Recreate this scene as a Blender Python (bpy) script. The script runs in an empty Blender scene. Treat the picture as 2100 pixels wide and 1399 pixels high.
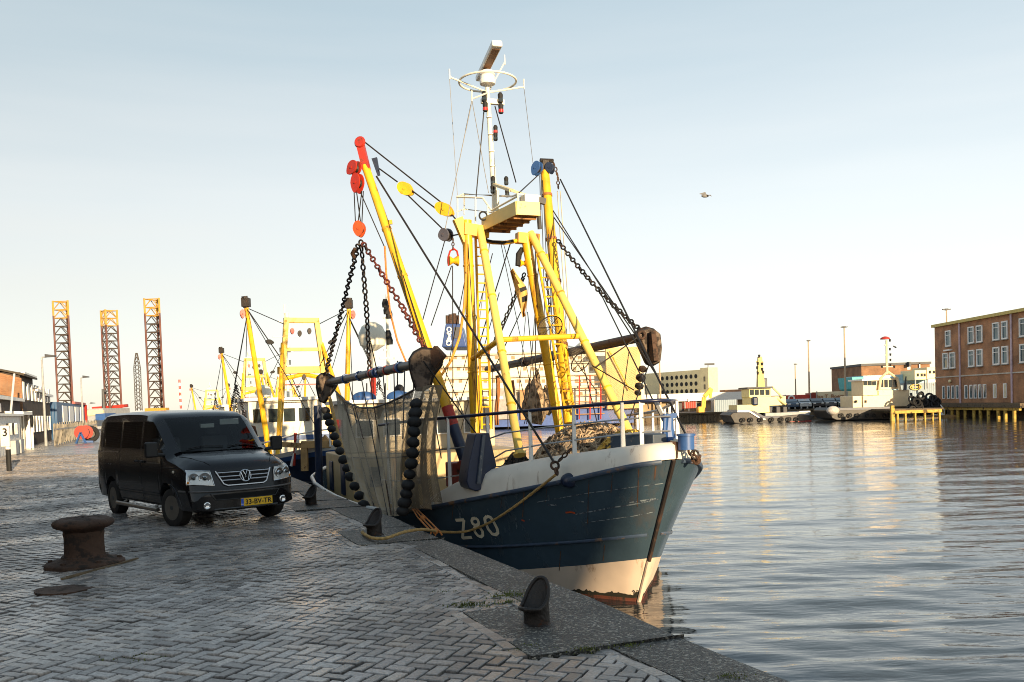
import bpy, bmesh, math, random
from math import sin, cos, pi, radians, sqrt, atan2
from mathutils import Vector, Matrix
from mathutils.bvhtree import BVHTree
random.seed(7)
SC = bpy.context.scene
COL = SC.collection
V = Vector
# ---------------------------------------------------------------- camera
F_PX, CX, CYP, HC = 1850.0, 1050.0, 893.5, 1.8
PITCH, ROLL = radians(2.0), radians(1.9)
CAM = V((0, 0, HC))
FWD = V((0, cos(PITCH), -sin(PITCH)))
_U0 = V((0, sin(PITCH), cos(PITCH)))
RGT = V((1, 0, 0)) * cos(ROLL) - _U0 * sin(ROLL)
UPV = V((1, 0, 0)) * sin(ROLL) + _U0 * cos(ROLL)
cd = bpy.data.cameras.new('camera')
cam = bpy.data.objects.new('camera', cd)
COL.objects.link(cam)
cam.matrix_world = Matrix(((RGT.x, UPV.x, -FWD.x, CAM.x), (RGT.y, UPV.y, -FWD.y, CAM.y), (RGT.z, UPV.z, -FWD.z, CAM.z), (0, 0, 0, 1)))
cd.sensor_width = 36
cd.lens = F_PX / 2100 * 36
cd.shift_y = (CYP - 699.5) / 2100
cd.clip_start = 0.1
cd.clip_end = 6000
SC.camera = cam
def ray(px, py):
    return FWD + RGT * ((px - CX) / F_PX) - UPV * ((py - CYP) / F_PX)
def W(px, py, Y):                 # survey point at a photo direction and a known distance
    d = ray(px, py)
    return CAM + d * (Y / d.y)
def G(px, py, z=0.0):             # survey point on a level plane
    d = ray(px, py)
    return CAM + d * ((z - HC) / d.z)
# ---------------------------------------------------------------- objects
ORG = {}
def props(o, label=None, cat=None, group=None, kind=None):
    if label: o['label'] = label
    if cat: o['category'] = cat
    if group: o['group'] = group
    if kind: o['kind'] = kind
    return o
def thing(name, loc, label, cat, group=None):
    o = bpy.data.objects.new(name, None)
    o.empty_display_size = 0.2
    COL.objects.link(o)
    o.location = loc
    ORG[o] = V(loc)
    return props(o, label, cat, group)
def copy_tree(o, parent=None):
    c = o.copy(); COL.objects.link(c)
    if parent: c.parent = parent
    for ch in o.children: copy_tree(ch, c)
    return c
def frame(z):                     # two axes perpendicular to z
    z = z.normalized()
    x = z.cross(V((0, 0, 1)))
    if x.length < 1e-4: x = V((1, 0, 0))
    x.normalize()
    return x, z.cross(x).normalized(), z
class MB:
    def __init__(s): s.v = []; s.f = []; s.m = []; s.mi = 0
    def add(s, vs, fs):
        n = len(s.v); s.v += [V(p) for p in vs]
        for f in fs: s.f.append([i + n for i in f]); s.m.append(s.mi)
        return s
    def box(s, c, d, rz=0.0, M=None):
        c = V(c); hx, hy, hz = d[0] / 2, d[1] / 2, d[2] / 2
        R = M if M is not None else Matrix.Rotation(rz, 3, 'Z')
        vs = [c + R @ V((x * hx, y * hy, z * hz)) for x in (-1, 1) for y in (-1, 1) for z in (-1, 1)]
        return s.add(vs, [(0, 1, 3, 2), (4, 6, 7, 5), (0, 4, 5, 1), (2, 3, 7, 6), (0, 2, 6, 4), (1, 5, 7, 3)])
    def bar(s, p0, p1, w, h, w1=None, h1=None, up=None):
        p0, p1 = V(p0), V(p1); z = (p1 - p0).normalized()
        u = V(up) if up is not None else V((0, 0, 1))
        x = z.cross(u)
        if x.length < 1e-3: x = z.cross(V((0, 1, 0)))
        x.normalize(); y = x.cross(z)
        w1 = w if w1 is None else w1; h1 = h if h1 is None else h1
        vs = []
        for p, a, b in ((p0, w, h), (p1, w1, h1)):
            for sx, sy in ((-1, -1), (1, -1), (1, 1), (-1, 1)): vs.append(p + x * sx * a / 2 + y * sy * b / 2)
        return s.add(vs, [(3, 2, 1, 0), (4, 5, 6, 7), (0, 1, 5, 4), (1, 2, 6, 5), (2, 3, 7, 6), (3, 0, 4, 7)])
    def tube(s, p0, p1, r0, r1=None, n=10, cap=True):
        return s.path([p0, p1], r0, n, r1, cap)
    def path(s, pts, r, n=6, r1=None, cap=True, closed=False):
        pts = [V(p) for p in pts]; k = len(pts); base = len(s.v); vs = []
        px = None
        for i, p in enumerate(pts):
            if closed: t = pts[(i + 1) % k] - pts[i - 1]
            else: t = pts[min(i + 1, k - 1)] - pts[max(i - 1, 0)]
            if t.length < 1e-9: t = V((0, 0, 1))
            t.normalize()
            if px is None: x, y, _ = frame(t)
            else:
                x = px - t * px.dot(t)
                if x.length < 1e-5: x, y, _ = frame(t)
                x.normalize(); y = t.cross(x)
            px = x
            if isinstance(r, (list, tuple)): rr = r[i]
            else: rr = r if r1 is None else r + (r1 - r) * i / max(1, k - 1)
            for j in range(n):
                a = 2 * pi * j / n
                vs.append(p + x * cos(a) * rr + y * sin(a) * rr)
        fs = []
        for i in range(k if closed else k - 1):
            i2 = (i + 1) % k
            for j in range(n):
                j2 = (j + 1) % n
                fs.append((i * n + j, i * n + j2, i2 * n + j2, i2 * n + j))
        if cap and not closed:
            fs.append(tuple(range(n))[::-1]); fs.append(tuple((k - 1) * n + j for j in range(n)))
        return s.add(vs, fs)
    def lathe(s, prof, c, axis=(0, 0, 1), n=24, cap=True):  # prof: (r, h)
        x, y, z = frame(V(axis)); c = V(c); vs = []
        for r, h in prof:
            for j in range(n):
                a = 2 * pi * j / n
                vs.append(c + x * cos(a) * r + y * sin(a) * r + z * h)
        fs = []
        for i in range(len(prof) - 1):
            for j in range(n):
                j2 = (j + 1) % n
                fs.append((i * n + j, i * n + j2, (i + 1) * n + j2, (i + 1) * n + j))
        if cap:
            fs.append(tuple(range(n))[::-1]); fs.append(tuple((len(prof) - 1) * n + j for j in range(n)))
        return s.add(vs, fs)
    def ring(s, c, axis, R, r, n=28, m=8, ry=None):
        x, y, z = frame(V(axis)); c = V(c); ry = R if ry is None else ry
        return s.path([c + x * cos(2 * pi * i / n) * R + y * sin(2 * pi * i / n) * ry for i in range(n)], r, m, closed=True)
    def ball(s, c, r, n=12, m=8, sc=(1, 1, 1), M=None):
        c = V(c); vs = []; R = M if M is not None else Matrix.Identity(3)
        for i in range(m + 1):
            t = pi * i / m
            for j in range(n):
                a = 2 * pi * j / n
                vs.append(c + R @ V((r * sc[0] * sin(t) * cos(a), r * sc[1] * sin(t) * sin(a), r * sc[2] * cos(t))))
        fs = []
        for i in range(m):
            for j in range(n):
                j2 = (j + 1) % n
                fs.append((i * n + j, (i + 1) * n + j, (i + 1) * n + j2, i * n + j2))
        return s.add(vs, fs)
    def prism(s, outline, axis_vec):       # closed outline of points, extruded
        o = [V(p) for p in outline]; n = len(o); a = V(axis_vec)
        return s.add(o + [p + a for p in o], [tuple(range(n))[::-1], tuple(range(n, 2 * n))] + [(i, (i + 1) % n, (i + 1) % n + n, i + n) for i in range(n)])
    def chain(s, p0, p1, L=0.12, r=0.012, sag=0.0):
        p0, p1 = V(p0), V(p1); n = max(2, int((p1 - p0).length / (L * 0.74)))
        def P(t):
            p = p0.lerp(p1, t); p.z -= sag * 4 * t * (1 - t); return p
        for i in range(n):
            a, b = P(i / n), P((i + 1) / n)
            z = (b - a).normalized(); c = (a + b) / 2
            x, y, _ = frame(z)
            ang = (pi / 2 if i % 2 else 0) + random.uniform(-.35, .35) + 0.6
            w = x * cos(ang) + y * sin(ang)
            h = L / 2 - r
            pts = []
            for k in range(10):
                t = 2 * pi * k / 10
                pts.append(c + z * (h * cos(t)) + w * (L * 0.29 * sin(t)))
            s.path(pts, r, 5, closed=True)
        return s
    def xf(s, M):
        s.v = [M @ p for p in s.v]; return s
    def build(s, name, mat, parent=None, smooth=35, bevel=0.0, recalc=True):
        me = bpy.data.meshes.new(name)
        root = parent
        while root is not None and root.parent is not None: root = root.parent
        off = ORG.get(root, V((0, 0, 0))) if root is not None else V((0, 0, 0))
        me.from_pydata([tuple(p - off) for p in s.v], [], s.f)
        for mm in (mat if isinstance(mat, (list, tuple)) else [mat]): me.materials.append(mm)
        if any(s.m): me.polygons.foreach_set('material_index', s.m)
        if recalc:
            bm = bmesh.new(); bm.from_mesh(me)
            bmesh.ops.recalc_face_normals(bm, faces=bm.faces)
            bm.to_mesh(me); bm.free()
        if smooth:
            me.polygons.foreach_set('use_smooth', [True] * len(me.polygons))
            me.set_sharp_from_angle(angle=radians(smooth))
        me.update()
        o = bpy.data.objects.new(name, me)
        COL.objects.link(o)
        if parent is not None: o.parent = parent
        if bevel:
            b = o.modifiers.new('bevel', 'BEVEL'); b.width = bevel; b.segments = 2; b.limit_method = 'ANGLE'
            b.angle_limit = radians(40); b.harden_normals = True
        return o
def text_mesh(txt, size=1.0, align='CENTER', depth=0.0, shear=0.0, spacing=1.0, bold=.018):
    cu = bpy.data.curves.new('txt', 'FONT'); cu.body = txt; cu.size = size
    cu.align_x = align; cu.align_y = 'CENTER'; cu.extrude = depth; cu.shear = shear; cu.space_character = spacing
    cu.resolution_u = 3; cu.offset = bold * size
    ob = bpy.data.objects.new('txt', cu); COL.objects.link(ob)
    dg = bpy.context.evaluated_depsgraph_get(); dg.update()
    me = bpy.data.meshes.new_from_object(ob.evaluated_get(dg))
    vs = [v.co.copy() for v in me.vertices]; fs = [tuple(p.vertices) for p in me.polygons]
    bpy.data.objects.remove(ob); bpy.data.meshes.remove(me); bpy.data.curves.remove(cu)
    return vs, fs
def add_text(mb, txt, size, org, ax, ay, depth=0.0, **k):
    vs, fs = text_mesh(txt, size, depth=depth, **k)
    ax, ay = V(ax).normalized(), V(ay).normalized(); az = ax.cross(ay)
    return mb.add([V(org) + ax * p.x + ay * p.y + az * p.z for p in vs], fs)
# ---------------------------------------------------------------- materials
def nt(m):
    m.use_nodes = True; t = m.node_tree; t.nodes.clear(); return t, t.nodes, t.links
def node(N, typ, **k):
    n = N.new(typ)
    for a, b in k.items():
        if a in n.inputs.keys(): n.inputs[a].default_value = b
        else: setattr(n, a, b)
    return n
def ramp(N, stops):
    r = N.new('ShaderNodeValToRGB'); e = r.color_ramp.elements
    while len(e) < len(stops): e.new(0.5)
    for q, (p, c) in zip(e, stops):
        q.position = p; q.color = (*c, 1) if len(c) == 3 else c
    return r
def mat(name, col, rough=0.5, metal=0.0, var=0.18, vscale=3.0, wear=None, wamt=0.35, wscale=5.0, bump=0.0, bscale=30.0, coat=0.0, spec=0.5, streak=False):
    """paint or metal with tone variation, and wear patches (rust, dirt) that have their own shapes"""
    m = bpy.data.materials.new(name); t, N, L = nt(m)
    out = node(N, 'ShaderNodeOutputMaterial'); b = node(N, 'ShaderNodeBsdfPrincipled')
    b.inputs['Roughness'].default_value = rough; b.inputs['Metallic'].default_value = metal
    b.inputs['Coat Weight'].default_value = coat; b.inputs['Coat Roughness'].default_value = 0.05
    b.inputs['Specular IOR Level'].default_value = spec
    L.new(b.outputs[0], out.inputs[0])
    tc = node(N, 'ShaderNodeTexCoord')
    n1 = node(N, 'ShaderNodeTexNoise'); n1.inputs['Scale'].default_value = vscale; n1.inputs['Detail'].default_value = 6
    L.new(tc.outputs['Object'], n1.inputs['Vector'])
    lo = tuple(c * (1 - var) for c in col); hi = tuple(min(1, c * (1 + var)) for c in col)
    r1 = ramp(N, [(0.3, lo), (0.7, hi)]); L.new(n1.outputs[0], r1.inputs[0])
    last = r1.outputs[0]
    if wear is not None:
        n2 = node(N, 'ShaderNodeTexNoise'); n2.inputs['Scale'].default_value = wscale; n2.inputs['Detail'].default_value = 9; n2.inputs['Roughness'].default_value = 0.68
        if streak:
            mp = node(N, 'ShaderNodeMapping'); mp.inputs['Scale'].default_value = (1, 1, 0.12)
            L.new(tc.outputs['Object'], mp.inputs[0]); L.new(mp.outputs[0], n2.inputs['Vector'])
        else: L.new(tc.outputs['Object'], n2.inputs['Vector'])
        th = 0.66 - 0.28 * wamt
        r2 = ramp(N, [(th, (0, 0, 0)), (min(1, th + 0.09), (1, 1, 1))]); L.new(n2.outputs[0], r2.inputs[0])
        mx = node(N, 'ShaderNodeMix', data_type='RGBA')
        L.new(r2.outputs[0], mx.inputs[0]); L.new(last, mx.inputs[6]); mx.inputs[7].default_value = (*wear, 1)
        last = mx.outputs[2]
        mr = node(N, 'ShaderNodeMath', operation='MULTIPLY_ADD'); L.new(r2.outputs[0], mr.inputs[0])
        mr.inputs[1].default_value = 0.3; mr.inputs[2].default_value = rough; L.new(mr.outputs[0], b.inputs['Roughness'])
    L.new(last, b.inputs['Base Color'])
    if bump:
        n3 = node(N, 'ShaderNodeTexNoise'); n3.inputs['Scale'].default_value = bscale; n3.inputs['Detail'].default_value = 4
        L.new(tc.outputs['Object'], n3.inputs['Vector'])
        bp = node(N, 'ShaderNodeBump'); bp.inputs['Strength'].default_value = bump; bp.inputs['Distance'].default_value = 0.02
        L.new(n3.outputs[0], bp.inputs['Height']); L.new(bp.outputs[0], b.inputs['Normal'])
    return m
RUST = (0.10, 0.035, 0.012)
M = {}
M['yellow'] = mat('yellow_paint', (0.76, 0.42, 0.015), .42, wear=(0.16, .05, .012), wamt=.36, wscale=5, var=.2, streak=True)
M['cream'] = mat('cream_paint', (0.74, 0.62, 0.36), .45, wear=(.28, .14, .05), wamt=.12, var=.08)
M['ivory'] = mat('ivory_paint', (0.78, 0.73, 0.60), .45, wear=(.30, .17, .07), wamt=.10, var=.06)
M['white'] = mat('white_paint', (0.78, 0.76, 0.72), .4, wear=(.25, .14, .07), wamt=.10, var=.05)
M['offwhite'] = mat('weathered_white', (0.72, 0.66, 0.57), .5, wear=(.22, .11, .05), wamt=.22, wscale=3, var=.08, streak=True)
M['navy'] = mat('navy_paint', (0.012, 0.022, 0.055), .35, wear=(.03, .04, .06), wamt=.25, var=.3)
M['blue'] = mat('blue_paint', (0.03, 0.09, 0.26), .45, wear=(.08, .05, .04), wamt=.2)
M['rust'] = mat('rusty_steel', (0.075, 0.038, 0.022), .75, metal=.2, wear=(.035, .025, .02), wamt=.55, wscale=6, var=.4, bump=.5)
M['darkiron'] = mat('dark_iron', (0.028, 0.022, 0.019), .5, metal=.4, wear=RUST, wamt=.3, wscale=7, var=.3, bump=.5, bscale=45)
M['black'] = mat('black_rubber', (0.010, 0.010, 0.011), .75, var=.3)
M['steel'] = mat('galvanised_steel', (0.42, 0.42, 0.42), .4, metal=.7, var=.15)
M['wire'] = mat('wire_rope', (0.022, 0.018, 0.016), .55, metal=.3, var=.3)
M['thinwire'] = mat('aerial_wire', (0.28, 0.27, 0.26), .6, var=.1)
M['red'] = mat('red_paint', (0.40, 0.025, 0.012), .45, wear=(.12, .03, .015), wamt=.35, wscale=6)
M['orange'] = mat('orange_paint', (0.50, 0.07, 0.012), .45, wear=(.2, .05, .02), wamt=.2)
M['rope'] = mat('manila_rope', (0.42, 0.26, 0.09), .85, var=.35, vscale=25, bump=.6, bscale=60)
M['orangerope'] = mat('orange_rope', (0.52, 0.19, 0.05), .85, var=.35, vscale=25)
M['glass_dark'] = mat('dark_window', (0.02, 0.028, 0.03), .06, var=.3, spec=.8)
M['brick'] = mat('placeholder_brick', (0.2, .1, .06), .85)
M['wood'] = mat('timber', (0.42, 0.25, 0.10), .75, wear=(.12, .06, .03), wamt=.4, wscale=4, var=.25)
M['oldwood'] = mat('weathered_timber', (0.14, 0.10, 0.06), .85, wear=(.03, .025, .02), wamt=.5, wscale=3, var=.4)
M['teal'] = mat('turquoise_cladding', (0.08, 0.42, 0.46), .55)
M['paleblue'] = mat('pale_blue_cladding', (0.36, 0.56, 0.66), .55)
M['grey'] = mat('grey_paint', (0.32, 0.33, 0.34), .55, wear=(.15, .12, .1), wamt=.2)
M['darkgrey'] = mat('dark_grey', (0.06, 0.06, 0.065), .6)
M['concrete'] = mat('concrete', (0.30, 0.28, 0.25), .9, wear=(.12, .11, .09), wamt=.5, var=.2, bump=.4)
M['chrome'] = mat('chrome', (0.75, 0.75, 0.76), .12, metal=1.0, var=.03)
M['lightred'] = mat('signal_lamp_red', (0.5, 0.02, 0.015), .2)
def brick_mat(name, c1, c2, mortar, scale=1.0, rot=0.0):
    m = bpy.data.materials.new(name); t, N, L = nt(m)
    out = node(N, 'ShaderNodeOutputMaterial'); b = node(N, 'ShaderNodeBsdfPrincipled'); b.inputs['Roughness'].default_value = .85
    L.new(b.outputs[0], out.inputs[0])
    tc = node(N, 'ShaderNodeTexCoord'); sep = node(N, 'ShaderNodeSeparateXYZ'); L.new(tc.outputs['Object'], sep.inputs[0])
    ad = node(N, 'ShaderNodeMath', operation='ADD'); L.new(sep.outputs[0], ad.inputs[0]); L.new(sep.outputs[1], ad.inputs[1])
    cb = node(N, 'ShaderNodeCombineXYZ'); L.new(ad.outputs[0], cb.inputs[0]); L.new(sep.outputs[2], cb.inputs[1])
    bt = node(N, 'ShaderNodeTexBrick'); L.new(cb.outputs[0], bt.inputs[0])
    bt.inputs['Color1'].default_value = (*c1, 1); bt.inputs['Color2'].default_value = (*c2, 1); bt.inputs['Mortar'].default_value = (*mortar, 1)
    bt.inputs['Scale'].default_value = scale; bt.inputs['Mortar Size'].default_value = .008; bt.inputs['Brick Width'].default_value = .22; bt.inputs['Row Height'].default_value = .07
    n1 = node(N, 'ShaderNodeTexNoise'); n1.inputs['Scale'].default_value = .7; n1.inputs['Detail'].default_value = 8
    L.new(tc.outputs['Object'], n1.inputs['Vector'])
    r = ramp(N, [(0.3, (.55, .55, .55)), (.7, (1.15, 1.12, 1.1))]); L.new(n1.outputs[0], r.inputs[0])
    mx = node(N, 'ShaderNodeMix', data_type='RGBA', blend_type='MULTIPLY'); mx.inputs[0].default_value = 1
    L.new(bt.outputs[0], mx.inputs[6]); L.new(r.outputs[0], mx.inputs[7]); L.new(mx.outputs[2], b.inputs['Base Color'])
    return m
M['brick_brown'] = brick_mat('brown_brickwork', (.50, .23, .10), (.38, .16, .07), (.3, .23, .17))
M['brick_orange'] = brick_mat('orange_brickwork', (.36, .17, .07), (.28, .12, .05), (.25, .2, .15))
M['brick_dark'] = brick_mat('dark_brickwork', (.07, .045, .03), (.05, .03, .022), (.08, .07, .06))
def clad_mat(name, col, period=.3, depth=.5, dirt=(.2, .15, .1)):
    m = mat(name, col, .5, wear=dirt, wamt=.12, wscale=1.2, var=.08)
    t = m.node_tree; N, L = t.nodes, t.links
    b = [n for n in N if n.type == 'BSDF_PRINCIPLED'][0]; tc = [n for n in N if n.type == 'TEX_COORD'][0]
    sep = node(N, 'ShaderNodeSeparateXYZ'); L.new(tc.outputs['Object'], sep.inputs[0])
    ad = node(N, 'ShaderNodeMath', operation='ADD'); L.new(sep.outputs[0], ad.inputs[0]); L.new(sep.outputs[1], ad.inputs[1])
    mu = node(N, 'ShaderNodeMath', operation='MULTIPLY'); mu.inputs[1].default_value = 2 * pi / period; L.new(ad.outputs[0], mu.inputs[0])
    sn = node(N, 'ShaderNodeMath', operation='SINE'); L.new(mu.outputs[0], sn.inputs[0])
    bp = node(N, 'ShaderNodeBump'); bp.inputs['Strength'].default_value = depth; bp.inputs['Distance'].default_value = .04
    L.new(sn.outputs[0], bp.inputs['Height']); L.new(bp.outputs[0], b.inputs['Normal'])
    return m
M['clad_white'] = clad_mat('white_cladding', (.72, .70, .66))
M['clad_blue'] = clad_mat('blue_container_steel', (.03, .09, .2))
M['clad_red'] = clad_mat('red_container_steel', (.5, .05, .03))
M['clad_paleblue'] = clad_mat('pale_blue_cladding_ribbed', (.34, .55, .66), .6)
M['clad_grey'] = clad_mat('grey_container_steel', (.25, .32, .38))
# glass you can see through
def glass_mat(name, tint, alpha):
    m = bpy.data.materials.new(name); t, N, L = nt(m)
    out = node(N, 'ShaderNodeOutputMaterial'); tr = node(N, 'ShaderNodeBsdfTransparent'); tr.inputs[0].default_value = (*tint, 1)
    gl = node(N, 'ShaderNodeBsdfGlossy'); gl.inputs['Roughness'].default_value = .02
    fr = node(N, 'ShaderNodeFresnel'); fr.inputs[0].default_value = 1.38
    mx = node(N, 'ShaderNodeMixShader'); L.new(fr.outputs[0], mx.inputs[0]); L.new(tr.outputs[0], mx.inputs[1]); L.new(gl.outputs[0], mx.inputs[2])
    L.new(mx.outputs[0], out.inputs[0]); return m
M['glass'] = glass_mat('clear_car_glass', (.86, .90, .88), 1)
M['tint'] = glass_mat('tinted_car_glass', (.10, .10, .10), 1)
# netting: a real open mesh
def net_mat(name, col, cell, thick, fine=.35):
    m = bpy.data.materials.new(name); t, N, L = nt(m)
    out = node(N, 'ShaderNodeOutputMaterial'); b = node(N, 'ShaderNodeBsdfPrincipled'); b.inputs['Roughness'].default_value = .9
    tc = node(N, 'ShaderNodeTexCoord')
    n1 = node(N, 'ShaderNodeTexNoise'); n1.inputs['Scale'].default_value = 1.3; n1.inputs['Detail'].default_value = 8; L.new(tc.outputs['UV'], n1.inputs['Vector'])
    r = ramp(N, [(.35, tuple(c * .45 for c in col)), (.7, col)]); L.new(n1.outputs[0], r.inputs[0]); L.new(r.outputs[0], b.inputs['Base Color'])
    sep = node(N, 'ShaderNodeSeparateXYZ'); L.new(tc.outputs['UV'], sep.inputs[0])
    fac = None
    for sgn in (1, -1):
        a = node(N, 'ShaderNodeMath', operation='MULTIPLY_ADD'); L.new(sep.outputs[0], a.inputs[0]); a.inputs[1].default_value = sgn; L.new(sep.outputs[1], a.inputs[2])
        s_ = node(N, 'ShaderNodeMath', operation='MULTIPLY'); s_.inputs[1].default_value = 1 / cell; L.new(a.outputs[0], s_.inputs[0])
        fr = node(N, 'ShaderNodeMath', operation='FRACT'); L.new(s_.outputs[0], fr.inputs[0])
        lt = node(N, 'ShaderNodeMath', operation='LESS_THAN'); L.new(fr.outputs[0], lt.inputs[0]); lt.inputs[1].default_value = thick
        if fac is None: fac = lt
        else:
            mxx = node(N, 'ShaderNodeMath', operation='MAXIMUM'); L.new(fac.outputs[0], mxx.inputs[0]); L.new(lt.outputs[0], mxx.inputs[1]); fac = mxx
    n2 = node(N, 'ShaderNodeTexNoise'); n2.inputs['Scale'].default_value = .9; n2.inputs['Detail'].default_value = 6; L.new(tc.outputs['UV'], n2.inputs['Vector'])
    r2 = ramp(N, [(.60, (0, 0, 0)), (.68, (fine, fine, fine))]); L.new(n2.outputs[0], r2.inputs[0])
    mm = node(N, 'ShaderNodeMath', operation='MAXIMUM'); L.new(fac.outputs[0], mm.inputs[0]); L.new(r2.outputs[0], mm.inputs[1])
    tr = node(N, 'ShaderNodeBsdfTransparent'); mx = node(N, 'ShaderNodeMixShader')
    L.new(mm.outputs[0], mx.inputs[0]); L.new(tr.outputs[0], mx.inputs[1]); L.new(b.outputs[0], mx.inputs[2]); L.new(mx.outputs[0], out.inputs[0])
    return m
M['net'] = net_mat('fishing_net', (.52, .43, .31), .045, .44)
M['netdense'] = net_mat('fishing_net_dense', (.24, .175, .105), .03, .55, .9)
# ---------------------------------------------------------------- light
SUN_EL, SUN_AZ_VEC = radians(10), V((0.45, -0.89, 0)).normalized()
SUNDIR = V((SUN_AZ_VEC.x * cos(SUN_EL), SUN_AZ_VEC.y * cos(SUN_EL), sin(SUN_EL)))
sd = bpy.data.lights.new('sun', 'SUN'); sd.energy = 4.5; sd.angle = radians(.5); sd.color = (1.0, .76, .46)
so = bpy.data.objects.new('sun', sd); COL.objects.link(so)
so.rotation_euler = (-SUNDIR).to_track_quat('-Z', 'Y').to_euler()
wd = bpy.data.worlds.new('World'); SC.world = wd; wd.use_nodes = True
t = wd.node_tree; t.nodes.clear(); N, L = t.nodes, t.links
out = node(N, 'ShaderNodeOutputWorld'); bg = node(N, 'ShaderNodeBackground'); L.new(bg.outputs[0], out.inputs[0])
sky = node(N, 'ShaderNodeTexSky'); sky.sky_type = 'NISHITA'; sky.sun_disc = False
sky.sun_elevation = SUN_EL; sky.sun_rotation = -atan2(SUN_AZ_VEC.x, SUN_AZ_VEC.y)
sky.air_density = 1.0; sky.dust_density = 0.3; sky.ozone_density = 1.5; sky.altitude = 0
hs = node(N, 'ShaderNodeHueSaturation'); hs.inputs['Saturation'].default_value = .6; hs.inputs['Value'].default_value = 1.0
L.new(sky.outputs[0], hs.inputs['Color'])
# thin evening veil over the clear sky: pale near the horizon, bluer overhead
tc = node(N, 'ShaderNodeTexCoord'); sp = node(N, 'ShaderNodeSeparateXYZ'); L.new(tc.outputs['Generated'], sp.inputs[0])
vr = ramp(N, [(0, (.93, .87, .76)), (.05, (.95, .93, .88)), (.13, (.93, .90, .83)), (.216, (.87, .89, .86)), (.40, (.54, .67, .72)), (.75, (.30, .42, .52))])
cn = node(N, 'ShaderNodeTexNoise'); cn.inputs['Scale'].default_value = 3.2; cn.inputs['Detail'].default_value = 7
cm = node(N, 'ShaderNodeMapping'); cm.inputs['Scale'].default_value = (.7, .7, 7); L.new(tc.outputs['Generated'], cm.inputs[0]); L.new(cm.outputs[0], cn.inputs['Vector'])
ca = node(N, 'ShaderNodeMath', operation='MULTIPLY_ADD'); L.new(cn.outputs[0], ca.inputs[0]); ca.inputs[1].default_value = -.12; ca.inputs[2].default_value = .06
cz_ = node(N, 'ShaderNodeMath', operation='ADD'); L.new(sp.outputs[2], cz_.inputs[0]); L.new(ca.outputs[0], cz_.inputs[1]); L.new(cz_.outputs[0], vr.inputs[0])
vs_ = node(N, 'ShaderNodeVectorMath', operation='SCALE'); vs_.inputs['Scale'].default_value = 5.05; L.new(vr.outputs[0], vs_.inputs[0])
mxs = node(N, 'ShaderNodeMix', data_type='RGBA'); mxs.inputs[0].default_value = .65
L.new(hs.outputs[0], mxs.inputs[6]); L.new(vs_.outputs[0], mxs.inputs[7]); L.new(mxs.outputs[2], bg.inputs[0])
bg.inputs[1].default_value = 0.105
SC.view_settings.view_transform = 'Standard'; SC.view_settings.look = 'None'; SC.view_settings.gamma = 1
SC.view_settings.exposure = 1.0
SC.cycles.use_denoising = True; SC.cycles.pixel_filter_type = 'BLACKMAN_HARRIS'; SC.cycles.filter_width = 1.0
SC.cycles.max_bounces = 8; SC.cycles.transparent_max_bounces = 24
SC.cycles.sample_clamp_indirect = 6
# ================================================================ setting
E1, E2 = G(1640, 1399), G(680, 1010)
QD = (E2 - E1).normalized()                 # along the quay edge, away from the camera
QN = V((QD.y, -QD.x, 0)) * -1               # landward
if QN.x > 0: QN = -QN
def Q(s, n, z=0.0): return E1 + QD * s + QN * n + V((0, 0, z))
def toQ(p): d = V((p[0], p[1], 0)) - V((E1.x, E1.y, 0)); return d.dot(QD), d.dot(QN)
WATER = -1.4
BOLL = [G(1101, 1282), G(768, 1098), G(638, 1036), G(588, 1004)]
SB = [toQ(p)[0] for p in BOLL]
NB = [toQ(p)[1] for p in BOLL]
# ---- water
def water_mat():
    m = bpy.data.materials.new('harbour_water'); t, N, L = nt(m)
    out = node(N, 'ShaderNodeOutputMaterial'); b = node(N, 'ShaderNodeBsdfPrincipled'); L.new(b.outputs[0], out.inputs[0])
    b.inputs['Base Color'].default_value = (.03, .036, .040, 1); b.inputs['Roughness'].default_value = .04; b.inputs['IOR'].default_value = 1.7
    tc = node(N, 'ShaderNodeTexCoord'); h = None
    for (sx, sy, rot, det, amp, dist) in ((.16, .5, .10, 3, .5, .5), (1.1, 4.0, .06, 4, .40, .6), (3.0, 9, .02, 3, .18, .4)):
        mp = node(N, 'ShaderNodeMapping'); mp.inputs['Scale'].default_value = (sx, sy, 1); mp.inputs['Rotation'].default_value = (0, 0, rot)
        L.new(tc.outputs['Object'], mp.inputs[0])
        n = node(N, 'ShaderNodeTexNoise'); n.inputs['Scale'].default_value = 1; n.inputs['Detail'].default_value = det; n.inputs['Distortion'].default_value = dist
        n.inputs['Roughness'].default_value = .45
        L.new(mp.outputs[0], n.inputs['Vector'])
        mu = node(N, 'ShaderNodeMath', operation='MULTIPLY'); mu.inputs[1].default_value = amp; L.new(n.outputs[0], mu.inputs[0])
        if h is None: h = mu
        else:
            ad = node(N, 'ShaderNodeMath', operation='ADD'); L.new(h.outputs[0], ad.inputs[0]); L.new(mu.outputs[0], ad.inputs[1]); h = ad
    bp = node(N, 'ShaderNodeBump'); bp.inputs['Strength'].default_value = 1; bp.inputs['Distance'].default_value = .04
    L.new(h.outputs[0], bp.inputs['Height']); L.new(bp.outputs[0], b.inputs['Normal'])
    return m
WMAT = water_mat()
import numpy as np
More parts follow.
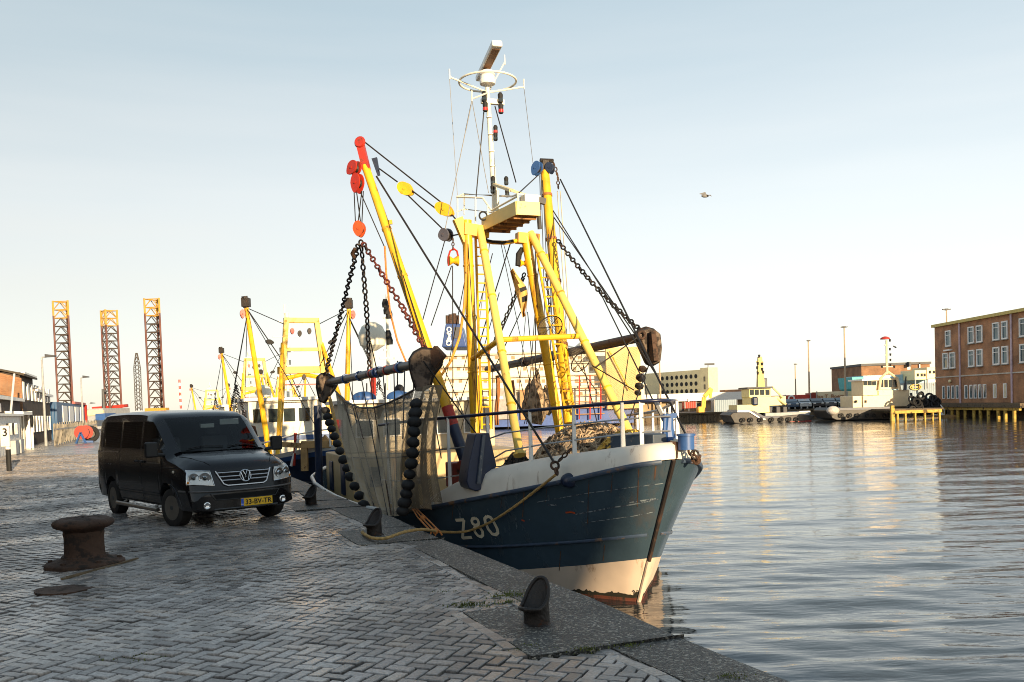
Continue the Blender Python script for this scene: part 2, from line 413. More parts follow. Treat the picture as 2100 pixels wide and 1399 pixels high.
def ripples():
    rg = np.random.RandomState(5)
    nr, nc = 470, 330
    yk = 2.5 * (119.0 / 2.5) ** (np.arange(nr) / (nr - 1.0)); th = np.linspace(-.50, .92, nc)
    Y = np.repeat(yk[:, None], nc, 1); X = Y * th[None, :]; dy = yk[:, None] * (np.log(119.0 / 2.5) / (nr - 1))
    Z = np.zeros_like(X)
    for k in range(26):
        lam = .32 * (4.2 / .32) ** (k / 25.0) * rg.uniform(.9, 1.1); d = radians(84) + rg.normal(0, .26)
        kx, ky = np.cos(d) * 2 * np.pi / lam, np.sin(d) * 2 * np.pi / lam
        amp = .0060 * lam ** .5 * rg.uniform(.7, 1.2)
        ph = 1.1 * np.sin(.23 * X + rg.uniform(0, 6)) + 1.1 * np.sin(.31 * Y + .12 * X + rg.uniform(0, 6))
        env = .55 + .45 * np.sin(rg.uniform(.1, .3) * X + rg.uniform(0, 6)) * np.sin(rg.uniform(.06, .2) * Y + rg.uniform(0, 6))
        w = kx * X + ky * Y + rg.uniform(0, 6.28) + ph
        sn = np.sin(w)
        Z += amp * env * (sn + .25 * np.cos(2 * w)) * np.clip((lam - 2.2 * dy) / (2.5 * dy), 0, 1)
    P = np.stack([X, Y, Z + WATER], -1).reshape(-1, 3)
    i = (np.arange(nr - 1)[:, None] * nc + np.arange(nc - 1)[None, :]).reshape(-1)
    F = np.stack([i, i + 1, i + nc + 1, i + nc], -1)
    me = bpy.data.meshes.new('water'); me.from_pydata(P.tolist(), [], F.tolist()); me.materials.append(WMAT)
    me.polygons.foreach_set('use_smooth', [True] * len(me.polygons)); me.update()
    o = bpy.data.objects.new('water', me); COL.objects.link(o); return o
props(ripples(), kind='structure')
w = MB(); w.add([(-3500, -60, WATER - .05), (3500, -60, WATER - .05), (3500, 5000, WATER - .05), (-3500, 5000, WATER - .05)], [(0, 1, 2, 3)])
props(w.build('water', WMAT, smooth=0), kind='structure')
# ---- pavers
def paver_mat(name, attr=True):
    m = bpy.data.materials.new(name); t, N, L = nt(m)
    out = node(N, 'ShaderNodeOutputMaterial'); b = node(N, 'ShaderNodeBsdfPrincipled'); L.new(b.outputs[0], out.inputs[0])
    tc = node(N, 'ShaderNodeTexCoord')
    if attr:
        at = node(N, 'ShaderNodeAttribute', attribute_name='tone'); fac = at.outputs['Fac']
    else:
        vo = node(N, 'ShaderNodeTexVoronoi'); vo.inputs['Scale'].default_value = 7; L.new(tc.outputs['Object'], vo.inputs['Vector']); fac = vo.outputs['Color']
    r = ramp(N, [(0, (.17, .152, .142)), (.4, (.33, .298, .28)), (.75, (.44, .40, .375)), (1, (.50, .42, .36))]); L.new(fac, r.inputs[0])
    n1 = node(N, 'ShaderNodeTexNoise'); n1.inputs['Scale'].default_value = 45; n1.inputs['Detail'].default_value = 6; L.new(tc.outputs['Object'], n1.inputs['Vector'])
    r1 = ramp(N, [(.3, (.55, .55, .55)), (.7, (1.2, 1.2, 1.2))]); L.new(n1.outputs[0], r1.inputs[0])
    mx = node(N, 'ShaderNodeMix', data_type='RGBA', blend_type='MULTIPLY'); mx.inputs[0].default_value = 1
    L.new(r.outputs[0], mx.inputs[6]); L.new(r1.outputs[0], mx.inputs[7])
    ns = node(N, 'ShaderNodeTexNoise'); ns.inputs['Scale'].default_value = .42; ns.inputs['Detail'].default_value = 8; ns.inputs['Roughness'].default_value = .65; L.new(tc.outputs['Object'], ns.inputs['Vector'])
    rs = ramp(N, [(.36, (.58, .56, .53)), (.60, (1, 1, 1))]); L.new(ns.outputs[0], rs.inputs[0])
    ms = node(N, 'ShaderNodeMix', data_type='RGBA', blend_type='MULTIPLY'); ms.inputs[0].default_value = 1
    L.new(mx.outputs[2], ms.inputs[6]); L.new(rs.outputs[0], ms.inputs[7]); L.new(ms.outputs[2], b.inputs['Base Color'])
    n2 = node(N, 'ShaderNodeTexNoise'); n2.inputs['Scale'].default_value = .55; n2.inputs['Detail'].default_value = 5; L.new(tc.outputs['Object'], n2.inputs['Vector'])
    r2 = ramp(N, [(.35, (.17, .17, .17)), (.65, (.45, .45, .45))]); L.new(n2.outputs[0], r2.inputs[0]); L.new(r2.outputs[0], b.inputs['Roughness'])
    bp = node(N, 'ShaderNodeBump'); bp.inputs['Strength'].default_value = .45; bp.inputs['Distance'].default_value = .006
    n3 = node(N, 'ShaderNodeTexNoise'); n3.inputs['Scale'].default_value = 22; n3.inputs['Detail'].default_value = 5; L.new(tc.outputs['Object'], n3.inputs['Vector'])
    L.new(n3.outputs[0], bp.inputs['Height']); L.new(bp.outputs[0], b.inputs['Normal'])
    return m
PAV = paver_mat('wet_clinker_paving')
JOINT = mat('wet_joint_sand', (.018, .017, .012), .8, wear=(.03, .045, .012), wamt=.15, wscale=2, var=.4)
pv, pf, tone = [], [], []
def und(x, y): return .014 * sin(.9 * x + .4 * y) + .013 * sin(1.7 * y - .6 * x + 1) + .008 * sin(3.1 * x + 2.2 * y) + .006 * sin(2.3 * x - 3.4 * y)
def wcop(s):
    for k, sb in enumerate(SB):
        if sb - .85 < s < sb + .62: return NB[k] + .42
    return .63
def brick(c, ax, ay, lx, ly, z0):
    tx, ty = random.gauss(0, .016), random.gauss(0, .020); dz = random.gauss(0, .003)
    n = len(pv); ch = .006
    for (k, dzz) in ((0, -.042), (0, -ch), (ch, 0)):
        for sx, sy in ((-1, -1), (1, -1), (1, 1), (-1, 1)):
            p = c + ax * (sx * (lx / 2 - k)) + ay * (sy * (ly / 2 - k))
            pv.append((p.x, p.y, z0 + dz + dzz + sx * tx * lx / 2 + sy * ty * ly / 2))
    t = random.random()
    for l in (0, 4):
        for j in range(4): pf.append((n + l + j, n + l + (j + 1) % 4, n + l + 4 + (j + 1) % 4, n + l + 4 + j)); tone.append(t)
    pf.append((n + 8, n + 9, n + 10, n + 11)); tone.append(t)
A45 = (QD + QN).normalized(); B45 = (QN - QD).normalized()
org = Q(0, 0)
cell = .104
for i in range(-360, 760):
    for j in range(-760, 620):
        d = (i - j) % 4
        if d not in (0, 3): continue
        if d == 0: c = org + A45 * ((i + 1) * cell) + B45 * ((j + .5) * cell); ax, ay = A45, B45
        else: c = org + A45 * ((i + .5) * cell) + B45 * ((j + 1) * cell); ax, ay = B45, A45
        if not (3.6 < c.y < 46) or c.x < -.60 * c.y - .6: continue
        s, n = toQ(c)
        if n < wcop(s) - .02: continue
        brick(c, ax, ay, cell * 2 - .017, cell - .017, und(c.x, c.y))
# straight border course beside the coping
s = -3.0
while s < 52:
    w_ = wcop(s + .1)
    c = Q(s + .1, w_ + .055); brick(c, QD, QN, .2, .1, .007 + und(c.x, c.y)); s += .207
me = bpy.data.meshes.new('quay_paving'); me.from_pydata(pv, [], pf); me.materials.append(PAV)
a = me.attributes.new('tone', 'FLOAT', 'FACE'); a.data.foreach_set('value', tone)
o = bpy.data.objects.new('quay_paving', me); COL.objects.link(o); props(o, kind='structure')
# ground below the joints, carried on as the far quay
g = MB()
SS = [-12, -3, 0, 3, 6, 10, 15, 20, 30, 46]
n0 = .3
g.add([Q(-12, .3, -.078), Q(60, .3, -.078), Q(60, 60, -.078), Q(-12, 40, -.078)], [(0, 1, 2, 3)])
props(g.build('ground', JOINT, smooth=0), kind='structure')
g = MB(); far_s = (122 - E1.y) / QD.y
yy = 45.6; sA = (yy - E1.y) / QD.y
nA = .5
pA = Q(sA, .5)
g.add([(pA.x, yy, -.012), (Q(far_s, .5).x, 122, -.012), (-900, 122, -.012), (-900, yy, -.012)], [(0, 1, 2, 3)])
props(g.build('quay_paving', paver_mat('wet_clinker_paving_distant', False), smooth=0), kind='structure')
# ---- coping
def coping_mat():
    m = bpy.data.materials.new('pebble_concrete'); t, N, L = nt(m)
    out = node(N, 'ShaderNodeOutputMaterial'); b = node(N, 'ShaderNodeBsdfPrincipled'); L.new(b.outputs[0], out.inputs[0]); b.inputs['Roughness'].default_value = .5
    tc = node(N, 'ShaderNodeTexCoord')
    vo = node(N, 'ShaderNodeTexVoronoi'); vo.inputs['Scale'].default_value = 64; L.new(tc.outputs['Object'], vo.inputs['Vector'])
    vd = node(N, 'ShaderNodeTexVoronoi'); vd.inputs['Scale'].default_value = 64; L.new(tc.outputs['Object'], vd.inputs['Vector'])
    sp = node(N, 'ShaderNodeSeparateColor'); L.new(vo.outputs['Color'], sp.inputs[0])
    r = ramp(N, [(0, (.030, .028, .025)), (.55, (.055, .050, .045)), (.78, (.10, .09, .08)), (.95, (.40, .36, .31))]); L.new(sp.outputs[0], r.inputs[0])
    n1 = node(N, 'ShaderNodeTexNoise'); n1.inputs['Scale'].default_value = 1.6; n1.inputs['Detail'].default_value = 6; L.new(tc.outputs['Object'], n1.inputs['Vector'])
    r1 = ramp(N, [(.3, (.55, .55, .52)), (.7, (1.3, 1.3, 1.25))]); L.new(n1.outputs[0], r1.inputs[0])
    mx = node(N, 'ShaderNodeMix', data_type='RGBA', blend_type='MULTIPLY'); mx.inputs[0].default_value = 1
    L.new(r.outputs[0], mx.inputs[6]); L.new(r1.outputs[0], mx.inputs[7]); L.new(mx.outputs[2], b.inputs['Base Color'])
    bp = node(N, 'ShaderNodeBump'); bp.inputs['Strength'].default_value = .9; bp.inputs['Distance'].default_value = .012; bp.invert = True
    L.new(vd.outputs['Distance'], bp.inputs['Height']); L.new(bp.outputs[0], b.inputs['Normal'])
    return m
COP = coping_mat()
c = MB(); brk = [-4.0]
for sb in SB: brk += [sb - .85, sb + .62]
brk.append(130)
def cseg(s0, s1, w):
    k = max(1, int((min(s1, 60) - s0) / 1.0)); 
    c.add([Q(s0, 0, -.05), Q(s0, 0, .01), Q(s0, w, .012), Q(s0, w, -.05)], [(0, 1, 2, 3)]); c.add([Q(s1, 0, -.05), Q(s1, 0, .01), Q(s1, w, .012), Q(s1, w, -.05)], [(0, 1, 2, 3)])
    for i in range(k):
        a, b_ = s0 + (s1 - s0) * i / k, s0 + (s1 - s0) * (i + 1) / k
        pts = []
        for ss in (a, b_):
            for n, z in ((0, -.04), (.04, .012), (w, .014), (w, -.03)):
                p = Q(ss, n); pts.append((p.x, p.y, z + und(p.x, p.y) * (1 if ss < 60 else 0)))
        c.add(pts, [(0, 1, 5, 4), (1, 2, 6, 5), (2, 3, 7, 6)])
for i in range(len(brk) - 1):
    mid = (brk[i] + brk[i + 1]) / 2
    cseg(brk[i], brk[i + 1], wcop(mid) if brk[i] < 40 else .63)
props(c.build('quay_coping', COP, smooth=30), kind='structure')
c = MB(); c.add([Q(-5, 0, -.03), Q(far_s, 0, -.03), Q(far_s, 0, -4), Q(-5, 0, -4), Q(-5, .3, -.03), Q(far_s, .3, -.03), Q(far_s, .3, -4), Q(-5, .3, -4)], [(0, 1, 2, 3), (4, 5, 6, 7), (0, 1, 5, 4)])
props(c.build('quay_edge_face', M['concrete'], smooth=0), kind='structure')
# ---- far bank
g = MB(); FZ = -.25
xc = Q(far_s, 0).x
FARY = 122
g.add([(-3000, FARY, FZ), (55, FARY, FZ), (55, 20, FZ), (3000, 20, FZ), (3000, 4500, FZ), (-3000, 4500, FZ)], [(0, 1, 2, 3, 4, 5)])
props(g.build('far_quay_ground', mat('far_quay_paving', (.16, .14, .12), .8, var=.3, vscale=.3), smooth=0), kind='structure')
g = MB(); x = xc
g.box(((xc + 54.5) / 2, FARY + .2, -1.9), (54.5 - xc, .4, 3.2))
random.seed(3); x = xc
while x < 54:
    ww = random.uniform(.28, .36); g.box((x, FARY - .08 + random.uniform(-.03, .03), -1.8 + random.uniform(-.05, .06)), (ww, .14, 3.0)); x += .42 + random.uniform(0, .5)
g.box(((xc + 54.5) / 2, FARY - .1, FZ - .02), (54.5 - xc, .5, .22))
props(g.build('timber_quay_front', M['oldwood'], smooth=0), 'dark timber piled quay front across the harbour water', 'quay wall')
# ---- weeds in the joints
def tuft(mb, c, R, n, h):
    for _ in range(n):
        a, r = random.uniform(0, 2 * pi), R * sqrt(random.random())
        r *= random.choice((.4, .8, 1.5)); p = c + V((cos(a) * r * 1.8, sin(a) * r, .004)); d = random.uniform(0, 2 * pi); hh = h * random.uniform(.15, .8) ** 1.2
        q = V((cos(d), sin(d), 0)); w = q.cross(V((0, 0, 1))) * .005
        tip = p + q * hh * random.uniform(.3, 1.1) + V((0, 0, hh)); mid = (p + tip) / 2 + V((0, 0, hh * .2))
        mb.add([p - w, p + w, mid + w * .8, tip, mid - w * .8], [(0, 1, 2, 3, 4)])
random.seed(11)
gm = MB()
for (px, py, R, n, h) in ((958, 1244, .10, 150, .05), (1052, 1222, .13, 170, .04), (1030, 1224, .06, 70, .03), (1075, 1328, .10, 120, .03), (1205, 1333, .09, 90, .03), (290, 1347, .13, 150, .025), (930, 1240, .07, 60, .025), (1045, 1236, .07, 80, .03), (905, 1215, .06, 40, .02), (1500, 1390, .08, 60, .03), (1290, 1325, .07, 60, .025), (980, 1262, .05, 40, .03), (330, 1350, .08, 70, .02)):
    tuft(gm, G(px, py), R, n, h)
GRASS = mat('moss_green', (.11, .125, .02), .8, var=.5, vscale=14)
props(gm.build('grass', GRASS, smooth=0, recalc=False), 'green weeds and moss in the paving joints', 'weeds', kind='stuff')
# ---- mooring bollards at the edge (oblique mouthed)
def edge_bollard(base):
    t = thing('mooring_bollard', base, 'x', 'bollard', 'small iron mooring bollards along the quay edge')
    left = QN * .80 - QD * .6; left.normalize()        # the nose points inland
    side = V((-left.y, left.x, 0))
    b = MB(); n = 36; K = 9
    def fz(u):
        return interp_([(-.13, .385), (-.10, .37), (-.05, .285), (0, .215), (.05, .175), (.10, .155), (.18, .165)], u)
    def interp_(tab, x):
        if x <= tab[0][0]: return tab[0][1]
        for (x0, y0), (x1, y1) in zip(tab, tab[1:]):
            if x <= x1: return y0 + (y1 - y0) * (x - x0) / (x1 - x0)
        return tab[-1][1]
    rings = []; top = []
    for k in range(K + 1):
        row = []
        for j in range(n):
            a = 2 * pi * j / n; q = k / K
            r = .108 - .006 * q + .070 * (q ** 5) * max(0, cos(a)) ** 2.5
            u, v = r * cos(a), r * sin(a); row.append(base + left * u + side * v + V((0, 0, -.02 + (fz(u) + .02) * q)))
        rings.append(row)
    top = rings[-1]; cc = base + left * .01
    def inner(k, dz): return [V((cc.x + (p.x - cc.x) * k, cc.y + (p.y - cc.y) * k, base.z + fz((p - base).dot(left) * k) - dz)) for p in top]
    rows = rings + [inner(.84, .012), inner(.6, .045), inner(.3, .062), inner(.02, .066)]
    fs = [(i * n + j, i * n + (j + 1) % n, (i + 1) * n + (j + 1) % n, (i + 1) * n + j) for i in range(len(rows) - 1) for j in range(n)]
    b.add([p for row in rows for p in row], fs); b.path(top, .017, 8, closed=True); b.build('horn', M['darkiron'], t, smooth=60)
    f = MB(); f.lathe([(.135, -.01), (.135, .012), (.118, .02), (.112, .024)], base, n=28); f.build('foot_collar', M['darkiron'], t)
    return t
b0 = edge_bollard(BOLL[0])
b0['label'] = 'empty dark iron bollard nearest the camera, with weeds beside its collar'
for k, lab in ((1, 'iron bollard with the orange mooring rope looped round its foot'), (2, 'rusty iron edge bollard just right of the van front bumper'), (3, 'small distant edge bollard half hidden behind the van')):
    cpy = copy_tree(b0); cpy.location = BOLL[k]; cpy['label'] = lab
# ---- large mushroom bollard
bp_ = G(175, 1158)
t = thing('mushroom_bollard', bp_, 'large rusty mushroom headed bollard standing on the cobbles in front of the van', 'bollard')
b = MB(); b.lathe([(.265, .02), (.262, .06), (.245, .10), (.232, .14), (.228, .22), (.226, .34), (.232, .37), (.236, .40), (.228, .42)], bp_, n=40, cap=False); b.build('stem', M['rust'], t)
b = MB(); b.lathe([(.226, .415), (.25, .45), (.30, .462), (.335, .475), (.352, .505), (.352, .53), (.335, .556), (.29, .575), (.18, .588), (.05, .592)], bp_, n=40)
for v in b.v: v.z += .006 * sin(7 * atan2(v.y - bp_.y, v.x - bp_.x))
b.build('head', M['rust'], t, smooth=60)
b = MB(); b.lathe([(.46, -.01), (.455, .035), (.43, .055), (.33, .075), (.27, .10), (.262, .12)], bp_, n=40)
b.build('base_plate', M['rust'], t)
for k in range(6):
    a = 2 * pi * k / 6 + .3; b = MB(); b.lathe([(.03, .04), (.03, .085), (.015, .09)], bp_ + V((cos(a) * .39, sin(a) * .39, 0)), n=6); b.build('bolt', M['rust'], t)
# flat dark patch on the cobbles by the bollard
for (px, py, rx, ry, lab) in ((128, 1212, .30, .12, 'flat dark patch on the cobbles left of the mushroom bollard'),):
    p0 = G(px, py); pm = MB(); pts = []
    for k in range(18):
        a = 2 * pi * k / 18; pts.append(p0 + V((cos(a) * rx * (1 + .12 * sin(3 * a)), sin(a) * ry * 2, -.01)))
    pm.prism(pts, (0, 0, .028)); props(pm.build('dark_patch', M['rust']), lab, 'iron plate')
pm = MB(); q0, q1 = G(127, 1190), G(282, 1147); pm.bar(q0 + V((0, 0, .012)), q1 + V((0, 0, .012)), .035, .02)
pm.bar(q0 + V((.02, .07, .02)), q0.lerp(q1, .55) + V((.02, .08, .012)), .03, .02)
props(pm.build('timber_batten', mat('grey_batten', (.16, .11, .06), .8, var=.4)), 'pale split timber battens lying at the foot of the mushroom bollard', 'timber')

# the tall warehouse behind the camera whose shadow lies over the quay
sv = SUN_AZ_VEC; pvv = V((-sv.y, sv.x, 0))
wh0 = pvv * 7.7 + sv * 40
whs = thing('warehouse', wh0 - pvv * 30, 'tall brick warehouse behind the camera whose shadow covers the quay', 'warehouse')
m_ = MB(); m_.prism([wh0 + V((0, 0, -1.2)), wh0 - pvv * 75 + V((0, 0, -1.2)), wh0 - pvv * 75 + sv * 22 + V((0, 0, -1.2)), wh0 + sv * 22 + V((0, 0, -1.2))], V((0, 0, 13.6))); m_.build('wall', M['brick_dark'], whs)
m_ = MB(); m_.prism([wh0 + V((0, 0, 12.4)), wh0 - pvv * 75 + V((0, 0, 12.4)), wh0 - pvv * 75 + sv * 22 + V((0, 0, 12.4)), wh0 + sv * 22 + V((0, 0, 12.4))], V((0, 0, .3))); m_.build('roof', M['darkgrey'], whs)
for k in range(12):
    m_ = MB(); m_.box(wh0 - pvv * (3 + 6 * k) - sv * .05 + V((0, 0, 5.5)), (1.6, .2, 3.4), rz=atan2(pvv.y, pvv.x)); m_.build('window', M['glass_dark'], whs)
# ================================================================ the trawler at the quay
S0 = W(1380, 943, 13.2); S0 = V((S0.x, S0.y, 0))
HD = V((.371, -.928, 0)).normalized(); AF = -HD; ST = V((HD.y, -HD.x, 0))     # heading, aft, starboard
def BP(a, t, z): return S0 + AF * a + ST * t + V((0, 0, z))
def hitplane(px, py, p0, nrm):
    d = ray(px, py); k = (p0 - CAM).dot(nrm) / d.dot(nrm); return CAM + d * k
def BA(px, py, a): return hitplane(px, py, S0 + AF * a, AF)      # in the athwartships plane a metres aft
def BT(px, py, t): return hitplane(px, py, S0 + ST * t, ST)      # in a fore and aft plane
def interp(tab, x):
    if x <= tab[0][0]: return tab[0][1]
    for (x0, y0), (x1, y1) in zip(tab, tab[1:]):
        if x <= x1: return y0 + (y1 - y0) * (x - x0) / (x1 - x0)
    return tab[-1][1]
def sm(tab, x):     # smooth (catmull) lookup
    n = len(tab)
    if x <= tab[0][0]: return tab[0][1]
    if x >= tab[-1][0]: return tab[-1][1]
    for i in range(n - 1):
        if tab[i][0] <= x <= tab[i + 1][0]: break
    x0, y0 = tab[i]; x1, y1 = tab[i + 1]
    m0 = (y1 - tab[i - 1][1]) / (x1 - tab[i - 1][0]) if i > 0 else (y1 - y0) / (x1 - x0)
    m1 = (tab[i + 2][1] - y0) / (tab[i + 2][0] - x0) if i + 2 < n else (y1 - y0) / (x1 - x0)
    h = x1 - x0; u = (x - x0) / h
    return y0 * (2 * u**3 - 3 * u * u + 1) + m0 * h * (u**3 - 2 * u * u + u) + y1 * (3 * u * u - 2 * u**3) + m1 * h * (u**3 - u * u)
ZS = [(0, .90), (1, .64), (2, .42), (3, .22), (4.2, -.02), (5.2, -.12), (6.5, -.16), (9, -.16), (12, -.08), (15.5, .1)]
BS = [(0, .07), (.12, .40), (.3, .62), (.7, .93), (1.8, 1.52), (3, 2.12), (4.2, 2.72), (5.4, 3.12), (7, 3.25), (11, 3.25), (13.5, 3.05), (15.5, 2.3)]
BW = [(0, .05), (.15, .16), (.6, .42), (1.2, .80), (2.2, 1.40), (3.2, 1.95), (4.5, 2.55), (6, 2.95), (8, 3.12), (11, 3.15), (13.5, 2.9), (15.5, 2.0)]
ZB = [(0, -.66), (1, -.84), (2.6, -1.08), (5, -1.2), (21, -1.2)]
ZR = [(0, -.26), (1, -.42), (2.6, -.62), (5, -.8), (21, -.75)]
STA = [0, .03, .07, .12, .2, .3, .5, .75, 1.1, 1.5, 2, 2.5, 3, 3.6, 4.2, 4.8, 5.4, 6.2, 7.5, 9, 10.5, 12, 13.5, 14.5, 15.5]
RAKE = 1.15
def hull_pt(a, z, sd):           # a = station at the sheer
    zs = sm(ZS, a); v = (z - (-1.4)) / (zs + 1.4)
    aa = a + (1 - v) * RAKE * math.exp(-a / 5)
    bs, bw = sm(BS, a), sm(BW, a)
    b = bw + (bs - bw) * max(0, v) ** 1.35 if v >= 0 else bw * (1 + .35 * v)
    return BP(aa, sd * b, z)
def strip(mb, zlo, zhi, k, sds=(1, -1), stas=STA):
    for sd in sds:
        vs = [hull_pt(a, zlo(a) + (zhi(a) - zlo(a)) * j / k, sd) for a in stas for j in range(k + 1)]; fs = []
        for i in range(len(stas) - 1):
            for j in range(k):
                q = i * (k + 1) + j; fs.append((q, q + k + 1, q + k + 2, q + 1))
        mb.add(vs, fs)
    # stem face
    vs = [hull_pt(0, zlo(0) + (zhi(0) - zlo(0)) * j / k, sd) for sd in (1, -1) for j in range(k + 1)]
    mb.add(vs, [(j, j + 1, k + 2 + j, k + 1 + j) for j in range(k)])
    vs = [hull_pt(15.5, zlo(15.5) + (zhi(15.5) - zlo(15.5)) * j / k, sd) for sd in (1, -1) for j in range(k + 1)]
    mb.add(vs, [(j, j + 1, k + 2 + j, k + 1 + j) for j in range(k)])
zs_ = lambda a: sm(ZS, a); zb_ = lambda a: interp(ZB, a); zr_ = lambda a: interp(ZR, a)
boat = thing('fishing_boat', BP(9, 0, WATER), 'large navy and white fishing trawler with yellow gantry, moored nearest at the quay', 'fishing boat')
HULLM = mat('navy_hull_paint', (.042, .070, .096), .24, wear=(.05, .062, .075), wamt=.28, wscale=2.2, var=.25, vscale=1.2, bump=.45, bscale=2.4, streak=True)
BOOT = mat('boot_top_paint', (.70, .56, .44), .5, wear=(.30, .17, .09), wamt=.25, wscale=3, var=.08, streak=True)
hull = MB(); strip(hull, lambda a: zb_(a), zs_, 8); hull_o = hull.build('hull', HULLM, boat, smooth=40)
FST = [0, .01, .03] + [.06 + .03 * k for k in range(215)] + [a for a in STA if a > 6.6]
from mathutils import noise
gz = lambda a: -1.30 + .16 * max(0, noise.noise(V((a * 2.2, 3.1, 0))) + .05) + .10 * max(0, noise.noise(V((a * 9, 1.7, 0)))) + .07 * max(0, noise.noise(V((a * 23, 5.2, 0))))
hb = MB(); strip(hb, gz, zb_, 3, stas=FST); hb.build('boot_top', BOOT, hull_o, smooth=40)
hg = MB(); strip(hg, lambda a: -1.345, gz, 1, stas=FST); hg.build('waterline_growth', mat('black_weed_growth', (.022, .020, .012), .8, wear=(.10, .05, .02), wamt=.3, wscale=9, var=.5), hull_o, smooth=40)
hg = MB(); strip(hg, lambda a: -2.4, lambda a: -1.345, 4); hg.build('bottom_paint', mat('red_antifouling', (.16, .045, .025), .7, wear=(.02, .022, .015), wamt=.62, wscale=3.5, var=.4, streak=True), hull_o, smooth=40)
BV = BVHTree.FromPolygons([tuple(p) for p in hull.v + hb.v], [tuple(f) for f in hull.f] + [tuple(i + len(hull.v) for i in f) for f in hb.f])
def onhull(px, py, off=.006):
    d = ray(px, py).normalized(); h = BV.ray_cast(CAM, d)
    if h[0] is None: return None, None
    n = h[1] if h[1].dot(d) < 0 else -h[1]
    return h[0] + n * off, n
def ribbon(mb, pts, wpx, off=.006, sub=6):
    P_ = []
    for (a, b) in zip(pts, pts[1:]):
        for k in range(sub): P_.append((a[0] + (b[0] - a[0]) * k / sub, a[1] + (b[1] - a[1]) * k / sub))
    P_.append(pts[-1]); H = [onhull(x, y, off) for x, y in P_]
    H = [h for h in H if h[0] is not None]
    vs = []
    for i, (p, n) in enumerate(H):
        t = (H[min(i + 1, len(H) - 1)][0] - H[max(i - 1, 0)][0])
        if t.length < 1e-6: continue
        s_ = n.cross(t.normalized()) * (wpx / 2)
        vs += [p - s_, p + s_]
    mb.add(vs, [(2 * i, 2 * i + 1, 2 * i + 3, 2 * i + 2) for i in range(len(vs) // 2 - 1)])
def crop(ox, oy, sc, pts): return [(ox + x / sc, oy + y / sc) for x, y in pts]
LET = mat('registration_paint', (.80, .70, .52), .5, var=.08)
k = 13.993
def loop(cx, cy, rx, ry, tilt, n=16):
    o = []
    for i in range(n + 1):
        a = 2 * pi * i / n; x, y = cos(a) * rx, sin(a) * ry
        o.append((cx + x - y * tilt * -1, cy + y))
    return o
lt = MB()
ribbon(lt, crop(920, 1020, k, [(200, 655), (455, 640), (448, 640), (440, 700), (405, 1160), (410, 1165), (675, 1145)]), .058)
lt.build('registration_letter', LET, hull_o, smooth=0)
lt = MB()
ribbon(lt, crop(920, 1020, k, [(770, 590), (840, 640), (870, 720), (855, 780), (780, 800), (700, 760), (670, 680), (690, 610), (770, 590)]), .056, sub=3)
ribbon(lt, crop(920, 1020, k, [(800, 815), (900, 860), (980, 970), (990, 1080), (930, 1130), (840, 1090), (760, 980), (745, 880), (800, 815)]), .058, .008, sub=3)
lt.build('registration_digit', LET, hull_o, smooth=0)
lt = MB()
ribbon(lt, crop(920, 1020, k, [(1110, 540), (1210, 570), (1290, 680), (1400, 900), (1420, 1010), (1360, 1070), (1260, 1050), (1150, 920), (1060, 720), (1040, 610), (1110, 540)]), .060, sub=4)
lt.build('registration_digit', LET, hull_o, smooth=0)
lt = MB()
for pts in ([(1297, 1213), (1300, 1210), (1302, 1213), (1297, 1221), (1303, 1221)], [(1306, 1211), (1310, 1211), (1307, 1215), (1311, 1217), (1306, 1221)]): ribbon(lt, pts, .014, .008, sub=2)
lt.build('draught_mark', M['black'], hull_o, smooth=0)
# scratches and rust, rub strake
SCR = mat('scraped_paint', (.22, .26, .29), .7, wear=(.03, .045, .07), wamt=.75, wscale=14)
for pts, w_ in (([(1100, 1030), (1200, 1012), (1290, 1000), (1362, 991)], .014), ([(1180, 1055), (1260, 1040), (1300, 1034), (1364, 1021)], .02), ([(1290, 1030), (1345, 1023)], .028), ([(1200, 1072), (1300, 1058), (1355, 1047)], .011), ([(1122, 1035), (1142, 1036)], .03), ([(1186, 1028), (1198, 1029)], .02), ([(1085, 1066), (1090, 1067)], .03), ([(943, 1050), (944, 1062)], .02), ([(1058, 1062), (1060, 1085)], .012), ([(1010, 1105), (1018, 1104)], .02)):
    sc_ = MB(); ribbon(sc_, pts, w_, .005, sub=4)
    if sc_.f: sc_.build('scratch_mark', SCR, hull_o, smooth=0)
for pts, w_ in (([(1160, 1051), (1172, 1050), (1180, 1052)], .03), ([(1070, 1066), (1076, 1068)], .03)): sc_ = MB(); ribbon(sc_, pts, w_, .007, sub=3); sc_.build('primer_patch', M['orange'], hull_o, smooth=0)
RUN = mat('rust_run', (.10, .045, .02), .8, wear=(.035, .04, .05), wamt=.6, wscale=11, var=.4, streak=True)
for x, y0, y1, w_ in ((1075, 1010, 1060, .018), (1122, 1000, 1030, .012), (1208, 985, 1075, .016), (1256, 974, 1010, .012), (1310, 962, 1040, .015), (1345, 955, 985, .02), (1240, 1118, 1150, .014), (1150, 1130, 1170, .014), (930, 1035, 1066, .016), (1030, 1018, 1042, .010)):
    m = MB(); ribbon(m, [(x, y0), (x - 1.5, (y0 + y1) / 2), (x - 3, y1)], w_, .0045, sub=3)
    if m.f: m.build('rust_run', RUN, hull_o, smooth=0)
rb = MB()
for sd in (1, -1):
    P_ = [hull_pt(a, zr_(a), sd) + (ST * sd * .012) for a in STA[1:]]
    rb.path(P_, .028, 6)
    P_ = [hull_pt(a, zs_(a) - .01, sd) + ST * sd * .02 for a in STA[1:]]
    rb.path(P_, .04, 6)
rb.build('rubbing_strake', mat('strake_paint', (.05, .075, .12), .4, wear=(.2, .12, .07), wamt=.35, wscale=5, var=.2), hull_o, smooth=60)
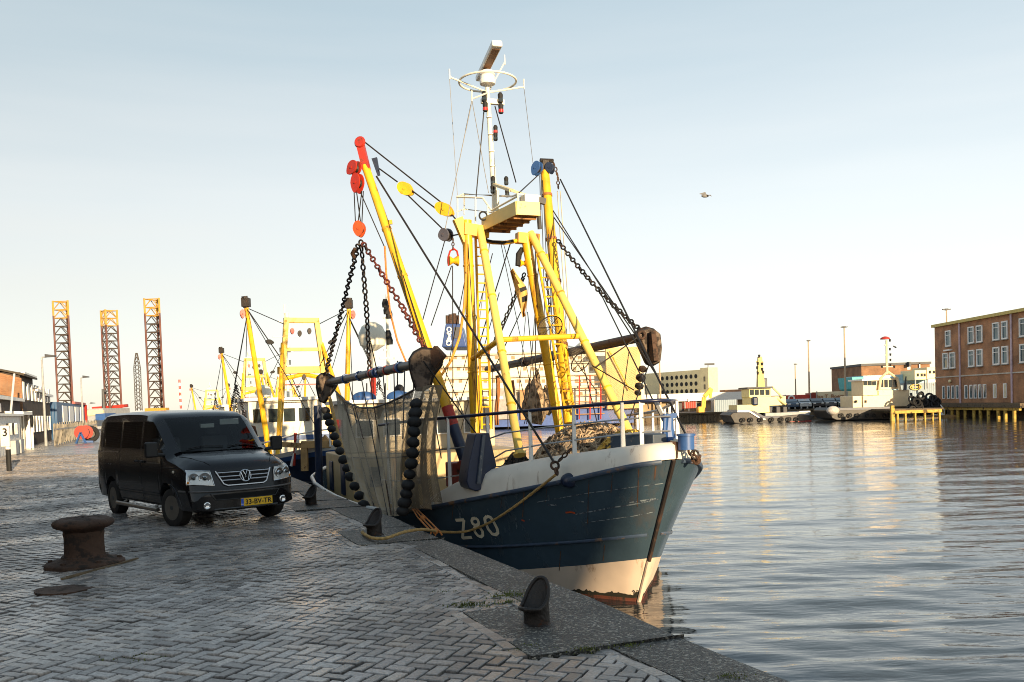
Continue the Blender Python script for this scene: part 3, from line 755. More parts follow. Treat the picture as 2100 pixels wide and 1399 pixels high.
# stem bar, stained with rust
st = MB(); P_ = [hull_pt(0, z, 0) - AF * .03 for z in [x / 10 for x in range(-24, 10)]]
st.path(P_[17:], .032, 8); st.build('stem_bar', mat('rust_stained_stem', (.022, .015, .013), .6, wear=(.06, .026, .014), wamt=.45, wscale=3, var=.4), hull_o)
st = MB(); st.path(P_[:18], .034, 8); st.build('stem_foot', BOOT, hull_o)
# white whaleback above the sheer
HB = [(0, .26), (.4, .33), (1, .40), (2, .48), (3, .46), (3.6, .36), (4.0, .22), (4.3, .02)]
def wb(a, j, sd):
    h = sm(HB, a); b = sm(BS, a); z = zs_(a)
    ins = [(0, .02), (.03, .45), (.10, .8), (.22, .96), (.40, 1.0)][j]
    return BP(a, sd * max(.0, b - .015 - ins[0]), z + ins[1] * h + .01)
WSTA = [0, .06, .12, .2, .3, .5, .75, 1.1, 1.5, 2, 2.5, 3, 3.3, 3.6, 3.8, 4.0, 4.15, 4.3]
wbm = MB()
for sd in (1, -1):
    vs = [wb(a, j, sd) for a in WSTA for j in range(5)]
    wbm.add(vs, [(i * 5 + j, i * 5 + 5 + j, i * 5 + 6 + j, i * 5 + j + 1) for i in range(len(WSTA) - 1) for j in range(4)])
vs = []
for a in WSTA: vs += [wb(a, 4, 1), wb(a, 4, -1)]
wbm.add(vs, [(2 * i, 2 * i + 1, 2 * i + 3, 2 * i + 2) for i in range(len(WSTA) - 1)])
vs = [wb(0, j, sd) for sd in (1, -1) for j in range(5)]
wbm.add(vs, [(j, j + 1, 6 + j, 5 + j) for j in range(4)])
wbm.add([wb(4.0, 4, 1), wb(4.0, 4, -1), BP(4.0, -1.8, -.7), BP(4.0, 1.8, -.7)], [(0, 1, 2, 3)])
WBV = BVHTree.FromPolygons([tuple(p) for p in wbm.v], [tuple(f) for f in wbm.f])
WB_O = wbm.build('whaleback', M['offwhite'], boat, smooth=50)
def deckz(a): return zs_(a) + sm(HB, a) + .01
# main deck, inner bulwark and white rail cap aft
dk = MB(); st_ = [a for a in STA if a >= 3.6]
vs = []
for a in st_: vs += [hull_pt(a, -.75, 1) - ST * .05, hull_pt(a, -.75, -1) + ST * .05]
dk.add(vs, [(2 * i, 2 * i + 1, 2 * i + 3, 2 * i + 2) for i in range(len(st_) - 1)])
dk.build('deck', mat('wet_deck', (.10, .09, .075), .4, var=.4), boat, smooth=0)
rc = MB()
for sd in (1, -1): rc.path([hull_pt(a, zs_(a) + .015, sd) for a in [3.9, 4.2, 4.5] + [a for a in STA if a > 4.5]], .045, 6)
rc.build('rail_cap', M['white'], boat, smooth=60)
# navy pillar over the whaleback (starboard post seat)
def fin(px_pts, t, th):
    o = [BT(x, y, t) for x, y in px_pts]; m = MB(); m.prism(o, -ST * th); return m
hq_ = WBV.ray_cast(CAM, ray(980, 985).normalized())[0]; A_S = (hq_ - S0).dot(AF) - .12 if hq_ else 3.4
f = MB(); f.prism([BA(x, y, A_S) for x, y in ((976, 890), (1004, 888), (1019, 956), (1006, 980), (992, 1003), (976, 1008), (962, 1002), (957, 988), (962, 952))], AF * .45)
f.build('gantry_seat', M['navy'], boat, bevel=.02)
f = MB(); f.bar(BA(981, 992, A_S - .02), BA(992, 892, A_S - .02), .07, .06, .05, .05); f.build('seat_rib', mat('worn_blue_steel', (.06, .075, .10), .35, wear=(.3, .28, .26), wamt=.3), boat)
# freeing port and fairlead
fp = MB(); P_ = []
for i in range(14):
    a = pi * i / 13; p, n_ = onhull(1160 + 28 * cos(a) * -1, 985 - 24 * sin(a), .01)
    if p: P_.append(p)
# ---------------------------------------------------------------- gantry
gan = MB
YEL = M['yellow']; CRM = M['cream']; STR = mat('sun_faded_yellow_paint', (.80, .56, .13), .45, wear=(.30, .12, .03), wamt=.18, wscale=4, var=.12)
AG = 6.5
g0 = thing if False else None
p_st, p_sb = BA(957, 452, AG), BA(975, 886, AG); p_sb2 = p_sb + (p_sb - p_st).normalized() * .3
p_pt, p_pb = BA(1083, 478, AG), BA(1146, 872, AG)
pp_t = BA(1078, 486, AG)
gm_ = MB(); gm_.tube(p_sb2, p_st, .105, n=14); GT = gm_.build('gantry', YEL, boat)
for a, b in ((p_pb, pp_t),):
    m = MB(); m.tube(b, a + (a - b).normalized() * .8, .105, n=14); m.build('post', YEL, GT)
s0, s1 = BA(984, 466, AG - .05), BA(1066, 932, 4.1)
m = MB(); m.tube(s0, s1, .082, n=14); m.lathe([(.12, -.02), (.12, .03), (.09, .05)], s1, (s0 - s1)); m.build('strut', STR, GT)
u0, u1 = BA(1088, 478, AG - .05), BA(1290, 885, 3.7)
m = MB(); m.tube(u0, u1, .082, n=14); m.build('strut', STR, GT)
c0, c1 = s0.lerp(s1, .525), u0.lerp(u1, .548)
m = MB(); m.tube(c0, c1, .055, n=10); m.tube(BA(966, 738, AG), c0, .055, n=10); m.build('brace', YEL, GT)
def ladder(x0, y0, x1, y1, off, wd, n, ag, name='ladder'):
    a0, a1 = BA(x0, y0, ag), BA(x1, y1, ag); d = ST * -wd
    m = MB(); m.tube(a0, a1, .028, n=6); m.tube(a0 + d, a1 + d, .028, n=6)
    for i in range(n):
        p = a0.lerp(a1, (i + .5) / n); m.tube(p, p + d, .016, n=5)
    m.build(name, M['yellow'], GT)
ladder(975, 480, 988, 880, 0, .21, 22, AG + .12)
ladder(1101, 520, 1160, 850, 0, .23, 17, AG + .15)
for q0_, q1_, r_ in ((p_sb2, p_st, .118), (p_pb, pp_t, .118), (s0, s1, .094), (u0, u1, .094)):
    for f_ in (.12, .33, .58, .8):
        m = MB(); m.lathe([(r_ * .92, -.02), (r_, -.012), (r_, .012), (r_ * .92, .02)], q0_.lerp(q1_, f_), (q1_ - q0_), n=14); m.build('weld_collar', YEL, GT)
# cross head between the posts and the platform above
h0, h1 = BA(945, 462, AG), BA(1100, 490, AG)
m = MB(); m.bar(BA(950, 470, AG), BA(1000, 478, AG), .22, .24); m.bar(BA(1060, 488, AG), BA(1104, 492, AG), .2, .22)
arc = [BA(x, y, AG) for x, y in ((985, 492), (1010, 497), (1035, 498), (1060, 494), (1080, 486))]
m.path(arc, .045, 8); m.bar(BA(938, 448, AG), BA(960, 500, AG), .13, .2); m.build('crosshead', YEL, GT)
m = MB(); m.path([BA(x, y, AG - .06) for x, y in ((988, 490), (1010, 496), (1030, 498), (1052, 494))], .028, 6); m.build('hose', M['black'], GT)
# forward looking platform, tray shaped, with orange rusty underside
zt = BA(1050, 425, AG).z
pl = [BA(990, 478, AG - .0), BA(1062, 440, AG - 1.55), BA(1106, 438, AG - 1.55), BA(1062, 487, AG)]
up_ = V((0, 0, 1))
Lf, Rf, Rb, Lb = BA(1060, 441, AG - 1.6), BA(1106, 440, AG - 1.6), BA(1040, 488, AG), BA(990, 482, AG)
zb2 = (Lf.z + Rf.z) / 2
for p in (Lf, Rf): p.z = zb2
for p in (Rb, Lb): p.z = zb2 - .02
m = MB(); T_ = V((0, 0, .05)); m.prism([Lf, Rf, Rb, Lb], T_)
m.bar(Lf + V((0, 0, .12)), Rf + V((0, 0, .12)), .04, .26); m.bar(Lb + V((0, 0, .12)), Lf + V((0, 0, .12)), .04, .26); m.bar(Rb + V((0, 0, .12)), Rf + V((0, 0, .12)), .04, .26)
PF = m.build('platform', mat('pale_yellow_platform', (.76, .60, .22), .45, wear=(.28, .13, .04), wamt=.16, var=.08), GT)
m = MB()
for i in range(5): m.bar(Lb.lerp(Lf, (i + .5) / 5) - V((0, 0, .03)), Rb.lerp(Rf, (i + .5) / 5) - V((0, 0, .03)), .05, .06)
m.prism([Lf - V((0, 0, .012)), Rf - V((0, 0, .012)), Rb - V((0, 0, .012)), Lb - V((0, 0, .012))], V((0, 0, .006)))
m.build('platform_underside', mat('rusty_underside', (.30, .14, .04), .7, wear=(.07, .035, .015), wamt=.5, wscale=5), GT)
# guard rails around the mast platform
rl = MB()
za, zb3 = 404, 436
R1 = [BA(x, y, a) for x, y, a in ((937, 404, AG + .7), (950, 398, AG + 1.1), (1010, 401, AG + 1.1), (1050, 403, AG - 1.0), (1062, 398, AG - 1.4), (1108, 403, AG - 1.5))]
rl.path(R1, .02, 6)
R2 = [BA(x, y, a) for x, y, a in ((937, 434, AG + .7), (952, 429, AG + 1.1), (1010, 436, AG + .9), (1040, 424, AG - .9))]; rl.path(R2, .016, 6)
rl.path([BA(937, 404, AG + .7), BA(990, 406, AG), BA(1008, 432, AG - .3), BA(1062, 402, AG - 1.4)], .02, 6)
for x, y0, y1, a in ((938, 404, 450, AG + .7), (952, 398, 440, AG + 1.1), (975, 404, 462, AG), (1010, 402, 445, AG + .9), (1000, 422, 470, AG - .2), (1062, 398, 428, AG - 1.4), (1104, 402, 425, AG - 1.5)):
    rl.tube(BA(x, y0, a), BA(x, y1, a), .016, n=6)
rl.build('railing', M['ivory'], GT)
m = MB(); m.box((BA(1085, 413, AG - 1.45)), (.30, .30, .22), rz=.38); m.build('equipment_box', M['ivory'], GT, bevel=.02)
m = MB(); m.ring(BA(991, 443, AG - .2), AF, .085, .018); m.build('lifebuoy', M['black'], GT)
m = MB(); m.tube(BA(1104, 428, AG - 1.3), BA(1107, 470, AG - 1.2), .045, n=8); m.bar(BA(1098, 408, AG - 1.4), BA(1118, 414, AG - 1.4), .08, .12); m.build('searchlight', M['darkgrey'], GT)
# ---------------------------------------------------------------- mast
mt, mb_ = BA(999, 175, AG), BA(1013, 392, AG)
m = MB(); m.tube(mb_, BA(1007, 300, AG), .065, .055, n=12); m.tube(BA(1007, 300, AG), mt, .055, .045, n=12); MAST = m.build('mast', M['ivory'], boat)
m = MB(); m.tube(BA(1016, 392, AG), BA(1017, 440, AG), .075, n=10); m.build('mast_foot', M['ivory'], MAST)
rc0 = BA(1000, 168, AG); RX, RY = .60, .60
m = MB(); ring = [rc0 + V((cos(2 * pi * i / 40) * RX, sin(2 * pi * i / 40) * RY, 0)) for i in range(40)]
# the ring is level, and reads as an ellipse because it is seen from below
m.path(ring, .022, 8, closed=True)
arms = [((922, 158), .95), ((1075, 178), .95), ((968, 203), .8), ((1035, 128), .85)]
hub = BA(1001, 190, AG)
for (ax_, ay_), _ in arms:
    tip = BA(ax_, ay_, AG + (1.0 if ay_ < 140 else (-.9 if ay_ > 195 else 0)))
    m.tube(hub, tip, .018, n=6); m.tube(tip - V((0, 0, .05)), tip + V((0, 0, .16)), .015, n=6)
m.build('aerial_ring', M['ivory'], MAST)
m = MB(); m.lathe([(.07, 0), (.16, .03), (.17, .10), (.15, .14), (.15, .20), (.17, .22), (.13, .30), (.06, .33)], BA(1000, 176, AG), n=20); m.build('radar_pedestal', M['white'], MAST)
r0, r1 = BA(982, 162, AG - .15), BA(1020, 90, AG + 0)
rp0, rp1 = BA(984, 163, AG + .6), BA(1020, 88, AG - .9)
m = MB(); rdir = (rp1 - rp0); m.bar(rp0, rp1, .20, .12, .22, .13); SCN = m.build('radar_scanner', M['white'], MAST, bevel=.03)
m = MB(); dn = V((0, 0, -1)); m.bar(rp0.lerp(rp1, .3) + dn * .065, rp0.lerp(rp1, .93) + dn * .065, .15, .02); m.build('scanner_underside', mat('brown_underside', (.22, .10, .04), .6, wear=(.4, .2, .06), wamt=.3), MAST)
# lamps on the mast
def lamp(px, py, a, s, mm, body=M['black']):
    c = BA(px, py, a); m = MB(); m.lathe([(.05 * s, -.06 * s), (.055 * s, 0), (.055 * s, .02 * s), (.03 * s, .06 * s)], c, n=12); m.lathe([(.045 * s, -.15 * s), (.05 * s, -.06 * s)], c, n=12)
    lo = m.build('lamp', body, MAST); m2 = MB(); m2.lathe([(.056 * s, -.13 * s), (.056 * s, -.07 * s)], c, n=12); m2.build('lens', mm, lo)
m = MB(); m.bar(BA(987, 207, AG), BA(1033, 211, AG), .09, .10); m.build('lamp_yard', M['ivory'], MAST)
for px, py, mm in ((993, 193, M['glass_dark']), (1026, 196, M['glass_dark']), (995, 214, M['lightred']), (1027, 218, M['lightred'])): lamp(px, py, AG - .08, 1.0, mm)
for px, py, mm in ((1016, 262, M['lightred']), (1016, 276, M['glass_dark']), (1011, 366, M['glass_dark']), (1038, 367, M['glass_dark']), (1010, 384, M['glass_dark']), (1040, 392, M['glass_dark'])): lamp(px, py, AG - .1, .85, mm)
m = MB(); m.bar(BA(1012, 378, AG - .05), BA(1050, 391, AG - .9), .12, .05); m.bar(BA(1050, 391, AG - .9), BA(1114, 412, AG - 1.4), .10, .05); m.build('lamp_shelf', M['cream'], MAST)
for i, (px, py) in enumerate(((1003, 240), (1006, 275), (1008, 310), (1010, 340))):
    m = MB(); m.bar(BA(px - 5, py, AG - .06), BA(px + 5, py, AG - .06), .05, .02); m.build('mast_step', M['ivory'], MAST)
# ================================================================ booms, rigging, trawl gear of the near trawler
def wire(mb, p0, p1, r=.014, sag=0.0, n=5):
    p0, p1 = V(p0), V(p1); k = 10 if sag else 1
    pts = []
    for i in range(k + 1):
        p = p0.lerp(p1, i / k); u = i / k; p.z -= sag * 4 * u * (1 - u); pts.append(p)
    mb.path(pts, r, n)
def one_wire(name, p0, p1, mm, parent, r=.014, sag=0.0):
    m = MB(); wire(m, p0, p1, r, sag); return m.build(name, mm, parent)
def block(name, c, axis, up, w, h, th, mm, parent, sheave=None):
    """cheek plates of a rigging block with a sheave between them"""
    axis, up = V(axis).normalized(), V(up).normalized(); sd = axis.cross(up).normalized(); up = sd.cross(axis)
    m = MB(); n = 20
    for s in (-1, 1):
        o = []
        for i in range(n):
            a = 2 * pi * i / n; x, y = cos(a), sin(a)
            k = 1 - .28 * max(0, -y)
            o.append(V(c) + sd * (w / 2 * x * k) + up * (h / 2 * y) + axis * (s * th * .5 - th * .14))
        m.prism(o, axis * th * .28)
    m.tube(V(c) - axis * th * .75, V(c) + axis * th * .75, w * .11, n=8)
    b = m.build(name, mm, parent)
    m = MB(); m.lathe([(w * .40, -th * .3), (w * .33, 0), (w * .40, th * .3)], V(c), axis, n=18); m.build('sheave', sheave or M['darkiron'], b)
    return b
VIEW = V((0, -1, 0))
# --- starboard boom
bh, bt = BT(958, 957, 1.22), W(749, 340, 19.4)
b1, b2 = bh.lerp(bt, .13), bh.lerp(bt, .19)
m = MB(); m.tube(b2, bt, .115, .085, n=16); BOOM = m.build('boom', YEL, boat)
m = MB(); m.tube(b1, b2, .118, n=16); m.build('red_band', M['red'], BOOM)
m = MB(); m.tube(bh, b1, .118, n=16); m.build('heel', M['navy'], BOOM)
m = MB(); bx = (bt - bh).normalized(); sd_, _, _ = frame(bx)
for f_ in (.995, 1.03): pass
m.bar(bt - bx * .1, W(737, 288, 19.4), .13, .16); m.lathe([(.10, -.05), (.13, 0), (.10, .05)], W(738, 292, 19.35), (.3, 1, 0), n=16)
m.build('boom_head', M['red'], BOOM)
block('head_block', W(726, 345, 19.3), (.6, .8, 0), (.7, 0, .5), .26, .34, .14, M['red'], BOOM)
block('head_block', W(733, 376, 19.3), (.5, .86, 0), (.1, 0, 1), .24, .42, .14, M['red'], BOOM)
m = MB(); m.bar(W(768, 325, 19.5), W(777, 360, 19.5), .10, .12, .06, .06); m.build('fender_sleeve', M['navy'], BOOM)
WYF = mat('worn_yellow_fitting', (.62, .32, .02), .5, wear=RUST, wamt=.4)
for f_ in (.35, .62, .78): m = MB(); m.lathe([(.128 - .03 * f_, -.025), (.128 - .03 * f_, .025)], bh.lerp(bt, f_), bx, n=16); m.build('boom_clamp', WYF, BOOM)
q = bh.lerp(bt, .80); m = MB(); m.bar(q, q + V((.16, 0, .02)), .05, .09); m.build('boom_lug', WYF, BOOM)
m = MB(); m.tube(BT(944, 955, 1.5), BT(985, 948, .9), .10, n=10); m.box(BT(955, 972, 1.2), (.7, .5, .5), rz=.38); m.build('winch', mat('rusty_red_winch', (.22, .03, .015), .6, wear=(.06, .03, .02), wamt=.4), boat, bevel=.02)
YB = 19.2
# topping lift tackle
yb1, yb2, gb = W(832, 388, 19.2), W(912, 430, 19.2), W(914, 482, 19.2)
block('tackle_block', yb1, (.25, 1, .1), (-.8, 0, .6), .26, .36, .14, YEL, boat, YEL)
block('tackle_block', yb2, (.25, 1, .1), (-.8, 0, .5), .26, .42, .16, YEL, boat, YEL)
block('tackle_block', gb, (.6, 1, .1), (1, 0, .15), .28, .26, .16, mat('grey_block', (.10, .10, .13), .5, wear=RUST, wamt=.2), boat)
for a, b in ((W(746, 290, 19.4), W(912, 421, 19.2)), (W(778, 346, 19.4), W(815, 373, 19.2)), (W(842, 389, 19.2), W(898, 431, 19.2)), (W(838, 402, 19.2), W(910, 472, 19.2)), (W(926, 440, 19.2), BA(946, 462, AG)), (W(924, 484, 19.2), BA(946, 480, AG))): one_wire('tackle_wire', a, b, M['wire'], boat, .016)
pe, pn = onhull(1140, 962, .02) if onhull(1140, 990, .02)[0] else (BP(1.9, 1.5, .9), None)
pe = BT(1137, 950, 1.25)
one_wire('stay_wire', W(772, 362, 19.4), pe, M['wire'], boat, .021)
# falls between head block and the trawl hanger
hk = W(737, 470, 19.6)
for x0, x1 in ((726, 729), (731, 740), (742, 734), (745, 742)): one_wire('fall_wire', W(x0, 392, 19.3), W(x1, 460, 19.6), M['wire'], boat, .012)
block('hanger_block', hk, (.2, 1, 0), (0, 0, 1), .24, .34, .14, M['orange'], boat)
for a, b in (((752, 352, 19.4), (866, 712, 18.4)), ((757, 352, 19.4), (876, 716, 18.4)), ((738, 392, 19.4), (790, 510, 19.1)),): one_wire('running_wire', W(*a), W(*b), M['wire'], boat, .012)
m = MB(); m.path([W(x, y, 19.0) for x, y in ((789, 505), (792, 560), (800, 640), (815, 700), (836, 750))], .022, 6); m.build('hanging_rope', M['orangerope'], boat)
# hook with yellow roller under the crosshead
hq = BA(929, 528, AG)
m = MB(); m.chain(BA(929, 488, AG), BA(929, 514, AG), .10, .012); m.build('hook_chain', M['rust'], boat)
m = MB(); pts = [BA(x, y, AG) for x, y in ((920, 545), (919, 528), (923, 515), (930, 510), (937, 515), (940, 528), (939, 545))]; m.path(pts, .02, 6); HK = m.build('shackle', M['red'], boat)
m = MB(); m.lathe([(.11, -.1), (.05, 0), (.11, .1)], BA(929.5, 535, AG), ST, n=16); m.build('roller', YEL, HK)
for a, b in ((BA(912, 494, AG), W(867, 656, 19)), (BA(926, 545, AG), W(884, 668, 19)), (BA(928, 545, AG), BA(929, 905, AG - .2))): one_wire('running_wire', a, b, M['wire'], boat, .011)
m = MB(); m.path([BA(x, y, AG - .2) for x, y in ((956, 492), (956, 560), (952, 630), (943, 690), (925, 740), (905, 770), (882, 782))], .028, 8); m.build('hydraulic_hose', mat('yellow_hose', (.55, .27, .03), .5, wear=(.08, .05, .03), wamt=.35), boat)
# --- port boom
pb_, ptp = BA(1168, 868, 6.9), BA(1117, 352, 8.3)
m = MB(); m.tube(pb_, ptp, .135, .105, n=16); PB = m.build('boom', YEL, boat)
m = MB(); m.bar(ptp, BA(1117, 330, 8.3), .14, .16); m.tube(BA(1108, 329, 8.3), BA(1134, 330, 8.3), .05, n=8); m.build('boom_head', M['darkiron'], PB)
block('head_block', BA(1101, 346, 8.2), (.5, .8, 0), (.5, 0, 1), .22, .34, .14, M['blue'], PB)
block('head_block', BA(1128, 345, 8.2), (.3, .9, 0), (-.2, 0, 1), .20, .26, .14, M['navy'], PB)
m = MB(); m.chain(BA(1134, 332, 8.3), BA(1144, 362, 8.3), .13, .016); m.chain(BA(1144, 362, 8.3), BA(1145, 388, 8.3), .12, .014); m.build('head_chain', M['rust'], PB)
pbx = (ptp - pb_).normalized(); RFT = mat('rusty_fitting', (.32, .12, .03), .6, wear=RUST, wamt=.4)
for f_ in (.12, .30, .55, .72, .9): m = MB(); m.lathe([(.152 - .03 * f_, -.03), (.152 - .03 * f_, .03)], pb_.lerp(ptp, f_), pbx, n=16); m.build('boom_clamp', RFT, PB)
for x0, y0, a0, x1, y1, a1, r in ((1149, 368, 8.3, 1407, 893, .1, .018), (1134, 432, 8, 1345, 768, 3.0, .014), (1136, 446, 8, 1312, 700, 4.3, .014), (1103, 360, 8.2, 1062, 398, 5.2, .014), (1107, 360, 8.2, 1109, 430, 8, .012), (1226, 590, 6.5, 1380, 905, .8, .014)): one_wire('stay_wire', BA(x0, y0, a0), BA(x1, y1, a1), M['wire'], boat, r)
for x0, x1 in ((1143, 1163), (1149, 1170)): one_wire('light_rope', BA(x0, 392, 8.3), BA(x1, 690, 7.5), mat('pale_rope', (.45, .42, .33), .8), boat, .012)
# mast stays and aerial wires
for a, b, r, mm in (((968, 206, 5.6), (913, 470, 6.5), .009, 'thinwire'), ((922, 164, 6.5), (938, 400, 7), .006, 'thinwire'), ((1075, 184, 6.5), (1093, 335, 8), .006, 'thinwire'), ((968, 206, 5.6), (1002, 396, 6.5), .007, 'thinwire'), ((993, 222, 6.5), (976, 408, 7), .013, 'wire'), ((1015, 218, 6.5), (1058, 374, 5.4), .013, 'wire'), ((966, 215, 5.7), (955, 268, 6), .012, 'wire')): one_wire('mast_stay', BA(*a), BA(*b), M[mm], MAST, r)
for a, b, r in (((1048, 495, 6.8), (1000, 648, 8), .014), ((1000, 648, 8), (985, 700, 8.4), .014), ((1027, 498, 6.5), (1090, 800, 8), .008), ((1032, 498, 6.5), (1066, 620, 7), .008), ((1076, 570, 7), (1020, 700, 7.6), .012), ((1068, 640, 7), (1012, 760, 8), .012), ((1082, 640, 7), (1104, 870, 6), .010), ((1010, 520, 6.5), (950, 760, 9), .010), ((1310, 690, 4), (1220, 755, 4.4), .014), ((1215, 750, 4.4), (1300, 800, 3), .012), ((868, 740, 17), (1010, 935, 17), .014), ((985, 700, 8.4), (945, 820, 9), .012)):
    f = lambda q: W(*q) if q[2] > 15 else BA(*q)
    one_wire('running_wire', f(a), f(b), M['wire'], boat, r)
for x0, y0, a0, x1, y1, a1, r in ((960, 500, 6.4, 985, 905, 5.8, .010), (968, 500, 6.6, 900, 850, 9, .010), (1108, 500, 7, 1080, 870, 8, .010), (1125, 480, 7.6, 1140, 860, 7, .012), (1098, 500, 7, 1098, 760, 7.4, .012), (1113, 370, 8.2, 1136, 860, 7, .010), (1110, 370, 8.2, 1122, 820, 7.2, .010), (1120, 700, 7, 1075, 870, 8, .010), (1195, 745, 5.8, 1225, 868, 5, .012), (1160, 712, 6, 1222, 800, 5.6, .010), (1010, 740, 8, 1010, 880, 8, .010), (1040, 755, 8, 1042, 880, 8, .012), (1060, 750, 8, 1088, 870, 8, .010), (1024, 600, 7.5, 940, 900, 8.5, .010), (1235, 770, 4.6, 1262, 850, 4.2, .010), (1330, 750, 4.4, 1290, 860, 3, .012), (1318, 760, 4.3, 1330, 838, 2.2, .010), (1290, 720, 4.8, 1275, 830, 4, .010), (895, 745, 12, 940, 930, 8, .012), (905, 742, 12, 985, 930, 7, .012), (880, 800, 10, 905, 940, 8, .014), (985, 760, 7, 1000, 905, 6, .010), (1004, 500, 6.6, 975, 720, 8.4, .008), (1086, 560, 7, 1060, 850, 8, .008)): one_wire('running_wire', BA(x0, y0, a0), BA(x1, y1, a1), M['wire'] if r != .008 else M['thinwire'], boat, r)
for x, y0, y1, a in ((1020, 770, 872, 8.6), (1050, 780, 868, 8.8), (978, 770, 880, 8)):
    m = MB(); m.path([BA(x + 2 * sin(k_), y0 + (y1 - y0) * k_ / 6, a) for k_ in range(7)], .05, 7); m.build('hanging_pipe', RFT, boat)
m = MB(); m.chain(BA(1076, 560, 7), BA(1020, 690, 7.6), .13, .016); m.chain(BA(1020, 690, 7.6), BA(1000, 720, 8), .13, .016); m.build('slack_chain', M['darkiron'], boat)
m = MB(); m.chain(BA(1120, 560, 7.4), BA(1128, 640, 7.4), .12, .014); m.build('slack_chain', M['darkiron'], boat)
m = MB(); m.path([BA(x, y, 6.6) for x, y in ((1062, 545), (1064, 522), (1070, 512), (1080, 512))], [.06, .07, .06, .04], 8); SN = m.build('snatch_block', M['black'], boat)
m = MB(); m.lathe([(.09, -.09), (.04, 0), (.09, .09)], BA(1073, 540, 6.6), ST, n=14); m.build('roller', YEL, SN)
# chain of the port trawl
m = MB(); m.chain(BA(1143, 492, 7.6), BA(1315, 678, 4.6), .16, .019, .12); m.build('hoist_chain', M['darkiron'], boat)
# ---------------------------------------------------------------- beam trawls
SHOE = mat('worn_trawl_shoe', (.12, .085, .06), .55, metal=.3, wear=(.035, .025, .02), wamt=.6, wscale=4, var=.4, bump=.5, bscale=12)
def shoe(outline, plane, th, parent, name='trawl_shoe'):
    o = [plane(x, y) for x, y in outline]
    c = sum(o, V()) / len(o); nrm = (o[1] - o[0]).cross(o[2] - o[1]).normalized()
    m = MB(); m.prism([p - nrm * th / 2 for p in o], nrm * th)
    so_ = m.build(name, SHOE, parent, bevel=.03)
    rim = MB(); rim.path(o, .05, 6, closed=True); rim.build('shoe_rim', M['darkiron'], so_, smooth=60)
    return so_
tb = thing('beam_trawl', BT(760, 775, 2.5), 'beam trawl with rusty shoes and brown net hanging over the near trawler quayside rail', 'trawl', 'beam trawls hanging from the near trawler booms')
bm0, bm1 = W(672, 785, 24.5), W(868, 744, 17.2)
m = MB(); m.tube(bm0, bm1, .095, n=14); BEAM = m.build('beam', mat('black_beam_steel', (.02, .022, .028), .4, wear=(.06, .03, .02), wamt=.35), tb)
bd = (bm1 - bm0).normalized()
for f_ in (.25, .42, .60, .63, .82): m = MB(); m.lathe([(.12, -.05), (.125, 0), (.12, .05)], bm0.lerp(bm1, f_), bd, n=14); m.build('beam_clamp', M['blue'], BEAM)
for f_ in (.55, .70, .8): m = MB(); m.lathe([(.108, -.04), (.108, .04)], bm0.lerp(bm1, f_), bd, n=14); m.build('beam_band', M['red'], BEAM)
shoe([(652, 774), (660, 768), (672, 768), (688, 778), (691, 786), (686, 796), (664, 826), (657, 822), (651, 795)], lambda x, y: W(x, y, 24.5), .20, tb)
s_ = shoe([(842, 738), (850, 725), (866, 716), (884, 718), (898, 730), (905, 742), (902, 750), (890, 765), (885, 775), (882, 790), (868, 798), (856, 800), (848, 775), (843, 755)], lambda x, y: W(x, y, 17.2), .32, tb)
m = MB(); m.bar(W(885, 722, 17.1), W(904, 742, 17.0), .12, .3); m.build('shoe_plate', M['rust'], s_)
for a, b in (((735, 502, 19.6), (667, 770, 24.4)), ((740, 492, 19.6), (752, 640, 20.2)), ((752, 640, 20.2), (758, 762, 20.6)), ((744, 498, 19.5), (826, 632, 18.2)), ((826, 632, 18.2), (872, 718, 17.2))):
    m = MB(); m.chain(W(*a), W(*b), .17, .021); m.build('bridle_chain', M['darkiron'] if b[0] < 800 else mat('rusty_red_chain', (.14, .03, .02), .6, metal=.3, wear=(.03, .02, .02), wamt=.5), tb)
m = MB(); m.path([W(728, 510, 19.7), W(722, 520, 19.8), W(726, 528, 19.9)], .04, 6); m.build('shackle', M['rust'], tb)
# the net: an open curtain from the beam to the rail
def curtain(name, top, bot, nu, nv, mm, parent, bulge, uw, uh, drop=0.0, fold=.05, nf=7):
    def lerp_list(L_, u):
        k = u * (len(L_) - 1); i = min(int(k), len(L_) - 2); return L_[i].lerp(L_[i + 1], k - i)
    vs, uv, fs = [], [], []
    for i in range(nu + 1):
        u = i / nu
        for j in range(nv + 1):
            v = j / nv; p = lerp_list(top, u).lerp(lerp_list(bot, u), v)
            p = p + ST * (bulge * sin(pi * v) * .5 + fold * sin(nf * 2 * pi * u + 2 * v) * (.3 + v * .7)) + AF * (fold * cos(nf * 1.7 * pi * u + 1.5 * v))
            vs.append(p); uv.append((u * uw, v * uh))
    for i in range(nu):
        for j in range(nv): q = i * (nv + 1) + j; fs.append((q, q + nv + 1, q + nv + 2, q + 1))
    m = MB(); m.add(vs, fs); o = m.build(name, mm, parent, smooth=180, recalc=False)
    ul = o.data.uv_layers.new(name='UVMap')
    for lp in o.data.loops: ul.data[lp.index].uv = uv[lp.vertex_index]
    return o
tt, tbm = 2.62, 3.12
TOP = [BT(x, y, tt) for x, y in ((690, 802), (712, 824), (740, 836), (770, 836), (800, 826), (826, 814), (852, 800))]
BOT = [BT(x, y, tbm) for x, y in ((752, 1048), (765, 1052), (780, 1056), (796, 1058), (810, 1058), (820, 1058), (832, 1056))]
NET = curtain('net', TOP, BOT, 60, 40, M['net'], tb, .25, 6.5, 3.0)
TOP2 = [p + ST * .03 for p in TOP]; BOT2 = [p.lerp(q, .13) + ST * .03 for p, q in zip(TOP, BOT)]
curtain('net_border', TOP2, BOT2, 50, 6, M['netdense'], tb, .0, 6.5, .4, fold=.02)
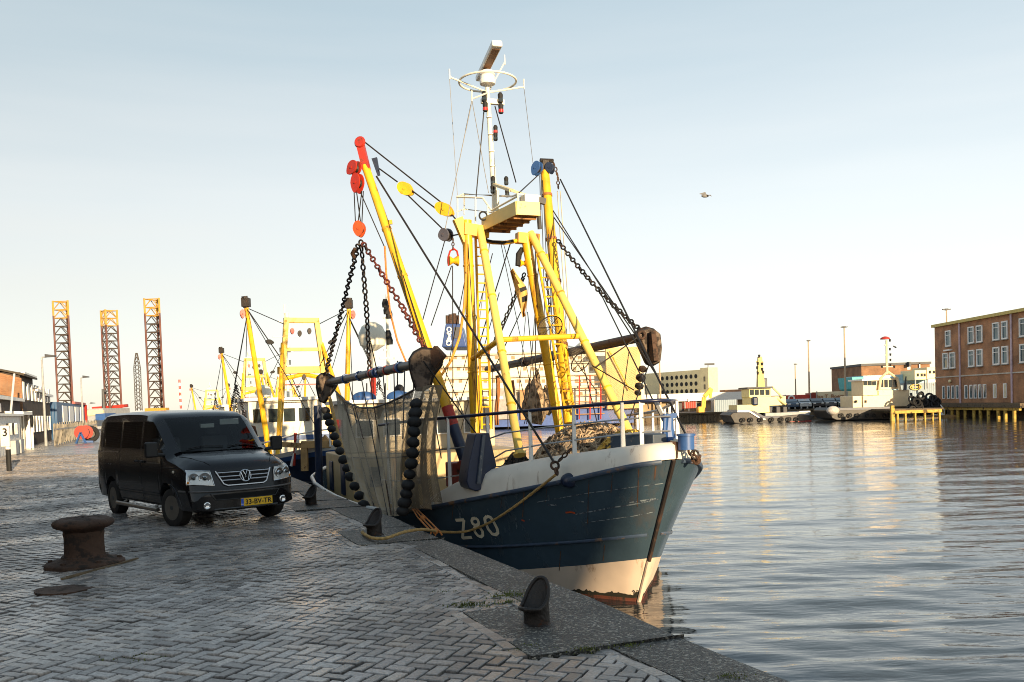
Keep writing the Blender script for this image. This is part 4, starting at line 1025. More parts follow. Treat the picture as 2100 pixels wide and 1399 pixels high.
m = MB(); m.path(TOP2, .022, 6); m.build('headline_rope', M['darkiron'], tb)
curtain('hanging_net', [BT(x, y, 2.45) for x, y in ((856, 795), (880, 790), (905, 790))], [BT(x, y, 2.85) for x, y in ((838, 1050), (856, 1040), (872, 1046), (890, 1030), (903, 1034))], 24, 30, M['netdense'], tb, .25, 2.4, 3.0, fold=.10, nf=3)
for k, (x0, y0, x1, y1) in enumerate(((704, 818, 770, 1048), (722, 830, 782, 1052), (742, 780, 795, 1055), (758, 776, 802, 1055), (786, 770, 808, 1055), (808, 765, 815, 1055), (716, 786, 745, 900), (830, 760, 826, 900), (776, 772, 760, 700))):
    one_wire('tickler_wire', BT(x0, y0, 2.7), BT(x1, y1, 3.16), M['wire'] if k % 3 else M['rust'], tb, .012, .02)
m = MB(); m.path([BT(x, y, 2.75) for x, y in ((676, 815), (690, 880), (715, 960), (752, 1046))], .045, 8); m.build('foot_rope', M['rope'], tb)
one_wire('foot_rope', BT(844, 935, 2.9), BT(720, 938, 2.95), M['wire'], tb, .012, .03)
def bobbins(pts, t0, t1, n, r):
    for i in range(n):
        u = i / (n - 1) * (len(pts) - 1); k = min(int(u), len(pts) - 2); f_ = u - k
        x = pts[k][0] + (pts[k + 1][0] - pts[k][0]) * f_; y = pts[k][1] + (pts[k + 1][1] - pts[k][1]) * f_
        c = BT(x, y, t0 + (t1 - t0) * i / (n - 1)); ax = V((random.uniform(-.4, .4), random.uniform(-.3, .3), 1))
        m = MB(); rr = r * random.uniform(.9, 1.08)
        m.lathe([(rr * .25, -rr * .8), (rr * .55, -rr * .72), (rr * .95, -rr * .3), (rr, 0), (rr * .95, rr * .3), (rr * .55, rr * .72), (rr * .25, rr * .8)], c, ax, n=14)
        m.build('bobbin', M['black'], tb, smooth=50)
bobbins([(668, 842), (680, 880), (697, 925), (718, 978), (746, 1036)], 2.85, 3.25, 13, .115)
bobbins([(853, 828), (849, 880), (845, 940), (836, 1000), (826, 1048)], 2.85, 3.2, 12, .115)
# port trawl
tp = thing('beam_trawl', BT(1150, 730, -2), 'beam trawl with a rusty brown shoe slung on the water side of the near trawler', 'trawl', 'beam trawls hanging from the near trawler booms')
q0, q1 = BT(1000, 758, -1.9), BA(1312, 692, 4.6)
m = MB(); m.tube(q0, q1, .10, n=14); BE2 = m.build('beam', mat('dark_red_beam', (.04, .016, .014), .5, wear=(.09, .03, .02), wamt=.4), tp)
bd = (q1 - q0).normalized()
for f_ in (.3, .32, .5, .72): m = MB(); m.lathe([(.125, -.06), (.13, 0), (.125, .06)], q0.lerp(q1, f_), bd, n=14); m.build('beam_clamp', M['darkiron'], BE2)
s_ = shoe([(1303, 688), (1310, 679), (1324, 674), (1338, 678), (1348, 686), (1351, 715), (1348, 742), (1336, 748), (1328, 745), (1312, 708)], lambda x, y: BA(x, y, 4.6), .30, tp)
m = MB(); m.ring(BA(1316, 687, 4.4), AF, .07, .03); m.bar(BA(1336, 682, 4.4), BA(1342, 742, 4.3), .10, .2); m.build('shoe_plate', M['rust'], s_)
curtain('net', [BA(x, y, 4.7) for x, y in ((1228, 760), (1262, 735), (1312, 700))], [BA(x, y, 4.7) for x, y in ((1262, 880), (1290, 870), (1308, 840))], 20, 20, net_mat('thin_port_net', (.40, .26, .12), .05, .10, .12), tp, .1, 1.5, 1.4, fold=.03)
for i, (x, y) in enumerate(((1318, 757), (1314, 775), (1311, 792), (1308, 806))):
    m = MB(); c = BA(x, y, 4.4); r_ = (.085, .10, .09, .07)[i]; m.lathe([(r_ * .3, -r_ * .8), (r_, -r_ * .3), (r_, r_ * .3), (r_ * .3, r_ * .8)], c, (.4, .5, 1), n=12); m.build('bobbin', M['darkiron'] if i else M['rust'], tp)
# fishing day shape: two wire cones point to point
ds = thing('fishing_day_shape', BA(1163, 708, 6), 'day signal of two wire cones point to point, hung beside the near trawler port boom', 'day shape')
apex = BA(1163, 707, 5.9)
for (cx_, cy_) in ((1128, 671), (1192, 741)):
    c = BA(cx_, cy_, 5.9); axs = (c - apex).normalized(); x_, y_, z_ = frame(axs)
    cone = MB(); cone.ring(c, axs * .5 + V((.1, -1, 0)) * .5, .27, .012)
    nr = (axs * .5 + V((.1, -1, 0)) * .5).normalized(); x_, y_, z_ = frame(nr)
    for k_ in range(3): cone.tube(c + x_ * .27 * cos(k_ * pi / 3) + y_ * .27 * sin(k_ * pi / 3), c - x_ * .27 * cos(k_ * pi / 3) - y_ * .27 * sin(k_ * pi / 3), .007, n=5)
    co = cone.build('cone', M['wire'], ds)
    fn = MB(); base = [c + x_ * .26 * cos(2 * pi * i / 20) + y_ * .26 * sin(2 * pi * i / 20) for i in range(20)]; fn.add(base + [apex], [(i, (i + 1) % 20, 20) for i in range(20)])
    fo = fn.build('cone_mesh', net_mat('wire_mesh', (.2, .17, .13), .04, .16, 0), co, smooth=180)
    ul = fo.data.uv_layers.new(name='UVMap')
    for lp in fo.data.loops: vv = lp.vertex_index; ul.data[lp.index].uv = ((vv % 20) * .08, 0) if vv < 20 else (.8, .5)
one_wire('hanging_line', BA(1130, 600, 6.2), BA(1128, 645, 5.9), M['wire'], ds, .008)
# flag
fl = MB(); vs = []; nU, nV = 10, 5
for i in range(nU + 1):
    u = i / nU; e0 = BA(1046 + 26 * u, 556 + 96 * u, 6.3)
    for j in range(nV + 1):
        v = j / nV; e = BA(1046 + 26 * u + (16 * sin(pi * min(1, u * 1.1)) + 6) * v, 556 + 96 * u - 6 * v + 10 * sin(u * 9) * v * .4, 6.3 + .12 * sin(5 * u + 6 * v)); vs.append(e)
fl.add(vs, [(i * (nV + 1) + j, (i + 1) * (nV + 1) + j, (i + 1) * (nV + 1) + j + 1, i * (nV + 1) + j + 1) for i in range(nU) for j in range(nV)])
fl.m = [1 if (k // nV in (4, 6)) and (k % nV > 1) else 0 for k in range(len(fl.f))]
props(fl.build('signal_flag', [mat('faded_yellow_cloth', (.62, .40, .12), .9, var=.3), mat('black_cloth', (.02, .02, .02), .9)], smooth=60, recalc=False), 'tattered yellow and black flag drooping between the gantry posts', 'flag')
# ---------------------------------------------------------------- rails on the whaleback
def railz(a): return 1.80 - .052 * a
def railpt(a, sd, f_):
    t = max(.02, sm(BS, a) - .40 - (.1 if a < .6 else 0)); z0 = deckz(min(a, 3.2)) if a < 3.4 else zs_(a) + .1
    return BP(a, sd * t, z0 + (railz(a) - z0) * f_)
RA = [6.4, 5.4, 4.4, 3.5, 2.7, 1.9, 1.2, .75, .5, .38]
rl = MB(); P_ = [railpt(a, 1, 1) for a in RA] + [railpt(.3, 0, 1)] + [railpt(a, -1, 1) for a in RA[::-1]]
rl.path(P_, .028, 8); RAIL = rl.build('railing', mat('navy_rail', (.012, .016, .045), .35, var=.2), boat, smooth=60)
rl = MB()
for f_ in (.62, .28):
    P_ = [railpt(a, 1, f_) for a in RA] + [railpt(.3, 0, f_)] + [railpt(a, -1, f_) for a in RA[::-1]]; rl.path(P_, .014, 6)
rl.build('lower_rail', M['steel'], RAIL)
for a in (5.9, 4.9, 3.9, 3.05, 2.2, 1.4, .62):
    for sd in (1, -1):
        m = MB(); m.bar(railpt(a, sd, -.02), railpt(a, sd, 1), .07, .025, .045, .025, up=AF); m.build('stanchion', M['white'], RAIL)
m = MB(); m.bar(railpt(.9, -1, 0), BA(1345, 822, .6), .06, .03); m.bar(railpt(.45, 1, 0), railpt(.45, 1, 1), .06, .03); m.build('stanchion', M['white'], RAIL)
# foredeck fittings
m = MB(); pts = [BP(1.30, .34, 0), BP(.35, .12, 0), BP(.35, -.12, 0), BP(1.30, -.40, 0)]
zt_ = 1.36; o_ = [V((p.x, p.y, deckz(1.2) + .02)) for p in pts]; m.prism([V((p.x, p.y, .98)) for p in pts], V((0, 0, .30))); m.build('deck_hatch', mat('dusty_navy', (.035, .055, .085), .45, wear=(.3, .25, .2), wamt=.2), boat, bevel=.02)
m = MB(); m.bar(BA(1290, 890, 1.6), BA(1410, 912, .0), .06, .05); m.bar(BA(1300, 884, 1.9), BA(1395, 905, .2), .04, .04); m.build('hatch_bar', M['ivory'], boat)
m = MB(); m.lathe([(.12, -.10), (.12, .10), (.14, .10), (.14, .13)], BA(1407, 908, -.05), n=18); m.build('fairlead_drum', M['blue'], boat)
m = MB(); m.path([BA(1372, 905, .5), BA(1370, 880, .5), BA(1372, 858, .5)], [.12, .09, .07], 10); m.bar(BA(1358, 856, .5), BA(1386, 852, .5), .07, .08); m.tube(BA(1362, 900, .45), BA(1364, 848, .45), .03, n=8); m.build('anchor_davit', M['blue'], boat)
m = MB(); m.chain(BA(1414, 920, -.1), BA(1428, 948, -.15), .16, .02); m.chain(BA(1428, 948, -.15), BA(1434, 938, -.15), .14, .02); m.build('bow_chain', M['rust'], boat)
m = MB(); m.ring(BA(1425, 932, -.16), (.3, -1, .2), .06, .016); m.build('shackle', M['darkiron'], boat)
# rust streaks by the stem head
m = MB(); m.prism([BA(1374, 905, .08), BA(1392, 906, 0), BA(1390, 940, -.02), BA(1380, 944, .02)], AF * .05); m.build('stem_head', M['rust'], boat)
# shackle and fairlead of the mooring rope
m = MB(); fl_c = BT(1138, 955, 1.42); m.ring(fl_c, (.3, -1, .3), .06, .02); m.ring(fl_c + V((.02, 0, -.09)), (1, -.4, .2), .05, .018); m.chain(fl_c + V((.05, -.02, .06)), BT(1172, 920, 1.2), .12, .014); m.build('rope_shackle', M['rust'], boat)
hp, hn = onhull(1168, 992, .0)
if hp:
    m = MB(); m.ball(hp + V((0, 0, .05)), .13, 14, 8, (1.1, .7, .9)); m.build('fairlead', M['navy'], boat)
# net heap and gear on the foredeck
def heap(name, c, rx, ry, h, n, mm, lab, cat, r=.02, seed=1, drape=None):
    rn = random.Random(seed); m = MB()
    for _ in range(n):
        a = rn.uniform(0, 2 * pi); q = sqrt(rn.random()); x, y = cos(a) * rx * q, sin(a) * ry * q
        top = h * (1 - q ** 2.2); p = V((x, y, top * rn.uniform(.5, 1)))
        pts = [p]; d = rn.uniform(0, 2 * pi)
        for k in range(7):
            d += rn.uniform(-1.1, 1.1); nx, ny = pts[-1].x + cos(d) * .09, pts[-1].y + sin(d) * .09
            rr = min(1, sqrt((nx / rx) ** 2 + (ny / ry) ** 2)); pts.append(V((nx, ny, max(.01, h * (1 - rr ** 2.2) * rn.uniform(.82, 1.06)))))
        m.path([c + AF * p_.y + ST * p_.x + V((0, 0, p_.z)) for p_ in pts], r * rn.uniform(.6, 1.3), 5)
    vs = []; nr, na = 6, 20
    for i in range(nr + 1):
        for j in range(na):
            a = 2 * pi * j / na; q = i / nr; k = .9 + .12 * sin(3 * a + 5 * q)
            vs.append(c + ST * (cos(a) * rx * q * k) + AF * (sin(a) * ry * q * k) + V((0, 0, h * .93 * (1 - q ** 2.2) * k)))
    m.add(vs, [(i * na + j, i * na + (j + 1) % na, (i + 1) * na + (j + 1) % na, (i + 1) * na + j) for i in range(nr) for j in range(na)])
    return props(m.build(name, mm, smooth=60), lab, cat)
NETM = mat('heaped_net', (.38, .28, .18), .95, wear=(.12, .08, .05), wamt=.6, wscale=7, var=.5, vscale=9)
heap('net_heap', BP(2.9, -.1, .70), 1.15, 1.05, .72, 330, NETM, 'brown fishing nets heaped on the near trawler foredeck behind the white stanchions', 'net', .016, 3)
heap('rope_heap', BP(1.75, -.25, .88), .62, .5, .42, 150, mat('yellow_polyrope', (.60, .36, .06), .85, wear=(.05, .04, .03), wamt=.5, wscale=9, var=.4), 'yellow and black ropes piled on the foredeck against the navy hatch', 'rope', .02, 5)
heap('net_heap', BP(4.6, .6, .05), .5, .5, .8, 110, mat('dark_net', (.05, .045, .04), .95, var=.5, vscale=8), 'dark net bundle stowed at the foot of the starboard gantry post', 'net', .018, 8)
# hanging nets under the gantry
for x, y0, y1, a, w_ in ((1100, 755, 870, 7.5, .25), (1086, 775, 860, 8.5, .2), (1118, 790, 850, 7.8, .22)):
    p0, p1 = BA(x, y0, a), BA(x, y1, a); m = MB()
    m.path([p0.lerp(p1, k_ / 8) + V((.02 * sin(k_ * 2), 0, 0)) for k_ in range(9)], [w_ * f_ for f_ in (.08, .25, .45, .6, .75, .85, .9, .8, .5)], 12); m.build('bundled_net', NETM, boat)
# ---------------------------------------------------------------- deck houses
SHADE_CREAM = mat('shaded_cream_paint', (.46, .33, .16), .5, wear=(.2, .1, .04), wamt=.22, wscale=2, var=.1, streak=True)  # cream paint, its colour darkened to carry the deckhouse shade
def house(a0, a1, t0, t1, z0, z1, mm, name):
    m = MB(); m.prism([BP(a0, t0, z0), BP(a0, t1, z0), BP(a1, t1, z0), BP(a1, t0, z0)], V((0, 0, z1 - z0))); return m.build(name, mm, boat, bevel=.04)
H1 = house(10.8, 14.4, -2.2, 2.5, -.75, .62, SHADE_CREAM, 'deckhouse')
H2 = house(12.6, 14.6, -2.0, 2.2, .62, 1.95, mat('shaded_wheelhouse_cream', (.52, .44, .30), .5, wear=(.2, .1, .04), wamt=.2, wscale=2, var=.1, streak=True), 'wheelhouse')  # wheelhouse cream toned down, shade put into the colour
m = MB(); m.prism([BP(12.4, -2.2, 1.95), BP(12.4, 2.4, 1.95), BP(14.8, 2.4, 1.95), BP(14.8, -2.2, 1.95)], V((0, 0, .09))); m.build('roof', M['white'], H2)
for t in (1.75, 1.0, .25, -.5, -1.3):
    m = MB(); m.box(BP(12.58, t, 1.28), (.5, .06, .5), rz=atan2(ST.y, ST.x)); w_ = m.build('window', M['white'], H2)
    m = MB(); m.box(BP(12.545, t, 1.28), (.42, .03, .42), rz=atan2(ST.y, ST.x)); m.build('pane', M['glass_dark'], w_)
for a in (13.6,):
    m = MB(); m.box(BP(a, 2.21, 1.28), (.06, .7, .5), rz=atan2(ST.y, ST.x)); m.build('window', M['glass_dark'], H2)
for t in (1.9, .8, -.8):
    m = MB(); m.box(BP(10.78, t, .1), (.34, .06, .5), rz=atan2(ST.y, ST.x)); m.build('vent_door', M['darkgrey'], H1, bevel=.01)
for a in (11.9, 13.5):
    m = MB(); m.box(BP(a, 2.51, .0), (.06, .45, .8), rz=atan2(ST.y, ST.x)); m.build('door', M['navy'], H1, bevel=.01)
for t, a in ((1.6, 13.2), (.6, 13.3)):
    c = BP(a, t, 2.1); m = MB(); m.ball(c, .34, 14, 8, (1.0, .6, .55)); m.build('covered_liferaft', M['blue'], H2)
AW = 14.5
m = MB(); m.tube(BA(766, 790, AW), BA(764, 712, AW), .07, n=10); m.lathe([(.12, -.2), (.36, -.05), (.40, .1), (.40, .28), (.30, .5), (.12, .62)], BA(764, 705, AW), n=18); m.build('radome', M['ivory'], H2)
m = MB(); m.bar(BA(754, 663, AW), BA(770, 667, AW), .12, .1); m.build('scanner_bar', M['yellow'], H2)
m = MB(); m.tube(BA(797, 800, AW), BA(793, 604, AW), .055, .035, n=8)
for y, w_ in ((652, 9), (690, 7), (620, 6), (735, 16), (718, 8)): m.bar(BA(795 - w_, y, AW), BA(795 + w_, y, AW), .05, .05)
m.build('aft_mast', M['ivory'], H2)
for x, y in ((793, 636), (798, 644), (796, 686), (799, 698), (790, 622)):
    m = MB(); m.lathe([(.09, -.12), (.10, 0), (.06, .12)], BA(x, y, AW - .1), n=10); m.build('lamp', M['black'], H2)
m = MB(); m.tube(BA(765, 830, AW), BA(766, 770, AW), .08, n=8); m.build('red_vent_pipe', M['red'], H2)
for x, y0, y1 in ((778, 800, 790), (790, 830, 786), (752, 830, 786), (815, 810, 740), (848, 800, 730)): one_wire('whip_aerial', BA(x, y0, AW), BA(x, y1, AW), M['wire'], H2, .02)
m = MB(); m.ball(BA(819, 798, AW), .14, 12, 8); m.build('black_day_ball', M['black'], H2)
m = MB(); p0, p1 = BT(655, 1002, 3.0), BT(651, 832, 3.0); m.tube(p0, p1, .10, n=10); m.build('stern_post', M['navy'], boat)
# ---------------------------------------------------------------- mooring rope
def rope_path(pts, r, mm, lab, name='mooring_rope'):
    m = MB(); P_ = []
    n = len(pts)
    for i in range(n - 1):
        p0, p1, p2, p3 = pts[max(i - 1, 0)], pts[i], pts[i + 1], pts[min(i + 2, n - 1)]
        for k in range(8):
            u = k / 8; P_.append(.5 * ((2 * p1) + (p2 - p0) * u + (2 * p0 - 5 * p1 + 4 * p2 - p3) * u * u + (3 * p1 - p0 - 3 * p2 + p3) * u ** 3))
    P_.append(pts[-1])
    m.path(P_, [r * (1 + .12 * sin(i * 2.6)) for i in range(len(P_))], 8)
    o = m.build(name, mm, smooth=70); return props(o, lab, 'rope')
B1 = BOLL[1]
loopz = .05
lp = []
for k in range(9):
    a = pi * (.15 + 1.35 * k / 8); lp.append(B1 + QN * (.16 * sin(a)) * 1 + QD * (-.16 * cos(a)) + V((0, 0, loopz)))
def rp(px, py, d): return W(px, py, d)
hull_near, _ = onhull(940, 1092, .05)
r_pts = lp[::-1][:0] + [B1 + QD * .1 + QN * .15 + V((0, 0, .05)), B1 + QN * .17 - QD * .05 + V((0, 0, .05)), G(762, 1103, .05), G(790, 1104, .05), G(830, 1091, .07), G(868, 1086, .06)]
h2 = onhull(960, 1086, .07)[0]
eye = fl_c + V((0, -.04, -.14))
r_pts += [W(905, 1091, r_pts[-1].y * .3 + h2.y * .7), h2]
for px, py, off in ((1010, 1066, .12), (1060, 1034, .12), (1105, 1000, .10)):
    q = onhull(px, py, off)[0]
    if q is None: q = W(px, py, 15)
    r_pts.append(q)
r_pts += [eye]
rope_path(r_pts, .022, M['rope'], 'tan mooring rope from the edge bollard across the Z80 lettering to the bow')
q = W(890, 1094, 14.6); 
m = MB(); P_ = []
topk = hull_pt(4.2, zs_(4.2) + .02, 1) + ST * .06; botk = h2.lerp(W(893, 1092, 15.2), .6)
botk = W(893, 1090, (r_pts[5].y + h2.y) / 2)
for dx in (-.03, 0, .035): m.path([topk + V((dx, 0, 0)), topk.lerp(botk, .4) + V((dx * 2 - .01, -.02, 0)), botk + V((dx * 2, -.03, .0)), botk + V((dx * 3, -.02, -.06))], .014, 6)
m.ball(topk.lerp(botk, .45), .05, 8, 6); m.ball(botk, .05, 8, 6)
props(m.build('rope_lashing', M['orangerope']), 'frayed orange lashing tying the mooring rope up to the rail', 'rope')
# ================================================================ black van
KV = .965
FV = V((.655, -.756, 0)).normalized(); RV = V((FV.y, -FV.x, 0)); LV = -RV
C1 = G(356, 1081)
VO = C1 + FV * (.92 * KV) - RV * (.90 * KV)
def VP(x, y, z): return VO + FV * (x * KV) + LV * (y * KV) + V((0, 0, z * KV))
PAINT = mat('black_van_paint', (.006, .0055, .007), .22, var=.2, spec=.35, coat=.25, wear=(.016, .013, .011), wamt=.15, wscale=2.5)
PLAST = mat('black_plastic', (.012, .012, .012), .55, var=.2)
van = thing('van', VP(-2.4, 0, 0), 'black panel van with a yellow number plate parked on the cobbled quay', 'van')
TP = [(0, .58), (-.03, .66), (-.06, .80), (-.10, .95), (-.15, 1.03), (-.25, 1.09), (-.5, 1.165), (-.86, 1.235), (-1.05, 1.37), (-1.25, 1.525), (-1.45, 1.675), (-1.62, 1.79), (-1.75, 1.865), (-1.9, 1.905), (-2.1, 1.925), (-2.6, 1.95), (-3.3, 1.96), (-4.2, 1.945), (-4.6, 1.925), (-4.72, 1.90), (-4.80, 1.82), (-4.84, 1.68), (-4.87, 1.25), (-4.89, 1.0)]
WT = [(0, .93), (-.1, .95), (-.3, .975), (-.7, 1), (-4.3, 1), (-4.75, .975), (-4.89, .95)]
AX = (-.92, -3.92); RW = .325
xs = sorted(set([p[0] for p in TP] + [-.2, -.35, -.42, -1.15, -1.35, -1.55, -1.68, -2.0, -2.2, -2.28, -2.45, -3.3, -3.38, -3.5, -4.45] + [round(a + d, 3) for a in AX for d in (-.40, -.38, -.36, -.33, -.28, -.2, -.1, 0, .1, .2, .28, .33, .36, .38, .40)]), reverse=True)
def vring(x):
    T = interp(sorted(TP), x); B = .27 if x > -.5 else .30
    for a in AX:
        if abs(x - a) < .385: B = max(B, RW + sqrt(max(0, .385 ** 2 - (x - a) ** 2)) * .98)
    if x > -.08: B = .30
    w = interp(sorted(WT), x)
    z5 = min(1.20, T - .20); z6 = min(1.29, T - .12); z7 = max(z6 + .008, min(1.77, T - .105)); z8 = T - .055; z9 = T - .012
    lo = B + .03
    zz = [B, B, lo, max(lo + .01, min(.62, B + .35 * (z5 - B))) if B < .5 else lo + .01, max(lo + .02, min(.93, B + .7 * (z5 - B))), z5, z6, z7, z8, z9, T, T + .006]
    yy = [0, .72, .90, .945, .955, .948, .925, .855, .80, .70, .36, 0]
    bul = .17 * (1 if x > -.9 else max(0, 1 - (-.9 - x) / .9)); br = .05 * (1 if x < -4.7 else 0)
    pts = []
    for y, z in zip(yy, zz):
        yw = y * w; pts.append((x - bul * (yw / .95) ** 2.4 + br * (yw / .95) ** 2, yw, z))
    return pts
rings = [vring(x) for x in xs]
NR = 12
full = []
for r in rings: full.append([(x, -y, z) for x, y, z in r] + [(x, y, z) for x, y, z in r[::-1][1:-1]])
NF = len(full[0])          # 0..11 right side bottom to top centre, then left side down
WIN = {}
def wname(i, j):
    xm = (xs[i] + xs[i + 1]) / 2; jj = j if j < 11 else NF - 1 - j
    if jj in (9, 10) and -1.66 < xm < -.88: return 'windscreen'
    if jj == 6:
        side = 'r' if j < 11 else 'l'
        if -2.2 < xm < -1.16: return 'fd' + side
        if -3.3 < xm < -2.3: return 'sd' + side
        if -4.45 < xm < -3.4: return 'qt' + side
    return None
body = MB(); wins = {}
allv = [VP(*p) for ring_ in full for p in ring_]
bf = []
for i in range(len(full) - 1):
    for j in range(NF):
        f = (i * NF + j, i * NF + (j + 1) % NF, (i + 1) * NF + (j + 1) % NF, (i + 1) * NF + j)
        wn = wname(i, j)
        if wn: wins.setdefault(wn, []).append(f)
        else: bf.append(f)
allf = bf + [f for fs in wins.values() for f in fs]
body.add(allv, bf); n_ = len(full)
NC = 16; nose = []
for jj in range(1, 11):
    a_, b_ = full[0][jj], full[0][NF - jj]
    for k_ in range(NC + 1):
        u = k_ / NC; y = a_[1] + (b_[1] - a_[1]) * u
        nose.append(VP(-.17 * (abs(y) / .95) ** 2.4, y, a_[2]))
nf_ = [(r * (NC + 1) + k_, r * (NC + 1) + k_ + 1, (r + 1) * (NC + 1) + k_ + 1, (r + 1) * (NC + 1) + k_) for r in range(9) for k_ in range(NC)]
body.add(nose, nf_); body.add([VP(*p) for p in full[-1]], [tuple(range(NF))])
BODY = body.build('body', PAINT, van, smooth=38)
VB = BVHTree.FromPolygons([tuple(p) for p in allv + nose], allf + [tuple(i + len(allv) for i in f) for f in nf_])
wl = {'windscreen': ('windscreen', 'glass'), 'fdr': ('side_window', 'glass'), 'fdl': ('side_window', 'glass'), 'sdr': ('side_window', 'tint'), 'sdl': ('side_window', 'tint'), 'qtr': ('side_window', 'tint'), 'qtl': ('side_window', 'tint')}
for k_, fs in wins.items():
    ids = sorted({i for f in fs for i in f}); mp_ = {v: i for i, v in enumerate(ids)}
    m = MB(); m.add([allv[i] for i in ids], [tuple(mp_[i] for i in f) for f in fs]); o = m.build(wl[k_][0], M[wl[k_][1]], van, smooth=60, recalc=False)
def vhit(org_, d, off):
    d = V(d).normalized(); h = VB.ray_cast(org_, d)
    if h[0] is None: return None
    n = h[1] if h[1].dot(d) < 0 else -h[1]
    return h[0] + n * off
def fr(y, z, off=.006): return vhit(VP(1.5, y, z), -FV, off)
def sd(x, z, off=.005, s=-1): return vhit(VP(x, 3 * s, z), LV * (-s), off)
def rib(mb, P_, w, nrm_dir):
    P_ = [p for p in P_ if p is not None]; vs = []
    for i, p in enumerate(P_):
        t_ = (P_[min(i + 1, len(P_) - 1)] - P_[max(i - 1, 0)]).normalized(); s_ = V(nrm_dir).cross(t_).normalized() * w / 2; vs += [p - s_, p + s_]
    mb.add(vs, [(2 * i, 2 * i + 1, 2 * i + 3, 2 * i + 2) for i in range(len(vs) // 2 - 1)])
def seg(pts, n=8):
    o = []
    for a, b in zip(pts, pts[1:]):
        for k_ in range(n): o.append((a[0] + (b[0] - a[0]) * k_ / n, a[1] + (b[1] - a[1]) * k_ / n))
    return o + [pts[-1]]
SEAM = mat('panel_gap', (.002, .002, .002), .9, var=0)
for s in (-1, 1):
    m = MB()
    for pts in ([(-1.22, 1.30), (-1.20, 1.05), (-1.28, .80), (-1.33, .40)], [(-2.24, 1.86), (-2.24, .36)], [(-3.36, 1.86), (-3.36, .74)], [(-1.22, .36), (-3.40, .36)]): rib(m, [sd(x, z, .003, s) for x, z in seg(pts)], .010, RV)
    m.build('door_gap', SEAM, van, smooth=0, recalc=False)
    m = MB(); rib(m, [sd(x, z, .010, s) for x, z in seg([(-3.40, 1.215), (-4.72, 1.20)])], .022, RV); m.build('door_rail', M['chrome'] if s < 0 else SEAM, van, smooth=0, recalc=False)
    m = MB(); P_ = [sd(x, z, .004, s) for x, z in seg([(-.55, .99), (-1.5, .985), (-3, .98), (-4.75, .97)])]; P_ = [p for p in P_ if p]; m.path(P_, .008, 5); m.build('waist_crease', PAINT, van)
    m = MB(); P_ = [sd(x, .52, .012, s) for x in [-1.36 - .1 * k_ for k_ in range(22)]]; m.path([p for p in P_ if p], .020, 6); m.build('side_moulding', PLAST, van)
    m = MB(); m.path([VP(-1.36, s * .99, .27), VP(-1.45, s * 1.0, .27), VP(-3.38, s * 1.0, .27), VP(-3.48, s * .99, .27)], .036, 10); m.tube(VP(-1.6, s * .9, .32), VP(-1.6, s * 1.0, .27), .02); m.tube(VP(-3.2, s * .9, .32), VP(-3.2, s * 1.0, .27), .02); m.build('side_bar', mat('dull_side_bar', (.30, .26, .22), .35, metal=.8, var=.1), van)
    for x in (-2.12, -2.38):
        p = sd(x, 1.07, .018, s); m = MB(); m.bar(p - FV * .07, p + FV * .07, .04, .035); m.build('door_handle', PLAST, van, bevel=.008)
    # mirror
    m = MB(); c = VP(-1.16, s * 1.13, 1.30); Mx = Matrix(((FV.x, LV.x, 0), (FV.y, LV.y, 0), (0, 0, 1))); m.box(c, (.11, .20, .25), M=Mx)
    m.bar(VP(-1.14, s * .90, 1.20), VP(-1.15, s * 1.08, 1.22), .07, .06); MIR = m.build('mirror', PLAST, van, smooth=60, bevel=.03)
    m = MB(); m.ball(VP(-1.205, s * 1.13, 1.30), 1, 16, 8, (.035, .085, .11), Mx); m.build('mirror_glass', M['chrome'], MIR, smooth=60)
    p = sd(-.70, .93, .006, s)
    if p: m = MB(); m.ball(p, .022, 8, 6); m.build('side_repeater', mat('repeater_lens', (.8, .7, .55), .15), van)
    # wheel arches
    for a in AX:
        m = MB(); P_ = [sd(a + .40 * cos(t_), RW + .395 * sin(t_), .002, s) for t_ in [.12 + (pi - .24) * k_ / 18 for k_ in range(19)]]; P_ = [p for p in P_ if p]; m.path(P_, .010, 6); m.build('arch_lip', PAINT, van)
# wheels
TYRE = mat('tyre_rubber', (.022, .018, .015), .8, var=.35, wear=(.06, .045, .03), wamt=.35); RIM = mat('dusty_steel_rim', (.20, .17, .14), .5, metal=.5, var=.3)
def wheel(x, s, steer=0.0):
    c = VP(x, s * .83, RW); ax = (LV * s); ax = Matrix.Rotation(steer, 3, 'Z') @ ax
    R_ = RW * KV
    m = MB(); m.lathe([(R_ * .62, -.10), (R_ * .90, -.105), (R_ * .985, -.085), (R_, -.05), (R_, .05), (R_ * .985, .085), (R_ * .90, .10), (R_ * .66, .095), (R_ * .62, .07)], c, ax, n=40, cap=False)
    wo = m.build('wheel', TYRE, van, smooth=50)
    m = MB(); m.lathe([(R_ * .64, .092), (R_ * .60, .085), (R_ * .56, .03), (R_ * .50, .02), (R_ * .40, .045), (R_ * .22, .055), (R_ * .20, .085), (R_ * .10, .09), (.005, .092)], c, ax, n=32); rm = m.build('rim', RIM, wo, smooth=50)
    x_, y_, _ = frame(ax)
    for k_ in range(10):
        a = 2 * pi * k_ / 10; q = c + (x_ * cos(a) + y_ * sin(a)) * R_ * .45; m = MB(); m.lathe([(.024, .028), (.024, .048), (.001, .05)], q, ax, n=10); m.build('rim_hole', M['black'], wo)
    m = MB(); m.lathe([(R_ * .13, .085), (R_ * .11, .10), (.003, .102)], c, ax, n=14); m.build('hub_cap', mat('hub_plastic', (.05, .05, .05), .4), wo)
for x in AX:
    for s in (-1, 1): wheel(x, s, .20 if x > -2 else 0)
